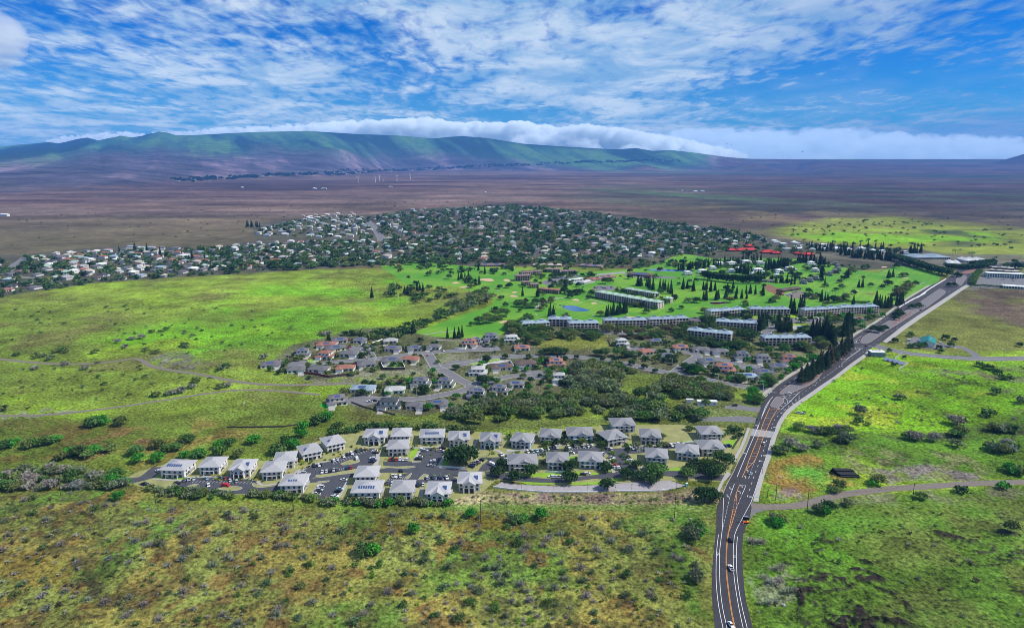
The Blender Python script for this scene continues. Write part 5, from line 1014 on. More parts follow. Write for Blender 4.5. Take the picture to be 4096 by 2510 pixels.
wall('R', [(2206, 692), (2260, 660), (2330, 620), (2400, 585), (2470, 550)], 2.0, .3, 'white_wall', 'white wall between the fairway and the highway, nearer stretch')
wall('T', [(1760, 1305), (1850, 1240), (1950, 1180)], 2.0, .3, 'white_wall', 'white wall between the fairway and the highway, farther stretch')
wall('E', [(1300, 305), (1360, 262)], 2.0, .12, 'metal_grey', 'grey metal fence behind the solar panels', 'fence', 'fence'); wall('E', [(1335, 405), (1420, 345)], 2.0, .12, 'metal_grey', 'grey metal fence in front of the solar panels', 'fence', 'fence')
wall('H', [(1000, 885), (1150, 940), (1300, 975), (1430, 1010)], 1.2, .5, 'rock', 'curved rough stone wall below the lower cul-de-sac')
wall('H', [(2120, 850), (2230, 895), (2350, 935)], 1.5, .25, 'stone_dark', 'dark yard wall beside the blue covered pool'); flat('pool_cover', poly('H', [(2260, 895), (2320, 880), (2345, 900), (2290, 912)]), .3, 'blue_cloth')
flat('garden_lawn', poly('H', [(685, 905), (740, 893), (830, 935), (790, 950), (710, 930)]), .1, 'lawn_vivid'); flat('garden_lawn', poly('H', [(560, 465), (620, 455), (685, 475), (640, 500), (580, 490)]), .08, 'lawn_fresh'); flat('garden_lawn', poly('H', [(2150, 500), (2463, 445), (2463, 470), (2200, 520)]), .085, 'lawn_fresh')

# ------------------------------------------------------------------ houses of the two neighbourhoods
HOUSES = [('H', 205, 545, 190, 1, 'purple', 15, 1), ('H', 515, 435, 150, 2, 'grey', 10, 1), ('H', 720, 460, 160, 2, 'terra', -10, 0), ('H', 740, 345, 180, 1, 'terra', 0, 1), ('H', 850, 380, 190, 1, 'grey', 20, 1), ('H', 880, 300, 150, 1, 'purple', 10, 1), ('H', 965, 435, 170, 1, 'grey', 0, 0), ('H', 1085, 300, 130, 1, 'grey', 10, 1),
          ('H', 1380, 305, 130, 1, 'light', 0, 0), ('H', 1405, 385, 160, 1, 'grey', 0, 1), ('H', 1620, 380, 140, 1, 'grey', 5, 1), ('H', 1800, 365, 130, 1, 'grey', -10, 0), ('H', 2165, 335, 150, 2, 'terra', 0, 1), ('H', 2370, 280, 150, 2, 'grey', 0, 1), ('H', 455, 595, 170, 1, 'grey', 15, 0), ('H', 665, 590, 190, 1, 'grey', 0, 0),
          ('H', 930, 580, 175, 1, 'terra', 0, 0), ('H', 1150, 540, 175, 1, 'grey', 10, 0), ('H', 1390, 505, 200, 1, 'grey', 0, 1), ('H', 1575, 490, 160, 1, 'terra', 0, 0), ('H', 860, 918, 200, 2, 'purple', 15, 1), ('H', 1105, 790, 240, 1, 'blue', 0, 1), ('H', 1420, 800, 190, 1, 'light', 0, 0), ('H', 1670, 740, 190, 2, 'grey', -5, 1), ('H', 1910, 740, 180, 2, 'grey', -10, 1),
          ('H', 1360, 955, 230, 2, 'dark', 0, 0), ('H', 1625, 955, 180, 1, 'grey', 0, 0), ('H', 1855, 935, 190, 1, 'grey', 5, 1), ('H', 2220, 845, 180, 2, 'grey', -5, 1), ('H', 2245, 625, 180, 2, 'light', 0, 0), ('H', 2430, 790, 140, 1, 'grey', -5, 1),
          ('G', 160, 645, 150, 2, 'grey', 0, 0), ('G', 365, 665, 150, 2, 'light', 5, 0), ('G', 460, 745, 150, 1, 'terra', -5, 1), ('G', 20, 690, 100, 2, 'grey', 0, 1), ('G', 800, 912, 180, 2, 'terra', 0, 1), ('G', 500, 905, 200, 1, 'brown', 0, 0), ('G', 260, 940, 220, 1, 'brown', 5, 1), ('G', 390, 1110, 170, 1, 'grey', -8, 1), ('G', 230, 1180, 180, 2, 'grey', -8, 1), ('G', 40, 1215, 110, 2, 'grey', -8, 1), ('G', 830, 1055, 150, 2, 'light', 0, 0),
          ('G', 1455, 700, 130, 2, 'light', 10, 0), ('G', 1790, 678, 120, 1, 'grey', 0, 1), ('G', 1690, 785, 140, 1, 'terra', 5, 0), ('G', 1900, 828, 150, 1, 'grey', 5, 1), ('G', 2030, 740, 150, 1, 'terra', -5, 1), ('G', 2235, 765, 160, 1, 'grey', -5, 0),
          ('R', 450, 1152, 160, 1, 'grey', -8, 0), ('R', 340, 1250, 170, 1, 'grey', 5, 1), ('R', 670, 1205, 150, 2, 'grey', -8, 1), ('R', 870, 1230, 150, 2, 'grey', -8, 0), ('R', 1130, 1238, 160, 2, 'terra', -8, 1), ('R', 495, 1335, 200, 2, 'terra', -10, 1), ('R', 1020, 1303, 160, 1, 'grey', -8, 1), ('R', 880, 1362, 160, 1, 'grey', 0, 1), ('R', 720, 1405, 190, 1, 'blue', -5, 1), ('R', 1410, 1205, 80, 1, 'brown', -20, 0)]
for q in HOUSES: house(*q, wing=0 if q[3] < 125 else 1)
# resort blocks
RB = 'three-storey block with blue-grey roofs and vents'
for v, x0, y0, x1, y1, n, fl, rc, lab in (('G', 462, 528, 735, 512, 2, 2, 'blue', 'two-storey blue-roofed block, shortest, at the fairway end of its row'), ('G', 722, 503, 945, 508, 2, 3, 'blue', RB + ', behind its stepped partner'), ('G', 930, 548, 1218, 542, 2, 3, 'blue', RB + ', stepped forward above thick trees'), ('G', 1272, 518, 1690, 514, 3, 3, 'blue', RB + ', facing the dry field'), ('G', 1716, 508, 2105, 492, 3, 3, 'blue', RB + ', beside a purple-roofed hall'), ('G', 2102, 492, 2218, 502, 1, 2, 'purple', 'purple-grey roofed hall at the end of a blue-roofed block'),
                                           ('R', 352, 795, 692, 772, 3, 3, 'blue', RB + ', backing onto open fairway'), ('R', 738, 768, 1130, 772, 3, 3, 'blue', RB + ', left of two tall pine pairs'), ('R', 1272, 780, 1620, 762, 3, 3, 'blue', RB + ', right of two tall pine pairs'), ('R', 1628, 755, 2002, 742, 3, 3, 'blue', RB + ', end of row nearest the highway'), ('R', 405, 895, 805, 918, 3, 3, 'blue', RB + ', middle row beside the curved drive'), ('R', 118, 985, 548, 1028, 3, 3, 'blue', RB + ', fronted by small palms'), ('R', 880, 1066, 1338, 1062, 3, 3, 'blue', RB + ', lowest, above the new houses')):
    block(v, x0, y0, x1, y1, n, fl, rc, lab, depth=14)
block('J', 1250, 530, 2205, 705, 9, 3, 'green', 'long sage-roofed three-storey block facing the oval pond', (.50, .42, .40), 14, False, rh=2.0)
block('J', 1690, 450, 2160, 528, 4, 2, 'green', 'sage-roofed two-storey block behind the long sage-roofed one', (.50, .42, .40), 12, False, rh=1.8)
block('J', 2290, 600, 2400, 612, 2, 2, 'green', 'small sage-roofed block among trees past the long one', (.50, .42, .40), 10, False, rh=1.8)
for x0, y0, x1, y1, n, fl, lab in ((45, 280, 260, 275, 3, 3, 'mauve-roofed three-storey block with stone base by the bunkers'), (150, 205, 445, 175, 5, 2, 'mauve-roofed terrace behind the block with stone base'), (500, 150, 605, 152, 1, 2, 'mauve-roofed pavilion at the left end of its row'), (615, 150, 720, 155, 1, 2, 'mauve-roofed pavilion behind the dark round tree'), (740, 180, 835, 182, 1, 2, 'mauve-roofed pavilion above the parked cars'), (845, 175, 965, 178, 1, 2, 'mauve-roofed pavilion at the right end of its row')):
    block('J', x0, y0, x1, y1, n, fl, 'mauve', lab, (.30, .25, .22), 12, False, grp='mauve-roofed condos by the clubhouse', rh=2.0)
for x0, y0, x1, y1, n, lab in ((155, 350, 270, 345, 2, 'brown sloping-roofed condo at the foot of the mauve-roofed block'), (285, 385, 395, 380, 2, 'brown sloping-roofed condo, middle of three beside the fairway'), (400, 450, 700, 478, 3, 'terracotta-roofed brown condo nearest the fairway trees')):
    block('J', x0, y0, x1, y1, n, 2, 'terra' if x0 > 390 else 'mauve', lab, (.33, .24, .18), 10, False, grp='brown condos beside the fairway', rh=1.5)
block('J', 1215, 285, 1560, 232, 4, 1, 'terra', 'low clubhouse with terracotta and solar-panelled roofs', (.52, .40, .32), 16, False, 'clubhouse', 'clubhouse', None, solar=True)
block('J', 1090, 335, 1200, 300, 1, 1, 'light', 'pale arched pavilion beside the blue-edged pool', (.66, .62, .54), 10, False, 'pavilion', 'pavilion', None)
block('J', 845, 300, 1080, 262, 2, 1, 'white', 'white open shade canopy by the blue-edged pool', (.6, .6, .62), 7, False, 'canopy', 'canopy', None, flatroof=True)
block('J', 1745, 195, 2100, 222, 1, 1, 'brown', 'long brown-roofed shed with a big dark solar array', (.40, .26, .2), 16, False, 'cart_barn', 'barn', None, solar=True, rh=3)
for x0, y0, x1, y1, n, lab in ((310, 58, 740, 62, 4, 'low brown-roofed terrace behind pale trunks, left of two'), (1000, 62, 1345, 82, 3, 'low brown-roofed terrace with solar roofs, right of two'), (-550, 60, -120, 58, 3, 'low brown-roofed terrace at the far edge of the fairway')):
    block('J', x0, y0, x1, y1, n, 1, 'tan' if n > 3 else 'mauve', lab, (.42, .36, .3), 14, False, grp='low terraces behind the golf course', solar=n == 3)
for x0, y0, x1, y1, lab in ((525, 138, 605, 138, 'red-roofed long building, left end of the red row'), (622, 138, 812, 134, 'longest red-roofed building of the red row'), (866, 158, 1000, 156, 'red-roofed building with two wings, mid row'), (965, 165, 1045, 164, 'small red-roofed wing right of the mid building'), (1192, 172, 1240, 172, 'small red-roofed building between dark pines'), (1278, 182, 1376, 180, 'red-roofed building at the right end of the red row'), (715, 95, 770, 94, 'small red-roofed house behind the longest red roof')):
    block('R', x0, y0, x1, y1, 1, 1, 'red', lab, (.25, .06, .05), 16, False, 'long_house', 'building', 'red-roofed buildings beyond the pines', rh=4)
WR = [(455, 280, 90), (570, 278, 110), (715, 262, 110), (850, 270, 85), (825, 345, 110), (135, 372, 80), (280, 358, 100), (380, 320, 70), (1040, 355, 90), (1150, 330, 110), (1385, 340, 70), (790, 385, 80), (1350, 275, 80), (1010, 400, 60), (560, 350, 70), (640, 330, 70)]
for x, y, w in WR: house('R', x, y, w, 2, 'white', rnd.uniform(-10, 10), 0, 'white-roofed villa among dark pines by the golf course', (.66, .66, .66), wing=0)
for x, y, w in ((1262, 458, 70), (1325, 440, 65), (1385, 420, 60), (1520, 378, 60), (1570, 352, 55), (1610, 332, 50), (1600, 300, 50), (1580, 275, 45)): house('R', x, y, w, 2, 'grey', -25, 0, 'grey-roofed townhouse in the row beside the right fairway', (.55, .55, .56), wing=0)
for x, y, w in ((870, 438, 60), (945, 442, 70)): house('R', x, y, w, 1, 'grey', 0, 0, 'grey-roofed house in front of the tall hedge', wing=0)
for x, y, w in ((1480, 135, 60), (1560, 130, 70), (1640, 135, 60), (1720, 140, 60), (1850, 130, 90), (1960, 150, 70), (2050, 155, 60), (2280, 165, 50)): house('R', x, y, w, 2, 'white', 0, 0, 'white townhouse behind the far pine row', (.66, .66, .64), wing=0)
block('R', 1062, 540, 1235, 512, 2, 1, 'brown', 'brown-roofed maintenance shed with a cluttered yard', (.2, .13, .1), 12, False, 'shed', 'shed', None, rh=2)
block('N', 875, 770, 1645, 800, 5, 2, 'white', 'long two-storey pale office building behind its car park', (.60, .66, .60), 16, False, 'office_building', 'office building', None, flatroof=True, bays=3.4, fl=3.6)
block('N', 1205, 1000, 1800, 1035, 2, 1, 'white', 'low pale green building with white roof beside the brown lot', (.58, .68, .58), 14, False, 'shop_building', 'shop building', None, rh=1.4, fl=4)
for k, (x0, y0, x1, y1) in enumerate(((935, 650, 1065, 660), (1070, 662, 1235, 668), (1255, 678, 1395, 684), (1400, 686, 1560, 692), (990, 598, 1130, 602), (1180, 608, 1300, 614), (1310, 618, 1440, 624))): block('N', x0, y0, x1, y1, 1, 1, 'tan' if k < 4 else 'light', 'flat-roofed office row unit behind the long pale office building', (.25, .2, .17), 14, False, 'office_unit', 'office building', 'office units behind the long office building', flatroof=True)
block('N', 45, 520, 320, 535, 2, 1, 'white', 'wide white-roofed store left of the highway bend', (.5, .5, .48), 35, False, 'store_building', 'store', None, rh=3.5, fl=4); block('N', 430, 470, 890, 475, 3, 1, 'white', 'wide white-roofed store behind the clipped hedge', (.5, .5, .48), 35, False, 'store_building', 'store', None, rh=4, fl=4)
block('T', 1745, 1050, 1975, 1048, 2, 1, 'blue', 'wide blue-grey roofed store hidden behind the dark tree belt', (.5, .5, .5), 45, False, 'store_building', 'store', None, rh=5, fl=4)
# teal hall, grey box, trailers
def teal_hall():
    X, Y, Z, w = put('E', 1608, 192, 108); o = thing('hall', 'teal metal-roofed hall with white gable end in the pasture', 'hall', (X + 4, Y + 9, Z), R(-32)); KEEP.append((X, Y + 9, 16))
    w, d, h = 13, 27, 4.2; wm = MB().box(-w / 2, w / 2, -d / 2, d / 2, -.4, h); wm.add([(-w / 2, -d / 2, h), (w / 2, -d / 2, h), (0, -d / 2, h + 3.2)], [(0, 1, 2)]); obj('wall', wm.mesh('wall', 'wall'), o, col=(.7, .7, .66)); obj('roof', MB().gable(-w / 2, w / 2, -d / 2, d / 2 + .6, h, 3.3, .9).mesh('roof', 'roof'), o, col=RC['teal'])
    for k in (-9, -4, 1, 6): window(o, w / 2 + .03, k, 1.1, 1.8, 1.5, 's'); window(o, -w / 2 - .03, k, 1.1, 1.8, 1.5, 's')
    window(o, 0, -d / 2 - .03, 0, 3.0, 2.8, 'f', 'door', 'trim'); obj('roof_vent', MB().box(-.5, .5, -2.2, 2.2, 0, .5).mesh('roof_vent', 'metal_grey'), o, (2.6, 2, h + 2.1))
teal_hall()
def box_building(v, x, y, wpx, h, yaw, wall_, roofc, name, cat, label, dep=.7, wins=True):
    X, Y, Z, w = put(v, x, y, wpx); d = w * dep; a_ = R(yaw); o = thing(name, label, cat, (X - math.sin(a_) * d / 2, Y + math.cos(a_) * d / 2, Z), a_); KEEP.append((X, Y + d / 2, w * .6))
    obj('wall', MB().box(-w / 2, w / 2, -d / 2, d / 2, -.3, h).mesh('wall', 'wall'), o, col=wall_); obj('roof', MB().box(-w / 2 - .35, w / 2 + .35, -d / 2 - .35, d / 2 + .35, h, h + .3).mesh('roof', 'roof'), o, col=roofc)
    if wins:
        for k in (-.32, .05, .36): window(o, k * w, -d / 2 - .03, 1.0, 1.3, 1.0)
        window(o, -.14 * w, -d / 2 - .03, 0, 1.0, 2.1, 'f', 'door', 'metal_grey')
    return o
o = box_building('E', 1152, 285, 120, 4.6, -8, (.20, .24, .29), (.6, .6, .58), 'utility_building', 'utility building', 'grey-blue utility building with flat white roof beside the junction', .75, False)
for k in (-3, 0, 3): obj('roof_unit', MB().box(-.9, .9, -.6, .6, 0, .8).mesh('roof_unit', 'metal_grey'), o, (k, 1.5, 4.9))
window(o, -3, -5.9, 0, 1.2, 2.2, 'f', 'door', 'metal_grey')
box_building('d', 1325, 62, 235, 3.0, -3, (.70, .71, .70), (.6, .61, .6), 'office_trailer', 'trailer', 'long white office trailer behind a parked white pickup', .3); box_building('d', 1108, 32, 78, 2.7, -2, (.72, .72, .70), (.62, .62, .6), 'storage_container', 'container', 'small white storage container beside the long office trailer', .5, False)
box_building('G', 937, 1120, 26, 2.4, 0, (.55, .52, .46), (.5, .5, .48), 'storage_shed', 'shed', 'tiny pale shed in the thorn tree clearing', .8, False)
for k, (x, y) in enumerate(((1232, 318), (1275, 328), (1318, 339), (1360, 352))):
    X, Y, Z = at('E', x, y); o = thing('solar_array', 'tilted blue-grey solar array on posts beside the utility building', 'solar panel', (X, Y, 0), R(-20), 'solar arrays beside the utility building')
    mb = MB(); mb.add([(-3.2, -2.6, .9), (3.2, -2.6, .9), (3.2, 2.6, 2.6), (-3.2, 2.6, 2.6), (-3.2, -2.6, .78), (3.2, -2.6, .78), (3.2, 2.6, 2.48), (-3.2, 2.6, 2.48)], [(0, 1, 2, 3), (7, 6, 5, 4), (4, 5, 1, 0), (5, 6, 2, 1), (6, 7, 3, 2), (7, 4, 0, 3)]); obj('panel', mb.mesh('panel', mat('panel_grey', (.16, .20, .28), .2, .1, 2)), o)
    for sx in (-2.4, 2.4):
        for sy, hh_ in ((-2, .95), (2, 2.3)): obj('post', MB().tube((0, 0, -.2), (0, 0, hh_), .07, .07).mesh('post', 'metal_grey'), o, (sx, sy, 0))
X, Y, Z = at('d', 1066, 1058); o = thing('portable_toilet', 'turquoise portable toilet with white roof at the lane end', 'toilet', (X, Y, 0)); obj('cabin', MB().box(-.65, .65, -.65, .65, 0, 2.1).mesh('cabin', mat('turquoise', (.0, .45, .5), .5, .05)), o); mb = MB().hip(-.65, .65, -.65, .65, 2.1, .25, .05, .08); obj('roof', mb.mesh('roof', 'trim'), o); window(o, 0, -.67, .1, .6, 1.8, 'f', 'door', 'trim')
# ------------------------------------------------------------------ the far town: each house a thing, as far as they show
FAR = []
def town(v, pts, n, gap, cols, where, s=1.0):
    p = poly(v, pts); x0, y0 = p.min(0); x1, y1 = p.max(0); got = []; tr = 0
    while len(got) < n and tr < n * 30:
        tr += 1; x, y = rnd.uniform(x0, x1), rnd.uniform(y0, y1)
        if not inpoly(x, y, p) or any(abs(x - a) < gap and abs(y - b_) < gap * 1.15 for a, b_ in got) or blocked(x, y): continue
        got.append((x, y)); FAR.append((x, y, rnd.uniform(11, 18) * s, rnd.choice(cols), where, rnd.choice((0, 0, .12, -.15, .3, -.3, 1.57))))
ANY = ['grey', 'grey', 'light', 'white', 'dark', 'purple', 'terra', 'blue', 'brown', 'tan', 'tan', 'green']
town('P', [(-260, 660), (0, 632), (70, 622), (210, 612), (210, 680), (100, 692), (0, 712), (-260, 740)], 62, 21, ['grey', 'grey', 'dark', 'light', 'terra', 'blue', 'green', 'purple'], 'in the suburb at the left edge')
town('P', [(70, 622), (210, 604), (330, 594), (480, 600), (500, 650), (380, 668), (230, 678)], 105, 21, ANY, 'in the suburb behind the grass hill')
town('P', [(480, 600), (620, 583), (900, 578), (920, 636), (700, 640), (500, 652)], 125, 24, ANY + ['white'], 'in the left suburb among trees')
town('P', [(615, 566), (640, 545), (740, 527), (880, 521), (900, 560), (860, 572), (700, 570)], 85, 26, ['white', 'light', 'light', 'grey', 'tan', 'blue'], 'in the pale far estate')
town('P', [(905, 560), (905, 520), (985, 506), (1100, 500), (1220, 494), (1380, 508), (1480, 520), (1420, 560), (1200, 570), (1000, 572)], 270, 25, ANY, 'in the back of the town')
town('P', [(920, 575), (1200, 572), (1420, 562), (1500, 525), (1700, 548), (1850, 575), (1720, 602), (1560, 618), (1300, 628), (1000, 630), (920, 630)], 360, 24, ANY, 'in the middle of the town')
town('P', [(1860, 580), (1960, 588), (2090, 600), (2010, 606), (1880, 602)], 22, 24, ['white', 'light'], 'at the right end of the town')
town('P', [(720, 520), (860, 512), (880, 519), (740, 527)], 14, 30, ['white', 'tan'], 'in the newest row beyond the town', .9)
FAR.sort(key=lambda q: math.hypot(q[0], q[1]))
fw = {}
for i, (x, y, w, rc, where, a_) in enumerate(FAR[:300]):
    d = w * rnd.uniform(.55, .8); st = rnd.random() < .3; key = (round(w), st, int(d / w * 5)); h = 5.4 if st else 2.9
    if key not in fw:
        wm = MB().box(-w / 2, w / 2, -d / 2, d / 2, -.4, h); wm.box(-w * .05, w * .48, -d / 2 - 3.5, -d / 2 + .1, -.4, h * .9); rm = MB().hip(-w / 2, w / 2, -d / 2, d / 2, h, 2.3, .7); rm.hip(-w * .05, w * .48, -d / 2 - 3.5, 0, h * .9, 1.6, .5); fw[key] = (wm.mesh('wall', 'wall'), rm.mesh('roof', 'roof'), d)
    wm, rm, d = fw[key]; z = gz(x, y)
    o = thing('town_house', f"{'two-storey' if st else 'low'} {RW[rc]}-roofed house {where}", 'house', (x, y, z), a_, 'houses of the far town'); obj('wall', wm, o, col=rnd.choice(((.58, .56, .52), (.5, .46, .4), (.42, .40, .37), (.62, .62, .62)))); obj('roof', rm, o, col=roof_col(rc))
    window(o, -w * .28, -d / 2 - .04, .8, 2.2, 1.5); window(o, w * .22, -d / 2 - 3.54, 0, 4.4, 2.1, 'f', 'garage_door', 'trim')
groups = {}
for q in FAR[300:]: groups.setdefault(q[3], []).append(q)
for rc, L in groups.items():
    wm, rm = MB(), MB()
    for x, y, w, _, _, a_ in L:
        d = w * .66; z = gz(x, y); ca_, sa = math.cos(a_), math.sin(a_); st = rnd.random() < .3; h = 5.2 if st else 2.9
        for mb, src in ((wm, MB().box(-w / 2, w / 2, -d / 2, d / 2, -.4, h)), (rm, MB().hip(-w / 2, w / 2, -d / 2, d / 2, h, 2.3, .7))):
            mb.add([(x + p * ca_ - q * sa, y + p * sa + q * ca_, z + r_) for p, q, r_ in src.v], src.f)
    o = obj('far_houses', wm.mesh('walls', 'wall'), col=(.62, .6, .56)); o['kind'] = 'stuff'; o = obj('far_house_roofs', rm.mesh('roofs', 'roof'), col=RC[rc]); o['kind'] = 'stuff'
# ------------------------------------------------------------------ plants in their places
def hedge(v, pts, h, w, label, tint='dark', name='hedge', size=.6):
    l = spline(poly(v, pts), 2.0); c_ = l.mean(0); rs = np.random.RandomState(len(PENDING)); L = np.linalg.norm(np.diff(l, axis=0), axis=1).sum(); n = int(min(L * w * h * .9, 5200)); i = rs.randint(0, len(l), n)
    q = rs.rand(n, 3); cc = np.stack([l[i, 0] - c_[0] + (q[:, 0] - .5) * w, l[i, 1] - c_[1] + (q[:, 1] - .5) * w, h * (.12 + .88 * np.sqrt(q[:, 2])) * (.86 + .2 * vn(l[i, 0] / 5, l[i, 1] / 5, 3))], 1)
    o = obj(name, npmesh('foliage', *quads(cc, size, rs, .6), 'leaves'), None, (c_[0], c_[1], gz(*c_)), col=TINT[tint]); tag(o, label, 'hedge'); return o
hedge('R', [(290, 408), (400, 425), (520, 440), (660, 452), (840, 450)], 14, 9, 'tall clipped dark hedge belt behind the middle fairway', size=.9)
hedge('N', [(540, 560), (680, 545), (830, 525), (990, 510)], 11, 7, 'clipped dark hedge in front of a white-roofed store', size=.9)
hedge('T', [(1580, 1050), (1660, 1070), (1750, 1100), (1850, 1130), (1960, 1160)], 13, 16, 'long dark belt of trees rising along the right fairway', name='tree_belt', size=1.1)
hedge('T', [(1960, 1110), (2060, 1115), (2200, 1100), (2255, 1085)], 9, 12, 'dark belt of trees behind the highway bend', name='tree_belt', size=1.0)
hedge('N', [(565, 940), (600, 830), (650, 740), (720, 670)], 6, 8, 'green hedge between the pavement and the office car park', 'mid', size=.7)
hedge('N', [(560, 965), (800, 965), (1000, 985), (1190, 990)], 3.5, 4, 'low hedge along the lower side of the office car park', 'mid')
hedge('R', [(150, 1005), (260, 1050), (430, 1078), (640, 1100)], 5.5, 7, 'dark green hedge below the palms and the lowest blue-roofed block', 'dark')
hedge('c', [(450, 560), (520, 470), (470, 430)], 1.2, 1.2, 'small clipped hedge beside the blue-grey gabled condo', 'mid', size=.35)
hedge('b', [(1275, 765), (1330, 752), (1450, 765)], 1.2, 1.5, 'yellow-green clipped hedge above the three white cars', 'lime', size=.35)
hedge('b', [(1780, 770), (1900, 780), (2110, 770)], 1.2, 1.5, 'yellow-green clipped hedge under the drive, east of the junction', 'lime', size=.35)
hedge('G', [(640, 925), (690, 870)], 2.5, 3, 'yellowish hedge beside a brown-roofed house', 'lime', size=.4); hedge('G', [(690, 940), (800, 925), (880, 935)], 2.2, 3, 'bright hedge in front of the terracotta cupola house', 'lime', size=.4)
hedge('J', [(1130, 520), (1500, 600), (1900, 680), (2060, 700)], 2.2, 3, 'low dark hedge along the front of the long sage-roofed block', 'dark'); hedge('R', [(1560, 620), (1750, 640), (1900, 650)], 3, 5, 'low hedge between the right fairway and the blue-roofed blocks', 'mid')
hedge('G', [(1440, 610), (1560, 600), (1680, 620), (1800, 640)], 1.6, 6, 'purple-flowered bank below the resort car park', 'magenta', 'flower_bank', .3)
# pines
A = 'on the highway median'
pts = along('R', [(1235, 1455), (1300, 1400), (1420, 1310), (1560, 1215), (1665, 1140), (1725, 1090)], 24, 10, 6) + along('R', [(1290, 1430), (1380, 1370), (1520, 1270), (1620, 1190), (1700, 1125)], 14, 10, 5)
trees_at('ironwood_tree', 'R', pts, 1.0, ['pine', 'rust', 'pine'], A, 'conifers on the highway median', .18)
PG = 'conical pines of the resort and golf course'
for v, pts, s, w in (('R', [(1135, 748), (1165, 752), (1222, 755), (1262, 762), (1240, 745)], 1.1, 'between the blue-roofed blocks'), ('R', [(818, 905), (840, 915), (862, 900), (880, 890), (850, 880), (896, 878)], 1.1, 'beside the curved resort drive'), ('R', [(1000, 900), (1030, 925), (1055, 935), (1085, 925), (1110, 935), (1140, 925), (1020, 890), (1120, 900)], .95, 'left of the resort pool'), ('R', [(1345, 1000), (1380, 1010), (1410, 1005), (1440, 1015), (1470, 1020), (1500, 1040), (1525, 1050), (1560, 1060), (1390, 970), (1480, 980)], 1.25, 'right of the resort pool'), ('R', [(1655, 975), (1685, 965), (1715, 950), (1700, 930), (1670, 940), (1730, 940)], 1.2, 'beside the highway junction'), ('R', [(1975, 685), (2010, 692), (2030, 698), (2062, 695), (2090, 695), (2118, 690), (2180, 680), (2210, 670), (2230, 660)], 1.0, 'at the corner of the right fairway'),
                    ('R', [(280, 612), (402, 612), (425, 605), (350, 532), (392, 522), (275, 512), (300, 520), (120, 500), (182, 522), (500, 602), (598, 603), (705, 604), (740, 552), (790, 562), (700, 552), (608, 552), (572, 505), (865, 572), (515, 540), (80, 500), (655, 602)], .78, 'scattered on the middle fairway'), ('R', [(1808, 492), (1845, 492), (2100, 400), (2120, 395), (2145, 390), (1475, 470), (1680, 405), (1700, 400), (1755, 668), (1440, 630), (1475, 632), (1500, 635)], .8, 'scattered on the right fairway'), ('G', [(728, 415), (742, 408), (772, 395)], .8, 'below the pond'), ('G', [(1295, 402), (1312, 415), (1335, 408), (1362, 398), (1400, 392), (1425, 385), (1470, 378), (1490, 372)], .85, 'right of the pond'), ('G', [(468, 208), (895, 118), (882, 122), (618, 215)], .85, 'by the brown condos'), ('G', [(1605, 105), (1632, 110), (1690, 112), (1720, 142), (1752, 150), (1705, 125), (1820, 152), (1850, 145), (1900, 172), (1930, 185), (1942, 250), (1870, 140)], .95, 'behind the sage-roofed blocks'), ('G', [(2275, 252), (2250, 142), (2282, 145), (2325, 162), (2366, 152), (2382, 245), (2090, 130), (2150, 160), (2050, 140)], .8, 'on the fairway past the sage roofs'),
                    ('H', [(1605, 205), (1612, 200)], .85, 'beside the wash'), ('H', [(1945, 252), (2015, 255), (2058, 250), (2090, 245)], .72, 'on the near tee'), ('M', [(330, 1392), (560, 1366), (582, 1370), (605, 1372), (650, 1345), (668, 1340), (690, 1350)], .75, 'on the green hill'), ('M', [(960, 1262), (985, 1258), (1010, 1250), (940, 1268), (1085, 1300), (1060, 1305), (1125, 1225), (1080, 1200)], .8, 'on the upper fairway'),
                    ('H', [(765, 290), (778, 295), (788, 290)], .45, 'in a garden at the hill edge'), ('G', [(812, 835), (848, 838), (886, 842)], .35, 'in the cupola house garden')):
    trees_at('pine_tree', v, pts, s, ['pine', 'pine', 'dark'], w, PG, .14)
for v, pts, n, s, w in (('R', [(205, 310), (400, 290), (560, 262), (700, 250), (850, 235)], 34, .8, 'in the pine rows among the villas'), ('R', [(880, 330), (960, 310), (1110, 290)], 18, 1.05, 'in the tall clump among the villas'), ('R', [(600, 345), (700, 360), (840, 395)], 14, .85, 'above the tall hedge'), ('R', [(1200, 245), (1340, 250), (1490, 275)], 14, 1.0, 'in the clump beyond the villas'), ('R', [(1630, 170), (1750, 190), (1900, 210), (2080, 225), (2130, 220)], 26, 1.05, 'in the far row by the fairway'), ('R', [(1300, 105), (1420, 130), (1560, 140), (1700, 150)], 14, .95, 'in front of the white townhouses'), ('T', [(1700, 1012), (1780, 1010)], 5, 1.1, 'at the edge of the far pasture'), ('T', [(1100, 1000), (1300, 980), (1560, 990)], 14, .9, 'behind the far row'), ('R', [(30, 330), (180, 310)], 8, .8, 'by the far pond'), ('R', [(870, 420), (1000, 440), (1180, 470)], 9, .75, 'near the maintenance shed'), ('R', [(1450, 330), (1440, 430)], 6, .8, 'beside the townhouse row'), ('L', [(1720, 890), (1830, 890)], 12, .9, 'at the pale estate edge'), ('L', [(820, 1090), (930, 1050), (1120, 1080), (1440, 1140), (1700, 1160)], 9, .8, 'in the left suburb'), ('M', [(420, 1000), (900, 1050), (1400, 1060), (2400, 1020)], 12, .8, 'in the town')):
    trees_at('pine_tree', v, along(v, pts, n, 12, 9), s, ['pine', 'pine', 'dark'], w, PG, .18)
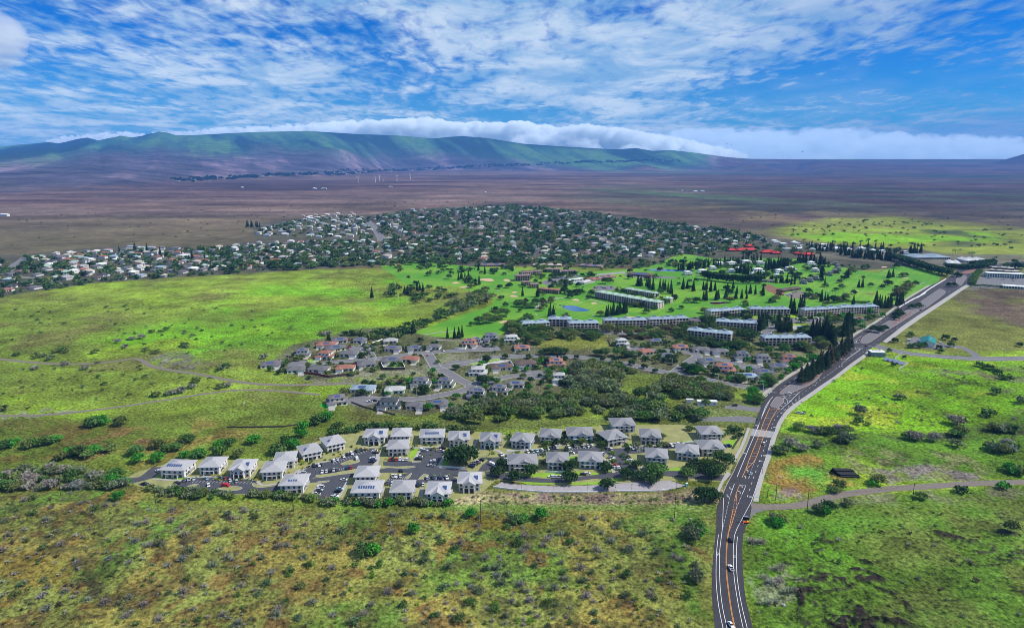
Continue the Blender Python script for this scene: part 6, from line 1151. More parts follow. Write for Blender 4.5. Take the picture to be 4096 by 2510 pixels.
# round-crowned trees
SG = 'round-crowned trees of the resort and streets'
for v, pts, s, tint, w in (('b', [(2120, 640), (2060, 610), (2200, 630), (2150, 580)], 1.25, 'dark', 'in the big clump beside the estate drive'), ('c', [(640, 690), (580, 790), (790, 840), (1470, 730), (1470, 870), (1910, 700), (1940, 940), (1000, 775)], .72, 'dark', 'beside the estate drive loop'), ('c', [(2180, 810), (2360, 820), (2560, 830), (2480, 880)], .72, 'dark', 'along the lower estate drive'), ('d', [(690, 940), (730, 900), (1110, 900), (1180, 850), (1300, 840), (1400, 880), (1460, 930), (1080, 960), (1380, 980), (1550, 800), (1470, 770)], .9, ['dark', 'mid'], 'in the dense clump by the estate gate'), ('d', [(340, 960), (520, 970), (90, 880)], .65, 'dark', 'over the lower lane'), ('d', [(1350, 1240), (1400, 1230), (1250, 1250)], .9, 'dark', 'on the dry bank by the highway'), ('c', [(2300, 680), (2470, 700)], .6, 'dark', 'by the south-east lot'),
                           ('G', [(410, 310), (470, 315), (520, 325), (570, 320), (600, 290), (450, 290)], 1.0, 'mid', 'in the fairway group left of the pond'), ('G', [(80, 480), (150, 470), (210, 450), (260, 435), (120, 430), (40, 470), (200, 400), (300, 400)], 1.1, ['mid', 'olive'], 'in the big group on the near fairway'), ('G', [(330, 125), (345, 110), (245, 135)], .8, 'dark', 'beside the upper green'), ('G', [(480, 470), (545, 455), (450, 500), (520, 440), (370, 530), (400, 560)], .95, ['mid', 'olive'], 'at the end of the near block'), ('G', [(920, 190), (960, 195), (1000, 195), (1040, 185), (880, 180), (1150, 200)], 1.0, 'dark', 'in the clump left of the sage roofs'), ('G', [(1285, 85)], 1.5, 'dark', 'beside the clubhouse'), ('J', [(600, 240), (660, 230), (720, 225)], 1.1, 'dark', 'over the clubhouse car park'), ('G', [(660, 785), (720, 780), (830, 785), (880, 780), (800, 780)], .9, 'dark', 'above the collector road'), ('G', [(1210, 795), (1280, 800), (1400, 800), (1480, 810), (1560, 800)], .95, ['dark', 'mid'], 'along the collector road'), ('G', [(300, 820), (110, 860), (530, 822), (890, 840), (1000, 822), (1260, 845), (1385, 855), (1545, 885), (1665, 920), (1775, 960), (2065, 915), (2115, 980)], .55, 'dark', 'planted at the collector road kerb'), ('H', [(2030, 560), (2330, 485), (1730, 800), (1710, 790), (1105, 445), (2290, 700), (1095, 815)], .75, 'dark', 'in the house gardens'), ('G', [(80, 1065), (130, 1070), (2140, 960), (2200, 970), (1930, 845), (1850, 790)], .85, 'dark', 'in the street gardens'), ('R', [(160, 1330), (220, 1340), (130, 1320), (400, 1355), (1180, 1300), (1350, 1215), (1250, 1255), (910, 1470), (870, 1480), (950, 1460), (640, 1420), (90, 1290)], .85, ['dark', 'bright', 'mid'], 'in gardens below the resort'),
                           ('R', [(330, 750), (290, 745), (540, 640), (950, 640), (990, 630), (1290, 600), (1330, 590), (1400, 600), (1600, 640), (1640, 630), (1560, 640), (1855, 310), (1890, 305), (2240, 390), (2270, 385), (2110, 470), (2080, 460), (2180, 300), (2370, 470), (2290, 470), (540, 560), (130, 640), (210, 640), (1640, 500)], .95, ['mid', 'dark', 'olive'], 'scattered beside the fairways'), ('R', [(1700, 390), (1740, 360), (1760, 330), (2200, 560), (2250, 540), (2290, 520), (2230, 600), (2180, 610)], 1.3, ['olive', 'rust'], 'in the tall thin group by the fairway'), ('R', [(700, 1020), (720, 1000), (660, 1000), (760, 1010), (690, 960)], 1.2, 'dark', 'in the clump between two lower blocks'), ('R', [(290, 860), (330, 870), (260, 850), (360, 850), (320, 880)], 1.05, 'dark', 'in the clump beside the middle block'), ('R', [(1430, 1050), (1460, 1070), (1400, 1060), (1300, 1110), (1340, 1130), (1080, 1150), (920, 1140), (1480, 1090), (1270, 1090)], .95, ['olive', 'mid'], 'below the lowest blue-roofed block'), ('R', [(1800, 740), (1850, 735), (1910, 745), (1720, 790), (1660, 800), (1770, 850), (1820, 860), (1750, 880), (1950, 800), (1900, 810), (2040, 780), (1840, 900)], .8, ['bright', 'mid', 'dark'], 'between the last block and the highway'), ('R', [(2180, 780), (2240, 775), (1960, 930), (2010, 935), (2060, 920), (2170, 810), (2330, 700), (2400, 690), (2200, 760)], .8, 'dark', 'on the highway median past the junction'), ('N', [(260, 770), (320, 765), (90, 970), (180, 965)], .85, 'dark', 'on the median of the highway bend'), ('N', [(1440, 480), (1270, 560)], .9, 'mid', 'near the offices'), ('N', [(1460, 590), (1560, 600), (1640, 600)], 1.3, 'dark', 'in the clump behind the office units'),
                           ('E', [(1480, 200), (1520, 205), (1560, 195), (1440, 205), (1700, 215), (1720, 250), (1800, 195), (1440, 100), (1760, 130), (1300, 155), (1835, 145)], .62, ['dark', 'mid'], 'around the teal-roofed hall'), ('E', [(1100, 260), (1250, 240), (1390, 300), (1290, 370)], .45, 'mid', 'near the utility building'), ('K', [(420, 420), (500, 640), (560, 660), (400, 500), (620, 700), (380, 640)], .8, ['bright', 'mid'], 'at the collector road corner'), ('d', [(1300, 62)], .55, 'mid', 'in front of the office trailer')):
    trees_at('shade_tree', v, pts, s, tint, w, SG, .15)
for v, pts, s, w in (('N', [(160, 310), (210, 305), (265, 300), (310, 300), (490, 395), (540, 390), (570, 380), (990, 460), (1020, 450), (1060, 455)], 1.5, 'standing tall by the white-roofed stores'), ('R', [(150, 935), (185, 945), (250, 960), (335, 985), (280, 970), (120, 925), (20, 1130)], .8, 'in front of a blue-roofed block'), ('R', [(1550, 545), (1605, 545), (1655, 548), (1730, 560), (1690, 660), (1800, 660), (1910, 655), (1850, 655)], .7, 'on the right fairway'), ('J', [(1590, 440), (1625, 420), (1640, 430), (380, 290), (440, 300), (720, 700), (775, 710), (650, 700)], .9, 'around the pond and clubhouse'), ('H', [(1700, 380), (1530, 810), (1800, 760), (1910, 770), (1580, 820), (1760, 790)], .75, 'in the house gardens'), ('G', [(760, 1050), (900, 1060), (880, 1070), (1750, 860), (1820, 870), (1990, 790), (1960, 760)], .7, 'in the street gardens'), ('R', [(640, 1450), (700, 1420), (740, 1440), (810, 1410), (660, 1400), (600, 1370)], .7, 'around the pale blue roofed house'), ('c', [(690, 400), (1060, 340), (2280, 330)], .7, 'between the darker condos')):
    trees_at('palm_tree', v, pts, s, ['dark', 'mid'], w, 'palms', .15)
fill('shade_tree', 'R', [(340, 800), (700, 780), (820, 930), (560, 1000), (400, 940), (100, 900), (120, 800)], 24, .8, ['mid', 'dark', 'olive'], 'between the resort blocks', SG, 7)
fill('shade_tree', 'R', [(0, 870), (110, 900), (600, 1040), (880, 1080), (1350, 1080), (1350, 1130), (700, 1130), (200, 1060), (0, 960)], 34, .75, ['mid', 'dark', 'olive'], 'below the lowest resort blocks', SG, 6)
fill('shade_tree', 'J', [(1280, 520), (1900, 660), (2200, 720), (2400, 640), (2464, 560), (2380, 560), (2200, 520), (1700, 430), (1500, 400), (1640, 500)], 30, .7, ['dark', 'mid', 'rust'], 'round the sage-roofed blocks', SG, 6)
fill('shade_tree', 'J', [(150, 270), (460, 180), (760, 200), (1000, 120), (1250, 180), (1250, 250), (800, 480), (420, 500), (150, 420)], 34, .7, ['dark', 'mid', 'olive'], 'round the clubhouse and mauve roofs', SG, 7)
fill('shade_tree', 'R', [(80, 300), (460, 250), (900, 240), (1450, 260), (1480, 400), (1100, 470), (850, 430), (700, 340), (250, 390)], 50, .8, ['dark', 'mid', 'olive'], 'among the white villas', SG, 8)
fill('shade_tree', 'P', [(930, 645), (1130, 645), (1400, 660), (1560, 650), (1640, 620), (1900, 630), (2100, 660), (2230, 660), (2140, 730), (1900, 745), (1500, 765), (1260, 770), (1100, 800), (1180, 735), (1000, 690)], 110, .72, ['mid', 'dark', 'olive', 'rust', 'mid'], 'standing about the fairways', SG, 10)
# thorn-tree thickets
TG = 'thorn trees of the thickets'
fill('thorn_tree', 'G', [(-300, 1380), (0, 1290), (350, 1230), (700, 1190), (1250, 1180), (1500, 1230), (1850, 1250), (2040, 1350), (2300, 1385), (2260, 1440), (1800, 1440), (1500, 1430), (1150, 1390), (700, 1420), (250, 1450), (-100, 1500)], 105, 1.15, ['olive', 'greygreen', 'mid', 'olive'], 'in the thicket above the estate', TG, 5.2)
fill('thorn_tree', 'G', [(930, 1000), (1050, 900), (1250, 930), (1420, 1000), (1440, 1120), (1300, 1160), (1000, 1150), (920, 1080)], 46, 1.3, ['greygreen', 'greygreen', 'olive'], 'in the grey thicket by the collector road', TG, 5)
fill('thorn_tree', 'G', [(1030, 870), (1200, 880), (1480, 900), (1660, 970), (1560, 1010), (1440, 960), (1150, 920)], 16, .9, ['olive', 'mid'], 'under the collector road', TG, 5)
fill('thorn_tree', 'G', [(1860, 1090), (1950, 1020), (2200, 1060), (2500, 1150), (2520, 1225), (2300, 1225), (2050, 1215), (1880, 1150), (1600, 1200), (1550, 1180)], 44, 1.15, ['olive', 'greygreen', 'mid'], 'in the thicket by the lower road', TG, 5.5)
fill('shade_tree', 'G', [(320, 500), (560, 540), (760, 560), (850, 620), (720, 640), (640, 690), (460, 640), (330, 560)], 40, .9, ['mid', 'olive', 'dark'], 'in the wood below the blue-roofed blocks', SG, 5)
fill('shade_tree', 'G', [(860, 570), (1000, 560), (1290, 590), (1300, 640), (1000, 660), (860, 620)], 16, .85, ['mid', 'olive', 'dark'], 'in the wood above the dry field', SG, 5)
fill('shade_tree', 'G', [(1300, 490), (1480, 540), (1760, 530), (1960, 520), (2070, 560), (2050, 640), (1500, 640), (1300, 560)], 34, .85, ['mid', 'dark', 'olive', 'rust'], 'between the block row and the gardens', SG, 6)
fill('thorn_tree', 'M', [(760, 1490), (940, 1410), (1130, 1330), (1200, 1380), (1130, 1430), (900, 1510), (800, 1540)], 34, 1.15, ['mid', 'olive', 'greygreen'], 'along the wash beside the near fairway', TG, 6)
fill('thorn_tree', 'H', [(1400, 180), (1560, 130), (1750, 90), (1880, 60), (1960, 40), (1700, 150), (1500, 260), (1200, 270), (900, 230), (1000, 200), (1200, 220)], 34, 1.0, ['mid', 'dark', 'olive'], 'in the wash behind the upper houses', TG, 6)
fill('thorn_tree', 'M', [(350, 1400), (480, 1300), (640, 1300), (900, 1340), (1000, 1300), (960, 1270), (1060, 1230), (1060, 1330), (900, 1400), (700, 1420), (560, 1470), (420, 1420)], 36, .95, ['mid', 'dark', 'olive'], 'in the hill gully by the fairways', TG, 7)
fill('thorn_tree', 'M', [(430, 1190), (640, 1200), (760, 1220), (980, 1190), (900, 1160), (500, 1180)], 15, .8, ['mid', 'dark', 'olive'], 'along the upper fairway edge', TG, 8)
trees_at('thorn_tree', 'W', [(440, 1120), (500, 1090), (560, 1100), (620, 1110), (660, 1080), (650, 890), (720, 880), (700, 860), (850, 880), (380, 1000), (320, 1020), (200, 1040), (240, 1030), (30, 1040), (90, 1030), (1120, 1040), (1170, 1060), (1230, 1060), (1320, 1000), (1400, 1110), (1540, 1040), (1620, 1030), (1790, 1010), (2020, 1020), (2060, 1040), (1960, 1080), (1680, 1100), (1560, 1090), (1400, 1100), (1300, 1110), (960, 1090), (1110, 1130), (980, 1140), (780, 1060), (2120, 960), (2240, 870), (2280, 850), (2300, 840), (2130, 900), (2380, 910)], 1.05, ['mid', 'bright', 'olive', 'bright', 'mid'], 'on the slope behind the west estate', TG)
trees_at('thorn_tree', 'W', [(1180, 670), (1230, 660), (1280, 650), (1100, 680), (1350, 620), (1550, 620), (1600, 610), (1860, 410), (1380, 580), (20, 780), (430, 360), (400, 370), (460, 370), (250, 410), (300, 400), (600, 490), (360, 420), (670, 375), (1030, 360), (1000, 270), (1070, 230), (880, 340), (1170, 215), (1600, 475), (1560, 490), (240, 490), (830, 300), (930, 280), (120, 390), (460, 460), (2290, 250), (2260, 245), (2320, 240), (1300, 330), (1100, 375)], .8, ['mid', 'olive', 'grey', 'greygreen'], 'along the left farm tracks', TG)
trees_at('thorn_tree', 'E', [(560, 960), (620, 970), (680, 975), (740, 970), (800, 960), (860, 970), (900, 1040), (860, 1050), (1450, 1030), (1500, 1030), (1420, 1020), (1650, 1040), (1870, 1000), (1900, 990), (1840, 890), (1880, 895), (2180, 950), (2220, 950), (2260, 960), (2360, 960), (2200, 1140), (2260, 1150), (2320, 1140), (2360, 1120), (2160, 1110), (2300, 1080), (2150, 820), (990, 800), (980, 880), (1350, 670), (2210, 620), (1850, 1090), (2440, 700), (470, 1130), (290, 1160), (250, 1150), (610, 1100), (370, 1080), (440, 940)], 1.0, ['greygreen', 'grey', 'olive', 'greygreen', 'mid'], 'on the pasture right of the highway', TG)
trees_at('thorn_tree', 'E', [(2150, 400), (2200, 420), (2240, 440), (2280, 490), (2320, 490), (2100, 380), (2250, 480), (2060, 370), (2420, 190)], .75, ['dark', 'mid'], 'in the dark strip across the right pasture', TG)
trees_at('thorn_tree', 'e', [(390, 740), (370, 720), (420, 730), (2150, 360), (2190, 370), (2230, 350), (2120, 340), (780, 640), (700, 650), (740, 660), (920, 600), (1460, 550), (2130, 790), (2070, 470), (1140, 440), (1110, 450), (850, 470), (820, 500), (1760, 500)], .85, ['bright', 'dark', 'greygreen', 'olive'], 'beside the dirt road right of the highway', TG)
trees_at('thorn_tree', 'f', [(760, 90), (800, 60), (780, 30), (830, 170), (740, 60), (820, 20), (870, 70)], 1.0, ['bright', 'mid'], 'at the west tip of the estate', TG)
fill('thorn_tree', 'f', [(-200, 30), (60, 10), (380, -60), (700, 20), (880, 60), (960, 110), (700, 100), (300, 110), (-200, 110)], 40, .85, ['olive', 'greygreen', 'mid', 'grey'], 'in the scrub left of the estate', TG, 5)
fill('thorn_tree', 'a', [(420, 960), (600, 945), (900, 965), (1150, 990), (1350, 985), (1520, 1010), (1700, 990), (1950, 1010), (2100, 980), (2464, 1040), (2464, 1085), (1900, 1060), (1300, 1060), (700, 1040)], 34, .6, ['olive', 'greygreen', 'greygreen', 'mid'], 'on the lower edge of the west estate', TG, 3.5, avoid=False)
fill('thorn_tree', 'b', [(420, 1090), (600, 1070), (760, 1090), (1200, 1095), (1600, 1090), (1780, 1130), (2000, 1130), (1990, 1160), (1000, 1150), (400, 1140)], 26, .55, ['olive', 'greygreen', 'bright', 'greygreen'], 'under the lower estate condos', TG, 3.2, avoid=False)
trees_at('thorn_tree', 'g', [(2420, 390), (2450, 420), (2400, 440), (1180, 340), (1150, 330), (1210, 320), (1350, 310), (850, 290), (450, 400), (2430, 740), (160, 560), (100, 550)], .9, ['bright', 'greygreen', 'mid'], 'in the foreground scrub', TG)
# the many low shrubs of the foreground
BG = 'low shrubs of the foreground scrub'
trees_at('scrub_bush', 'g', [(155, 440), (300, 410), (310, 285), (565, 300), (655, 300), (895, 360), (910, 410), (1070, 450), (1110, 370), (1230, 430), (1410, 430), (1480, 420), (1630, 305), (1770, 410), (1885, 360), (2060, 420), (1975, 510), (1960, 540), (2160, 550), (1730, 530), (1550, 480), (1840, 470), (1210, 540), (1180, 490), (1250, 510), (740, 530), (620, 440), (640, 480), (780, 480), (530, 560), (520, 610), (690, 650), (200, 645), (390, 700), (270, 830), (440, 840), (150, 920), (375, 920), (350, 780), (655, 800), (750, 770), (860, 800), (905, 830), (1035, 720), (1065, 765), (875, 710), (1105, 710), (1200, 780), (1300, 640), (1030, 660), (960, 670), (1440, 800), (1510, 690), (1520, 740), (1640, 750), (1950, 710), (1660, 860), (1770, 800), (1940, 850), (2120, 850), (1140, 895), (1265, 890), (1390, 910), (1020, 955), (1090, 1000), (1320, 1000), (855, 910), (1720, 970), (1730, 1040), (590, 1000), (100, 990), (30, 1040), (770, 1020), (620, 990), (2280, 580), (2330, 600), (2430, 640), (2370, 860), (1490, 620), (1620, 660), (1700, 690), (950, 590), (480, 490), (1360, 500), (1390, 460), (1250, 820)], 1.3, ['grey', 'grey', 'greygreen', 'grey', 'mid', 'greygreen'], 'in the middle foreground scrub', BG, .25)
trees_at('scrub_bush', 'f', [(490, 130), (560, 100), (250, 110), (180, 180), (240, 170), (360, 230), (680, 240), (750, 220), (570, 205), (1030, 340), (970, 350), (330, 320), (230, 280), (1210, 250), (1600, 290), (1640, 310), (1800, 305), (1720, 260), (1280, 370), (1300, 420), (1250, 400), (1200, 330), (1470, 340), (1540, 420), (1590, 400), (1120, 490), (1150, 495), (1050, 500), (950, 470), (1460, 470), (430, 490), (300, 520), (20, 540), (40, 330), (60, 430), (170, 390), (190, 470), (770, 590), (910, 620), (1280, 600), (1340, 540), (1500, 640), (1600, 590), (780, 710), (310, 745), (340, 790), (540, 620), (740, 900), (910, 870), (840, 910), (330, 950), (290, 860), (460, 820), (1290, 830), (1320, 740), (1180, 640), (1870, 465), (1960, 510), (2020, 495), (2140, 580), (1840, 590), (2180, 640), (2040, 680), (2100, 435), (1910, 690), (1880, 770), (1700, 780), (1440, 790), (2120, 790), (2200, 900), (1960, 940), (1820, 840), (1570, 990), (1120, 1020), (1360, 950), (890, 1000), (1950, 990), (2100, 1010), (1680, 1050), (2340, 660), (2300, 740), (2360, 520), (2250, 480), (2340, 990), (1400, 1020), (100, 850), (150, 780), (620, 880), (1010, 920), (2260, 290), (2150, 350), (2010, 380), (2400, 400)], 1.3, ['grey', 'grey', 'greygreen', 'grey', 'olive'], 'in the left foreground scrub', BG, .25)
fill('scrub_bush', 'f', [(-300, 150), (1000, 180), (2464, 260), (2464, 1074), (-500, 1074)], 330, .62, ['grey', 'greygreen', 'grey', 'olive', 'mid', 'pale', 'rust'], 'in the left foreground scrub', BG, 2.2, .4, False)
fill('scrub_bush', 'g', [(0, 260), (1400, 270), (2300, 290), (2430, 400), (2400, 1074), (0, 1074)], 330, .62, ['grey', 'greygreen', 'grey', 'olive', 'mid', 'pale', 'lime'], 'in the middle foreground scrub', BG, 2.2, .4, False)
fill('scrub_bush', 'e', [(260, 650), (900, 640), (2230, 580), (2600, 620), (2600, 1600), (230, 1600), (150, 950)], 80, .62, ['greygreen', 'olive', 'mid', 'pale', 'rust'], 'on the pasture by the lower highway', BG, 3, .4, False)
trees_at('scrub_bush', 'e', [(200, 870), (240, 880), (280, 880), (390, 1080), (420, 1060), (380, 1200), (340, 1180), (410, 1170), (480, 1240), (380, 1320), (330, 1330), (520, 1230), (300, 1140), (450, 1250)], 1.2, ['pale'], 'beside the lower highway', BG)
fill('scrub_bush', 'E', [(450, 640), (1000, 380), (2463, 350), (2463, 900), (1000, 950), (350, 950)], 50, .8, ['greygreen', 'grey', 'olive'], 'on the bright pasture right of the highway', BG, 6, .4)
fill('scrub_bush', 'W', [(0, 60), (1400, 20), (2200, 150), (1800, 360), (1000, 400), (0, 380)], 70, 1.3, ['olive', 'mid', 'greygreen'], 'on the left grass hill', BG, 10, .4)
fill('scrub_bush', 'W', [(0, 460), (1000, 450), (1800, 620), (1000, 700), (0, 780)], 40, 1.0, ['olive', 'mid', 'greygreen'], 'between the two farm tracks', BG, 6, .4)
fill('scrub_bush', 'c', [(20, 1070), (420, 1000), (1800, 1010), (3200, 980), (3300, 1110), (0, 1120)], 60, .6, ['olive', 'grey', 'lime'], 'on the dry bank below the estate', BG, 3, .4, False)
# garden greenery round the houses, the estate and the resort
GG = 'garden trees and shrubs round the houses'
fill('scrub_bush', 'H', [(150, 560), (450, 380), (700, 280), (1300, 260), (1900, 330), (1800, 520), (1500, 520), (1050, 610), (600, 620)], 70, 1.0, ['dark', 'mid', 'yellow', 'magenta', 'olive'], 'in the upper house gardens', GG, 4)
fill('shade_tree', 'H', [(150, 560), (450, 380), (700, 280), (1300, 260), (1900, 300), (1850, 500), (1500, 560), (1050, 620), (600, 660), (250, 620)], 44, .48, ['dark', 'mid', 'olive'], 'in the upper house gardens', SG, 6)
fill('shade_tree', 'H', [(900, 780), (1300, 640), (1800, 580), (2100, 740), (2463, 780), (2463, 1000), (2000, 960), (1500, 970), (1000, 920), (700, 900)], 46, .5, ['dark', 'mid', 'olive', 'bright'], 'in the lower house gardens', SG, 6)
fill('shade_tree', 'G', [(0, 660), (400, 620), (560, 700), (520, 780), (60, 780)], 16, .5, ['dark', 'mid'], 'in gardens above the collector road', SG, 6)
fill('shade_tree', 'G', [(20, 870), (700, 840), (950, 900), (900, 1100), (560, 1150), (300, 1260), (0, 1290)], 44, .5, ['dark', 'mid', 'bright', 'olive'], 'in gardens below the collector road', SG, 6)
fill('shade_tree', 'G', [(1340, 680), (1650, 660), (2260, 660), (2300, 800), (2000, 900), (1600, 860), (1400, 760)], 44, .5, ['dark', 'mid', 'olive'], 'in gardens above the road junction', SG, 6)
fill('shade_tree', 'R', [(0, 1080), (600, 1120), (1200, 1200), (1250, 1300), (1000, 1440), (700, 1450), (300, 1380), (60, 1290), (200, 1240), (700, 1300), (600, 1180), (0, 1110)], 44, .5, ['dark', 'mid', 'olive', 'bright'], 'in gardens beside the highway', SG, 6)
fill('shade_tree', 'R', [(700, 780), (900, 790), (1270, 780), (1650, 770), (1750, 830), (1500, 850), (1150, 850), (940, 860), (700, 820)], 26, .7, ['dark', 'mid', 'olive'], 'along the resort car park', SG, 7)
fill('shade_tree', 'R', [(1150, 920), (1350, 910), (1600, 920), (1720, 950), (1560, 1010), (1340, 980), (1170, 950)], 26, .75, ['dark', 'mid'], 'round the resort pool', SG, 6)
fill('scrub_bush', 'c', [(310, 470), (420, 420), (1100, 400), (1900, 380), (2464, 430), (2400, 720), (2000, 720), (600, 700)], 60, .9, ['dark', 'mid', 'lime', 'olive'], 'in the beds round the darker condos', GG, 3)
fill('shade_tree', 'c', [(640, 420), (720, 300), (1100, 330), (1400, 250), (1800, 240), (2000, 330), (2300, 260), (2800, 300), (2700, 420), (2400, 450), (1900, 420), (1400, 400), (1100, 430)], 30, .42, ['dark', 'mid', 'olive', 'greygreen'], 'between the darker condos', SG, 4)
fill('thorn_tree', 'b', [(520, 280), (800, 220), (930, 170), (1600, 190), (2300, 220), (2300, 240), (1600, 215), (950, 200), (780, 270)], 22, .7, ['mid', 'dark', 'olive'], 'behind the pale condos', TG, 4)
fill('scrub_bush', 'b', [(0, 640), (500, 480), (950, 390), (1700, 400), (2300, 420), (1700, 560), (1200, 590), (1100, 420), (560, 600), (100, 720)], 50, .7, ['mid', 'lime', 'yellow', 'dark'], 'in the beds round the pale condos', GG, 3)
fill('scrub_bush', 'a', [(500, 800), (1400, 770), (2000, 800), (2300, 700), (2464, 600), (2464, 660), (1900, 860), (1000, 830)], 36, .6, ['mid', 'lime', 'yellow'], 'in the beds of the west condos', GG, 2.5)
fill('thorn_tree', 'd', [(1050, 380), (1250, 340), (1780, 360), (1720, 520), (1600, 460), (1250, 420)], 12, .55, ['mid', 'dark', 'olive'], 'in the estate corner by the highway', TG, 4)
# trees of the far town
DG = 'trees of the far town'
for v, pts, n, s, w in (('P', [(-200, 640), (200, 612), (480, 600), (500, 652), (230, 680), (0, 712)], 240, 1.0, 'in the left-edge suburb'), ('P', [(480, 600), (900, 578), (920, 638), (700, 642), (500, 654)], 420, 1.05, 'in the left suburb'), ('P', [(610, 562), (740, 524), (890, 520), (900, 575), (640, 570)], 110, 1.1, 'in the pale estate'), ('P', [(905, 520), (1220, 493), (1480, 520), (1420, 562), (1000, 575), (905, 565)], 560, 1.4, 'in the back of the town'), ('P', [(920, 575), (1420, 562), (1500, 525), (1700, 548), (1870, 578), (1720, 608), (1300, 634), (920, 634)], 760, 1.35, 'in the middle of the town'), ('P', [(640, 636), (920, 622), (1160, 620), (1450, 618), (1560, 634), (1400, 640), (1160, 634), (940, 640), (640, 652)], 190, 1.3, 'in the belt along the town edge'), ('P', [(1480, 600), (1900, 590), (2200, 600), (2220, 615), (1900, 612), (1560, 622)], 110, 1.1, 'beyond the villas'), ('P', [(1200, 642), (1500, 630), (1720, 630), (1720, 640), (1560, 650), (1300, 655)], 60, .95, 'along the far fairway'), ('P', [(900, 640), (1250, 640), (1400, 652), (1250, 665), (1000, 650)], 26, .9, 'on the far fairway'), ('P', [(640, 548), (700, 535), (720, 540), (640, 556)], 22, .9, 'at the school field'), ('P', [(1640, 640), (1900, 655), (2060, 640), (1900, 628), (1700, 628)], 50, 1.0, 'among the white villas'), ('P', [(-200, 716), (0, 708), (100, 690), (230, 674), (420, 662), (640, 650), (640, 655), (420, 668), (230, 681), (0, 718)], 60, .8, 'along the hill foot')):
    fill('garden_tree', v, pts, n, s, ['town', 'town', 'townlite', 'dark', 'olive'], w, DG, 4 if n < 200 else 5, .3, False)
fill('scrub_bush', 'T', [(850, 850), (1500, 780), (2463, 860), (2463, 1000), (1800, 990), (1000, 930)], 110, 2.4, ['olive', 'mid', 'dark'], 'on the far green pasture', BG, 12, .4)
fill('scrub_bush', 'P', [(0, 520), (600, 500), (1000, 480), (2464, 520), (2464, 560), (1800, 550), (1400, 500), (900, 512), (600, 560), (0, 600)], 160, 1.7, ['olive', 'rust', 'olive'], 'on the brown plain', BG, 30, .4)
grow()
# ------------------------------------------------------------------ vehicles
def cars(v, L, where, dirs, grp='cars parked at the estate', lights=False):
    for q in L:
        x, y, c_ = q[:3]; k_ = q[3] if len(q) > 3 else rnd.choice(('sedan', 'suv', 'suv', 'sedan', 'pickup')); car(v, x, y, R(dirs) + rnd.choice((0, math.pi)) + rnd.uniform(-.05, .05), c_, k_, where, grp, lights)
CG = 'cars on the highway'
car('r', 553, 928, R(2), 'white', 'pickup', '', CG, True, 'white pickup truck with open bed driving away on the lower highway')
car('r', 551, 648, R(0), 'black', 'suv', '', CG, True, 'black car driving away on the lower highway past the message board')
car('r', 556, 1490, R(188), 'white', 'sedan', '', CG, True, 'white car coming towards the camera at the bottom edge')
car('d', 2018, 540, R(-22), 'white', 'suv', '', CG, True, 'white car beside the orange hatching below the pale bridge deck')
car('d', 1856, 915, R(-35), 'silver', 'sedan', '', CG, True, 'silver car crossing the turn lane above the side drive')
car('V', 765, 415, R(-40), 'black', 'sedan', '', CG, True, 'dark car at the highway junction')
car('V', 1352, 28, R(-42), 'grey', 'suv', '', CG, True, 'dark grey car high up the highway beside the median trees')
car('K', 1600, 372, R(-80), 'white', 'pickup', '', CG, True, 'white pickup truck turning at the median gap')
for x, y, c_, k_, l in ((130, 895, 'white', 'suv', 'white car on the near side of the highway bend'), (205, 775, 'silver', 'suv', 'silver car beside the median tree of the bend'), (508, 718, 'grey', 'sedan', 'grey car at the crossing of the bend'), (690, 640, 'white', 'van', 'white van past the crossing of the bend'), (935, 555, 'white', 'van', 'white van at the far end of the bend'), (1105, 522, 'white', 'suv', 'white car leaving the far end of the bend')): car('N', x, y, R(-50 if x < 600 else -85), c_, k_, '', CG, False, l)
w = 'in the curved west bays'
cars('a', [(885, 838, 'grey'), (940, 828, 'white'), (1005, 822, 'silver'), (1165, 812, 'lightblue'), (1325, 815, 'black'), (1395, 815, 'red', 'sedan'), (1450, 838, 'white'), (1530, 850, 'silver'), (1185, 905, 'white', 'suv')], w, 25)
cars('a', [(395, 885, 'black'), (560, 728, 'white')], 'by the short west drive', 60); cars('a', [(800, 872, 'black'), (1400, 908, 'red', 'van')], 'beside the west traffic island', 80)
cars('b', [(330, 662, 'black'), (385, 655, 'white'), (430, 640, 'grey'), (570, 598, 'white'), (610, 582, 'silver'), (690, 545, 'white'), (740, 518, 'black'), (790, 510, 'white'), (860, 475, 'grey'), (910, 462, 'black')], 'along the upper side of the looped lot', 30)
cars('b', [(428, 735, 'white'), (480, 727, 'white'), (528, 724, 'black'), (572, 712, 'silver'), (615, 706, 'grey'), (740, 690, 'navy'), (785, 682, 'red', 'sedan')], 'on the long island of the looped lot', 12)
car('b', 855, 575, R(20), 'white', 'van', '', 'cars parked at the estate', False, 'white van on the small island of the looped lot'); cars('b', [(160, 778, 'black'), (190, 750, 'silver')], 'at the west mouth of the looped lot', 80)
cars('b', [(1075, 478, 'white'), (1090, 500, 'black'), (1050, 570, 'white'), (1040, 612, 'black'), (1060, 595, 'navy')], 'in the east stub of the looped lot', 85)
cars('b', [(1265, 582, 'red', 'sedan'), (1300, 585, 'black'), (1340, 583, 'red', 'sedan'), (1388, 582, 'white'), (1430, 582, 'white'), (1468, 582, 'white')], 'below the three-panel condo', 5)
cars('b', [(1665, 462, 'white'), (1695, 475, 'silver'), (1625, 550, 'white'), (1612, 578, 'black'), (1885, 478, 'white'), (1910, 445, 'black'), (1795, 605, 'white'), (1785, 642, 'black'), (1770, 660, 'silver')], 'in the north-south lot', 80)
cars('b', [(1300, 790, 'white'), (1335, 788, 'white'), (1390, 790, 'white'), (1400, 722, 'black'), (1790, 806, 'navy'), (1880, 808, 'navy'), (1962, 808, 'white'), (1720, 810, 'silver')], 'beside the yellow-green hedges', 15)
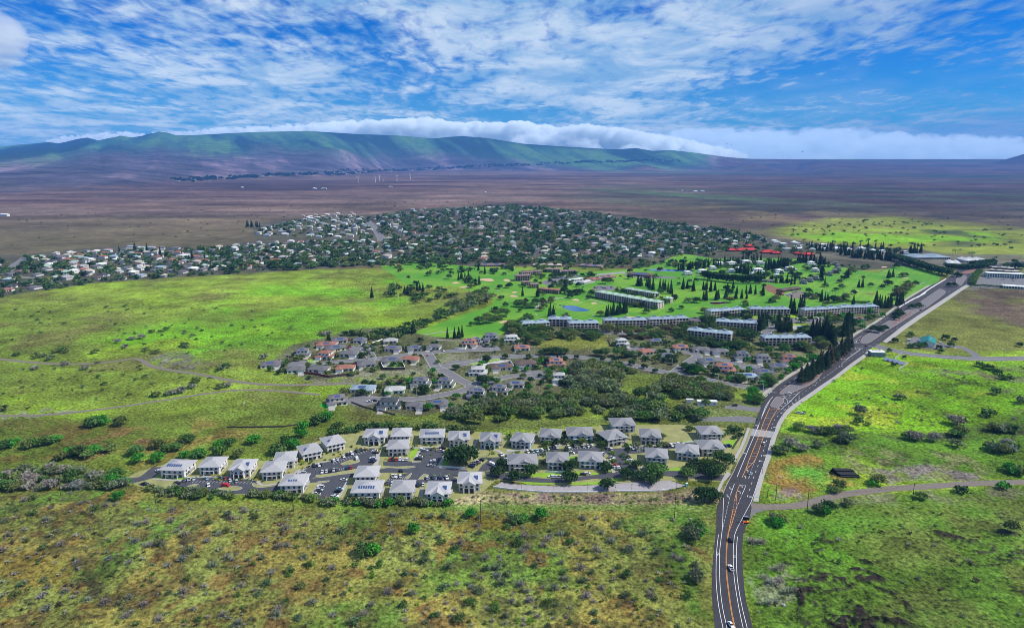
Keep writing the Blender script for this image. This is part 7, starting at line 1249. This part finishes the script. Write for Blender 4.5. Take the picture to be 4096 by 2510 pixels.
cars('b', [(1232, 878, 'grey'), (1290, 886, 'silver'), (1412, 872, 'red', 'sedan'), (1670, 890, 'white'), (1612, 900, 'black')], 'above the south edge condos', 10)
cars('b', [(410, 918, 'white'), (395, 958, 'silver'), (370, 985, 'black'), (355, 1010, 'white'), (690, 832, 'white'), (650, 945, 'lightblue'), (620, 975, 'black'), (590, 1035, 'white'), (480, 1060, 'red', 'sedan'), (570, 1050, 'silver')], 'in the two-row west lot', 80)
cars('c', [(632, 525, 'white'), (710, 538, 'silver'), (745, 532, 'grey'), (785, 525, 'white'), (828, 518, 'black'), (960, 492, 'white'), (1015, 485, 'silver'), (1068, 475, 'lightblue'), (1130, 465, 'white'), (1165, 460, 'grey'), (1205, 452, 'white'), (1240, 446, 'black'), (1275, 440, 'black'), (1312, 436, 'silver')], 'along the darker condo row', 20)
cars('c', [(1462, 430, 'white'), (1540, 420, 'grey'), (1640, 420, 'silver'), (1700, 415, 'white'), (1748, 415, 'white'), (1975, 450, 'white'), (1930, 445, 'grey'), (2215, 440, 'white'), (2260, 438, 'black')], 'by the long plain-roofed condo', 15)
cars('c', [(1880, 518, 'white', 'suv'), (1500, 500, 'white', 'sedan')], 'on the drive behind the loop condos', 70); cars('c', [(700, 582, 'white'), (1015, 548, 'white'), (520, 645, 'white', 'van'), (560, 660, 'white')], 'round the blue-walled condo', 50)
cars('c', [(285, 645, 'grey'), (312, 632, 'black'), (345, 615, 'silver'), (385, 592, 'black'), (265, 670, 'navy')], 'in the slanted bays east of the big tree', 60)
cars('c', [(1252, 796, 'white'), (1312, 803, 'white'), (1360, 800, 'white'), (1640, 765, 'black'), (1690, 758, 'white')], 'on the lower estate drive', 88)
cars('c', [(1985, 560, 'silver'), (2005, 590, 'white'), (2040, 655, 'red', 'sedan'), (2055, 682, 'white'), (2065, 705, 'silver'), (2190, 572, 'white'), (2215, 595, 'white'), (2240, 620, 'silver'), (2392, 695, 'white')], 'in the short south-east lot', 70)
cars('d', [(130, 610, 'white'), (395, 602, 'silver'), (442, 606, 'white'), (730, 580, 'white'), (822, 572, 'black'), (880, 565, 'white'), (922, 560, 'silver'), (972, 552, 'white'), (1020, 552, 'grey'), (1100, 605, 'white'), (1240, 525, 'grey'), (1540, 566, 'navy'), (1590, 566, 'navy'), (40, 668, 'white')], 'on the east estate drive', 20)
cars('d', [(1248, 78, 'white', 'pickup')], 'beside the office trailer', 88, 'cars by the office trailer'); cars('d', [(1658, 70, 'black', 'suv')], 'on the trailer driveway', 88, 'cars by the office trailer')
HG = 'cars parked along the residential streets'
cars('H', [(372, 432, 'grey'), (425, 436, 'white'), (285, 476, 'silver')], 'by the upper left houses', 60, HG); cars('H', [(1178, 882, 'white', 'pickup'), (1225, 872, 'black', 'pickup')], 'in the lower cul-de-sac', 85, HG); cars('H', [(1468, 742, 'white'), (1870, 742, 'white'), (2310, 622, 'white'), (1790, 378, 'grey'), (2175, 352, 'navy'), (2330, 322, 'white'), (2300, 330, 'grey'), (1905, 380, 'white')], 'in a house driveway', 30, HG)
cars('G', [(460, 925, 'white', 'pickup'), (482, 938, 'white'), (95, 992, 'white'), (115, 690, 'white'), (70, 690, 'silver'), (2060, 735, 'grey')], 'on a street above the thicket', 60, HG); cars('R', [(850, 1282, 'white'), (772, 1302, 'blue'), (570, 1220, 'navy'), (700, 1220, 'grey'), (1120, 1285, 'white')], 'on the street beside the highway', 80, HG)
cars('E', [(1715, 165, 'white'), (1548, 122, 'silver'), (1420, 140, 'white', 'van')], 'at the teal-roofed hall', 60, 'cars at the teal-roofed hall')
cars('E', [(438, 793, 'white', 'pickup'), (468, 797, 'white', 'sedan')], 'left standing on the bright pasture', 70, 'cars left on the pasture')
RG = 'cars at the resort and clubhouse'
cars('G', [(860, 560, 'white'), (1000, 560, 'silver'), (1180, 555, 'white'), (1275, 558, 'white'), (1450, 560, 'white'), (1580, 560, 'silver'), (1640, 565, 'white'), (1720, 565, 'grey'), (1800, 575, 'grey')], 'in the resort lot by the dry field', 10, RG); cars('R', [(690, 800, 'silver'), (760, 806, 'white'), (1350, 800, 'white'), (1400, 802, 'white', 'van'), (1200, 806, 'grey'), (1790, 800, 'white'), (1820, 802, 'red', 'van'), (840, 1005, 'white'), (1590, 1035, 'white', 'pickup'), (1610, 1045, 'white')], 'in the upper resort lot', 20, RG)
cars('J', [(610, 285, 'white'), (720, 280, 'silver'), (725, 305, 'white'), (600, 300, 'white'), (780, 245, 'white'), (745, 225, 'silver'), (800, 215, 'white'), (830, 215, 'blue'), (860, 210, 'silver'), (890, 215, 'white'), (920, 200, 'white'), (950, 195, 'silver'), (975, 195, 'navy'), (1000, 205, 'white'), (760, 215, 'grey'), (840, 235, 'white'), (905, 225, 'white'), (880, 330, 'blue'), (1070, 378, 'blue')], 'in the clubhouse car park', 40, RG)
cars('J', [(1250, 385, 'black'), (1295, 380, 'white'), (1350, 368, 'silver'), (1380, 392, 'black'), (1410, 390, 'black'), (1425, 395, 'white'), (1450, 390, 'white'), (1495, 380, 'navy')], 'in the small lot beside the sage roofs', 30, RG); cars('J', [(2130, 222, 'white'), (2225, 222, 'white'), (1640, 212, 'red', 'van'), (1850, 212, 'silver'), (2270, 205, 'white')], 'on the road by the cart barn', 80, RG)
cars('N', [(810, 708, 'white', 'van'), (880, 785, 'white'), (930, 800, 'silver'), (965, 795, 'white', 'van'), (1120, 800, 'white'), (1170, 825, 'white'), (1220, 825, 'silver'), (1480, 815, 'white'), (1420, 855, 'white', 'pickup'), (1350, 522, 'white'), (880, 800, 'silver'), (1400, 818, 'grey')], 'in the office car park', 70, 'cars at the offices'); cars('N', [(735, 992, 'white', 'pickup')], 'beside the brown lot', 85, 'cars at the offices')
cars('R', [(95, 388, 'white'), (230, 385, 'white'), (215, 380, 'silver'), (40, 405, 'red')], 'on the road by the tall hedge', 85, RG); cars('R', [(1130, 560, 'white', 'van'), (1165, 545, 'white'), (1190, 535, 'silver'), (1110, 570, 'white', 'van'), (1150, 572, 'tan', 'van')], 'in the maintenance yard', 60, RG)
# golf carts
for v, x, y in (('G', 628, 315), ('G', 600, 398), ('G', 205, 162), ('G', 225, 160), ('G', 1502, 398), ('R', 1806, 380), ('R', 2050, 375), ('R', 1505, 535), ('M', 515, 1386)):
    X, Y, Z = at(v, x, y); o = thing('golf_cart', 'small white golf cart on the fairway', 'golf cart', (X, Y, Z + .08), rnd.uniform(0, 6), 'golf carts on the course')
    obj('body', MB().box(-.6, .6, -1.1, 1.1, .25, .7).mesh('body', 'trim'), o); obj('roof', MB().box(-.62, .62, -.8, .8, 1.8, 1.9).mesh('roof', 'trim'), o); obj('seat', MB().box(-.5, .5, -.4, .2, .7, 1.1).mesh('seat', 'shade_dark'), o)
    for sx in (-.5, .5):
        for sy in (-.75, .75): obj('wheel', WHEEL, o, (sx, sy, .22), sc=.66); obj('post', MB().tube((0, 0, .7), (0, 0, 1.8), .04, .04, 5).mesh('post', 'metal_grey'), o, (sx, sy, 0))
# ------------------------------------------------------------------ street furniture
def lamp(v, x, y, h=8.5, ang=0.0, where='', kind_='street'):
    X, Y, Z = at(v, x, y); o = thing('street_lamp', f'grey curved-arm street lamp {where}', 'street lamp', (X, Y, max(Z, 0)), ang, 'street lamps')
    if 'pole' not in LAMPM:
        mb = MB(); mb.tube((0, 0, 0), (0, 0, h), .17, .11, 8); LAMPM['pole'] = mb.mesh('pole', 'metal_grey'); mb = MB()
        for k in range(5):
            a0, a1 = k / 5, (k + 1) / 5; mb.tube((-2.6 * a0, 0, h + .55 * math.sin(a0 * 1.57)), (-2.6 * a1, 0, h + .55 * math.sin(a1 * 1.57)), .08, .07, 6)
        LAMPM['arm'] = mb.mesh('arm', 'metal_grey'); LAMPM['lamp_head'] = MB().hip(-3.3, -2.5, -.2, .2, h + .42, .15, .02, .12).mesh('lamp_head', 'trim'); LAMPM['base'] = MB().tube((0, 0, -.2), (0, 0, .5), .28, .25, 8).mesh('base', 'concrete')
    for k in LAMPM: obj(k, LAMPM[k], o)
LAMPM = {}
for v, L, a_, w in (('E', [(435, 682), (293, 818), (618, 525), (828, 380)], .6, 'on the highway pavement'), ('d', [(2000, 905)], .2, 'on the highway pavement'), ('V', [(725, 492), (922, 352), (1103, 226), (1262, 116)], .7, 'on the highway pavement past the junction'), ('E', [(115, 612)], 0, 'at the collector road corner'), ('H', [(380, 495), (757, 515), (1168, 470), (1262, 425), (1615, 402), (1822, 432)], 0, 'on the upper house streets'), ('H', [(1890, 587), (2160, 677), (2217, 745), (1643, 830), (1027, 842), (1990, 497)], 0, 'on the lower house streets'), ('G', [(588, 792), (180, 808), (1113, 786), (1600, 857), (1942, 905), (1980, 972), (2205, 822), (2155, 772), (238, 987), (690, 987), (2395, 1062)], 0, 'along the collector road'), ('R', [(185, 1140), (235, 1190), (625, 1280), (425, 1435), (870, 1505), (1240, 1300), (2010, 815), (1850, 910), (2160, 715)], 0, 'beside the left carriageway'), ('E', [(1855, 280), (1395, 235), (2285, 290)], 0, 'on the right side road'), ('N', [(75, 1180), (300, 1040), (440, 930)], .7, 'at the highway bend')):
    for x, y in L: lamp(v, x, y, 8.5, a_, w)
def post_lamp(v, x, y, w):
    X, Y, Z = at(v, x, y); o = thing('lamp_post', f'short dark lamp post {w}', 'lamp post', (X, Y, 0), 0, 'dark lamp posts'); obj('pole', MB().tube((0, 0, 0), (0, 0, 4.2), .09, .07, 8).mesh('pole', 'black_plastic'), o); obj('lantern', MB().box(-.25, .25, -.25, .25, 4.2, 4.7).mesh('lantern', 'lamp_glass'), o); obj('cap', MB().hip(-.25, .25, -.25, .25, 4.7, .2, .06, .05).mesh('cap', 'black_plastic'), o)
for x, y in ((883, 955), (1270, 982), (1690, 966), (2238, 962), (2790, 950)): post_lamp('c', x, y, 'along the lower estate lane')
for v, x, y in (('a', 905, 905), ('a', 1245, 895), ('b', 1500, 650), ('b', 345, 775)): post_lamp(v, x, y, 'in the west estate lots')
def pole(v, x, y, hpx, label, arms=1):
    X, Y, Z = at(v, x, y); h = hpx * VIEW[v][2] / ppm(X, Y) / cp; o = thing('utility_pole', label, 'utility pole', (X, Y, Z), R(10), 'utility poles'); obj('pole', MB().tube((0, 0, -.5), (0, 0, h), .2, .13, 8).mesh('pole', 'wood_pole'), o)
    for k in range(arms): obj('crossarm', MB().box(-1.3, 1.3, -.08, .08, h - .9 - k * 1.2, h - .7 - k * 1.2).mesh('crossarm', 'wood_pole'), o)
    for s in (-1.1, -.4, .4, 1.1): obj('insulator', MB().tube((s, 0, h - .7), (s, 0, h - .4), .06, .05, 6).mesh('insulator', 'trim'), o)
    return (X, Y, Z + h - .4)
tops = [pole('f', 428, 142, 140, 'dark wooden utility pole standing alone left of the estate tip'), pole('f', 1096, 200, 150, 'dark wooden utility pole under the west estate parking'), pole('f', 2066, 252, 145, 'dark wooden utility pole below the shrub-hidden condo'), pole('g', 920, 326, 165, 'dark wooden utility pole below the dry bank'), pole('g', 2284, 296, 160, 'dark wooden utility pole below the big bank tree'), pole('e', 612, 632, 165, 'dark wooden utility pole with white box at the dirt road mouth'), pole('e', 1396, 566, 142, 'dark wooden utility pole midway along the dirt road'), ]
pole('e', 377, 557, 128, 'thin pale pole, taller of two by the pavement end', 0); pole('e', 317, 535, 66, 'thin short pole beside the pavement end', 0)
tops.append((tops[-1][0] + 110, tops[-1][1] + 40, tops[-1][2]))
# sagging lines between the poles
for k, s in ((0, -1.1), (1, 0), (2, 1.1)):
    mb = MB()
    for p, q in zip(tops[:-1], tops[1:]):
        pr = None; n = 14
        for j in range(n + 1):
            u = j / n; c_ = (p[0] + (q[0] - p[0]) * u + s, p[1] + (q[1] - p[1]) * u, p[2] + (q[2] - p[2]) * u - 3.2 * 4 * u * (1 - u))
            if pr: mb.tube(pr, c_, .018, .018, 3)
            pr = c_
    o = obj('power_line', mb.mesh('power_line', 'black_plastic')); tag(o, ['thin sagging power line strung pole to pole, westward wire', 'thin sagging power line strung pole to pole, middle wire', 'thin sagging power line strung pole to pole, eastward wire'][k], 'power line', 'power lines', tops[2])
# roadside message board, cones, sign
X, Y, Z = at('B', 1040, 500); o = thing('message_board', 'black roadside message board on an orange trailer by the shoulder', 'message board', (X, Y, .08), R(-8))
obj('trailer', MB().box(-1.5, 1.3, -.8, .8, .45, .75).box(1.3, 2.3, -.1, .1, .5, .65).mesh('trailer', 'orange_paint'), o); obj('battery_box', MB().box(.4, 1.25, -.6, .6, .752, 1.25).mesh('battery_box', 'yellow_paint'), o); obj('mast', MB().tube((-.3, 0, .75), (-.3, 0, 2.2), .12, .12, 8).mesh('mast', 'orange_paint'), o)
bd = obj('screen', MB().box(-1.9, 1.3, -.14, .14, 1.7, 3.6).mesh('screen', 'black_plastic'), o); obj('frame', MB().box(-1.98, 1.38, -.22, .22, 3.602, 3.75).mesh('frame', 'metal_grey'), bd); obj('solar_panel', MB().box(-1.2, .8, -.7, .7, 3.95, 4.02).mesh('solar_panel', 'panel_grey'), o)
for sx in (-.9, .9):
    for sy in (-.85, .85): obj('wheel', WHEEL, o, (sx, sy, .33), R(90))
for k, (x, y) in enumerate(((935, 462), (920, 525))):
    X, Y, Z = at('B', x, y + 15); o = thing('traffic_cone', ['striped traffic drum behind the other, beside the message board', 'striped traffic drum nearer the camera, beside the message board'][k], 'traffic cone', (X, Y, .07), 0, 'drums at the message board'); obj('body', MB().tube((0, 0, .05), (0, 0, 1.0), .3, .22, 12).mesh('body', 'orange_paint'), o); obj('base', MB().box(-.38, .38, -.38, .38, 0, .06).mesh('base', 'black_plastic'), o)
    for z in (.35, .68): obj('stripe', MB().tube((0, 0, z), (0, 0, z + .16), .3 - z * .06, .285 - z * .06, 12).mesh('stripe', 'paint_white'), o)
def sign(v, x, y, label, h=2.2):
    X, Y, Z = at(v, x, y); o = thing('road_sign', label, 'road sign', (X, Y, Z)); obj('post', MB().box(-.05, .05, -.04, .04, -.3, h).mesh('post', 'metal_grey'), o)
    mb = MB().add([(0, -.06, h - .5), (.62, -.06, h + .12), (0, -.06, h + .74), (-.62, -.06, h + .12), (0, -.03, h - .5), (.62, -.03, h + .12), (0, -.03, h + .74), (-.62, -.03, h + .12)], [(0, 1, 2, 3), (7, 6, 5, 4), (0, 4, 5, 1), (1, 5, 6, 2), (2, 6, 7, 3), (3, 7, 4, 0)]); f_ = obj('sign_face', mb.mesh('sign_face', 'yellow_paint'), o)
    obj('symbol', MB().box(-.07, .07, -.075, -.062, h - .15, h + .4).mesh('symbol', 'black_plastic'), f_)
sign('r', 689, 752, 'yellow diamond road sign beside the lower highway bend'); sign('r', 712, 562, 'yellow diamond road sign just past the message board')
X, Y, Z = at('e', 616, 632); tag(obj('transformer_box', MB().hip(-.5, .5, -.4, .4, .9, .15, .03, .06).box(-.5, .5, -.4, .4, -.2, .9).mesh('transformer_box', 'trim'), None, (X + .9, Y - .3, Z)), 'small white cabinet at the foot of the dirt road pole', 'cabinet')
# the pile of black pipes: every pipe by itself
X, Y, Z = at('e', 905, 368); n = 0
for row, cnt in ((0, 8), (1, 7), (2, 3)):
    for k in range(cnt):
        mb = MB(); L = 12.0; r_ = .58; N_ = 14
        for rr in (r_, r_ * .86): mb.add([(0 if e == 0 else L, rr * math.cos(6.2832 * j / N_), rr * math.sin(6.2832 * j / N_)) for e in (0, 1) for j in range(N_)], [((j, (j + 1) % N_, N_ + (j + 1) % N_, N_ + j) if rr == r_ else (N_ + j, N_ + (j + 1) % N_, (j + 1) % N_, j)) for j in range(N_)])
        mb.add([(e, rr * math.cos(6.2832 * j / N_), rr * math.sin(6.2832 * j / N_)) for e in (0, L) for rr in (r_, r_ * .86) for j in range(N_)], [(b_ + j, b_ + N_ + j, b_ + N_ + (j + 1) % N_, b_ + (j + 1) % N_) for b_ in (0, 2 * N_) for j in range(N_)])
        if n == 0: pm_ = mb.mesh('pipe', 'black_plastic')
        o = obj('pipe', pm_, None, (X - 8 + rnd.uniform(-.4, .4) + k * .35, Y + 4.6 - k * 1.18 - row * .59, max(Z, 0) + r_ + row * 1.01), R(-4)); n += 1; tag(o, ['black plastic pipe on the ground, {} of bottom layer', 'black plastic pipe in the middle layer, {} in it', 'black plastic pipe on top of the pile, {} in it'][row].format(['backmost', 'second from back', 'third from back', 'fourth from back', 'fourth from front', 'third from front', 'second from front', 'frontmost'][k] if row < 2 else ['backmost', 'middle one', 'frontmost'][k]) if not (row == 1 and k == 6) else 'black plastic pipe in the middle layer, frontmost in it', 'pipe', 'black pipes piled on the pasture')
# rocks
def rock(v, x, y, s, label):
    X, Y, Z = at(v, x, y); rs = np.random.RandomState(int(x)); mb = MB(); n, m_ = 9, 5; vs = []
    for i in range(m_):
        ph = -.4 + (1.97) * i / (m_ - 1)
        for j in range(n): q = s * (.8 + .4 * rs.rand()); vs.append((q * math.cos(ph) * math.cos(6.283 * j / n), q * math.cos(ph) * math.sin(6.283 * j / n) * .8, q * .75 * math.sin(ph)))
    mb.add(vs, [(i * n + j, i * n + (j + 1) % n, (i + 1) * n + (j + 1) % n, (i + 1) * n + j) for i in range(m_ - 1) for j in range(n)] + [tuple((m_ - 1) * n + j for j in range(n))])
    tag(obj('boulder', mb.mesh('boulder', mat('pale_rock', (.33, .30, .27), .95, .2, 1.5)), None, (X, Y, Z + .1)), label, 'boulder', 'boulders')
rock('r', 1072, 1285, 1.1, 'pale boulder alone in the right foreground pasture'); rock('e', 410, 388, 1.0, 'pale boulder on the trampled patch by the pavement'); rock('K', 1915, 160, .8, 'pale boulder on the median under the first conifer'); rock('E', 265, 1365, .8, 'small pale boulder beside the trampled patch edge'); rock('r', 680, 585, .6, 'small white stone at the road edge past the message board'); rock('r', 150, 432, .9, 'dark boulder in grass left of the lower highway'); rock('W', 1715, 728, 1.2, 'pale boulder on the slope between track and stone wall')
# wind turbines far off on the plain
for x, y, l in ((233, 577, 'leftmost white wind turbine of five on the plain'), (355, 579, 'white wind turbine, taller of the close pair'), (385, 570, 'white wind turbine, farther of the close pair'), (507, 571, 'white wind turbine between the close pair and the end one'), (600, 560, 'rightmost white wind turbine of five on the plain')):
    X, Y, Z = at('M', x, y); k = Y / 6000; H_ = 42 * k; o = thing('wind_turbine', l, 'wind turbine', (X, Y, Z), R(rnd.uniform(-20, 20)), 'wind turbines on the plain'); obj('tower', MB().tube((0, 0, 0), (0, 0, H_), 2.3 * k, 1.5 * k, 10).mesh('tower', 'trim'), o); obj('nacelle', MB().box(-1.6 * k, 1.6 * k, -2 * k, 4 * k, H_, H_ + 3 * k).mesh('nacelle', 'trim'), o); ph = rnd.uniform(0, 2)
    obj('hub', MB().tube((0, -4 * k, H_ + 1.5 * k), (0, -2 * k, H_ + 1.5 * k), .8 * k, 1.5 * k, 8).mesh('hub', 'trim'), o)
    for j in range(3):
        a_ = ph + 2.094 * j; obj('blade', MB().tube((0, -3 * k, H_ + 1.5 * k), (math.sin(a_) * 20 * k, -3 * k, H_ + 1.5 * k + math.cos(a_) * 20 * k), 1.1 * k, .35 * k, 6).mesh('blade', 'trim'), o)
# lone buildings out on the plain and the villages at the mountain foot
PB = []
for v, x, y, w in (('M', 460, 616, 26), ('M', 1130, 657, 16), ('M', 410, 571, 8), ('M', 5, 630, 14), ('T', 212, 603, 16), ('T', 300, 608, 32), ('T', 345, 605, 24), ('L', 30, 818, 60), ('L', 2215, 628, 24), ('L', 2280, 630, 40), ('L', 1705, 618, 8)):
    X, Y, Z, wm_ = put(v, x, y, w); wm_ = max(wm_, 14); o = thing('plain_building', 'pale flat building alone on the brown plain', 'building', (X, Y, Z), 0, 'pale buildings on the plain'); obj('wall', MB().box(-wm_ / 2, wm_ / 2, -8, 8, -2, 7).mesh('wall', 'wall'), o, col=(.62, .6, .55)); obj('roof', MB().hip(-wm_ / 2, wm_ / 2, -8, 8, 7, 3, .8, .3).mesh('roof', 'roof'), o, col=(.6, .6, .58))
vm, tm = [], []
vl = along('L', [(1240, 575), (1400, 562), (1560, 555), (1700, 548), (1950, 530), (2130, 526), (2300, 522), (2464, 517)], 46, 8, 3); vl2 = along('M', [(20, 518), (300, 508), (700, 490), (950, 478), (1200, 462), (1480, 455), (1800, 440), (2464, 428)], 120, 14, 5)
wmb = MB(); pts = []
for v, L in (('L', vl), ('M', vl2)):
    for x, y in L:
        X, Y, Z = at(v, x, y); Z = gz(X, Y)
        if rnd.random() < .42: s = rnd.uniform(10, 22); wmb.box(X - s, X + s, Y - 8, Y + 8, Z - 4, Z + rnd.uniform(6, 10))
        else:
            for _ in range(4): pts.append((X + rnd.uniform(-90, 90), Y + rnd.uniform(-60, 60)))
o = obj('far_village', wmb.mesh('far_village', 'wall'), col=(.55, .5, .42)); o['kind'] = 'stuff'
Vs, Fs, n = [], [], 0
for x, y in pts: V, F_ = dome(int(x) % 50, 26, 20, 2, 10, 4, 4.5); Vs.append(V + np.array([x, y, gz(x, y)])); Fs.append(F_ + n); n += len(V)
o = obj('far_woods', npmesh('far_woods', np.concatenate(Vs), np.concatenate(Fs), 'leaves'), col=(.02, .04, .02)); o['kind'] = 'stuff'

# ------------------------------------------------------------------ cloud bank lying behind the ridge, and the haze over the plain
def cloud_mat(name, dens, colr):
    m = bpy.data.materials.new(name); m.use_nodes = True; t = m.node_tree; t.nodes.clear(); o = N(t, 'ShaderNodeOutputMaterial'); vol = N(t, 'ShaderNodeVolumePrincipled'); vol.inputs['Density'].default_value = dens; vol.inputs['Color'].default_value = (*colr, 1); vol.inputs['Anisotropy'].default_value = .1
    t.links.new(vol.outputs[0], o.inputs['Volume']); MATS[name] = m; return m
def cloud(name, y, tops, dep, seed, dens, colr, puff, label):
    """a heap of rounded puffs along the ridge, melted together; tops: (photo x, photo y top, photo y bottom)"""
    rs = np.random.RandomState(seed); me = bpy.data.meshes.new(name); Vs, Fs, n = [], [], 0
    bm_ = __import__('bmesh').new(); __import__('bmesh').ops.create_icosphere(bm_, subdivisions=2, radius=1); iv = np.array([q.co[:] for q in bm_.verts]); fi = np.array([[q.index for q in f_.verts] for f_ in bm_.faces]); bm_.free()
    xs = np.array([q[0] for q in tops], float)
    for x in np.arange(xs[0], xs[-1], 9.0):
        tp, bt = np.interp(x, xs, [q[1] for q in tops]), np.interp(x, xs, [q[2] for q in tops])
        for _ in range(puff):
            u = rs.rand() ** .8; yy = y + rs.uniform(0, dep); t_, s_ = pt(x + rs.uniform(-8, 8), bt + (tp - bt) * u); r_ = (bt - tp) * (.12 + .26 * rs.rand() ** 1.6) * (1.15 - .5 * u) / FPX * 1.66 * yy
            Vs.append(iv * np.array([r_ * rs.uniform(1.2, 2.4), r_ * 1.5, r_ * .85]) + np.array([t_ * yy, yy, CAMH + s_ * yy - r_ * .7])); Fs.append(fi + n); n += len(iv)
    o = obj(name, npmesh(name, np.concatenate(Vs), np.concatenate(Fs), cloud_mat(name, dens, colr))); o['kind'] = 'stuff'
    r = o.modifiers.new('melt', 'REMESH'); r.mode = 'VOXEL'; r.voxel_size = 36
    for sz, st in ((520, 150), (140, 120), (60, 60)):
        tx = bpy.data.textures.new('puff', 'CLOUDS'); tx.noise_scale = sz; tx.noise_depth = 3; d = o.modifiers.new('puff', 'DISPLACE'); d.texture = tx; d.strength = st; d.mid_level = .5; d.texture_coords = 'GLOBAL'
    return o
cloud('clouds', 17600, [(120, 332, 345), (250, 318, 340), (400, 316, 334), (480, 312, 330), (600, 304, 326), (740, 297, 322), (840, 289, 326), (930, 288, 332), (1030, 281, 338), (1090, 293, 338), (1150, 292, 334), (1240, 290, 345), (1330, 302, 356), (1430, 300, 360), (1500, 308, 364), (1570, 322, 366), (1650, 334, 372), (1710, 348, 378), (1790, 366, 382)], 1500, 3, .009, (.95, .99, 1), 16, '')
cloud('clouds', 21500, [(1480, 326, 372), (1600, 312, 376), (1720, 306, 378), (1900, 307, 380), (2040, 306, 380), (2150, 316, 380), (2280, 320, 380), (2400, 326, 380), (2600, 330, 380)], 1600, 8, .0014, (.86, .95, 1), 9, '')
cloud('clouds', 9000, [(-70, 50, 125), (-20, 30, 122), (10, 34, 118), (35, 60, 114), (60, 90, 110)], 500, 5, .0016, (1, 1, 1), 6, '')
HAZE = 3.7e-5
z0, z1 = -3.0, float(GZ.max()) + 40
hz = MB().box(-17500, 17500, -600, 16900, z0, z1); m = bpy.data.materials.new('haze'); m.use_nodes = True; t = m.node_tree; t.nodes.clear(); o_ = N(t, 'ShaderNodeOutputMaterial'); vol = N(t, 'ShaderNodeVolumePrincipled'); vol.inputs['Density'].default_value = HAZE; vol.inputs['Color'].default_value = (.12, .40, 1.0, 1); vol.inputs['Anisotropy'].default_value = 0; t.links.new(vol.outputs[0], o_.inputs['Volume']); MATS['haze'] = m
o = obj('haze', hz.mesh('haze', 'haze')); o['kind'] = 'stuff'

# ------------------------------------------------------------------ labels: no two alike
ONES = 'first second third fourth fifth sixth seventh eighth ninth tenth eleventh twelfth thirteenth fourteenth fifteenth sixteenth seventeenth eighteenth nineteenth'.split()
TENS = ['twentieth', 'thirtieth', 'fortieth', 'fiftieth']; TEN = ['twenty', 'thirty', 'forty', 'fifty']
def nth(i): return ONES[i] if i < 19 else (TENS[(i + 1) // 10 - 2] if (i + 1) % 10 == 0 else TEN[(i + 1) // 10 - 2] + '-' + ONES[(i + 1) % 10 - 1])
def fit(lab, tail):
    w = lab.split(); n = 16 - len(tail.replace(',', '').split())
    for drop in ('small', 'large', 'the', 'the', 'in', 'and'):
        if len(w) > n and drop in w: w.remove(drop)
    return ' '.join(w) + tail
def finish():
    by = {}
    for o, lab, pos in PENDING:
        w = o.matrix_world.translation if False else pos; by.setdefault(lab, []).append((o, *scr(w[0], w[1], w[2])))
    for lab, L in by.items():
        if len(L) == 1: L[0][0]['label'] = lab; continue
        nr = max(1, math.ceil(len(L) / 9)); L.sort(key=lambda q: -q[2]); k = math.ceil(len(L) / nr)
        for r_ in range(nr):
            row = sorted(L[r_ * k:(r_ + 1) * k], key=lambda q: q[1])
            for i, q in enumerate(row):
                if nr == 1: s = {0: 'leftmost', len(row) - 1: 'rightmost'}.get(i, nth(i) + ' from left'); tail = f', {s}'
                else: tail = f', {nth(r_)} row back, {nth(i)} across' if r_ else f', front row, {nth(i)} across'
                q[0]['label'] = fit(lab, tail)
finish()
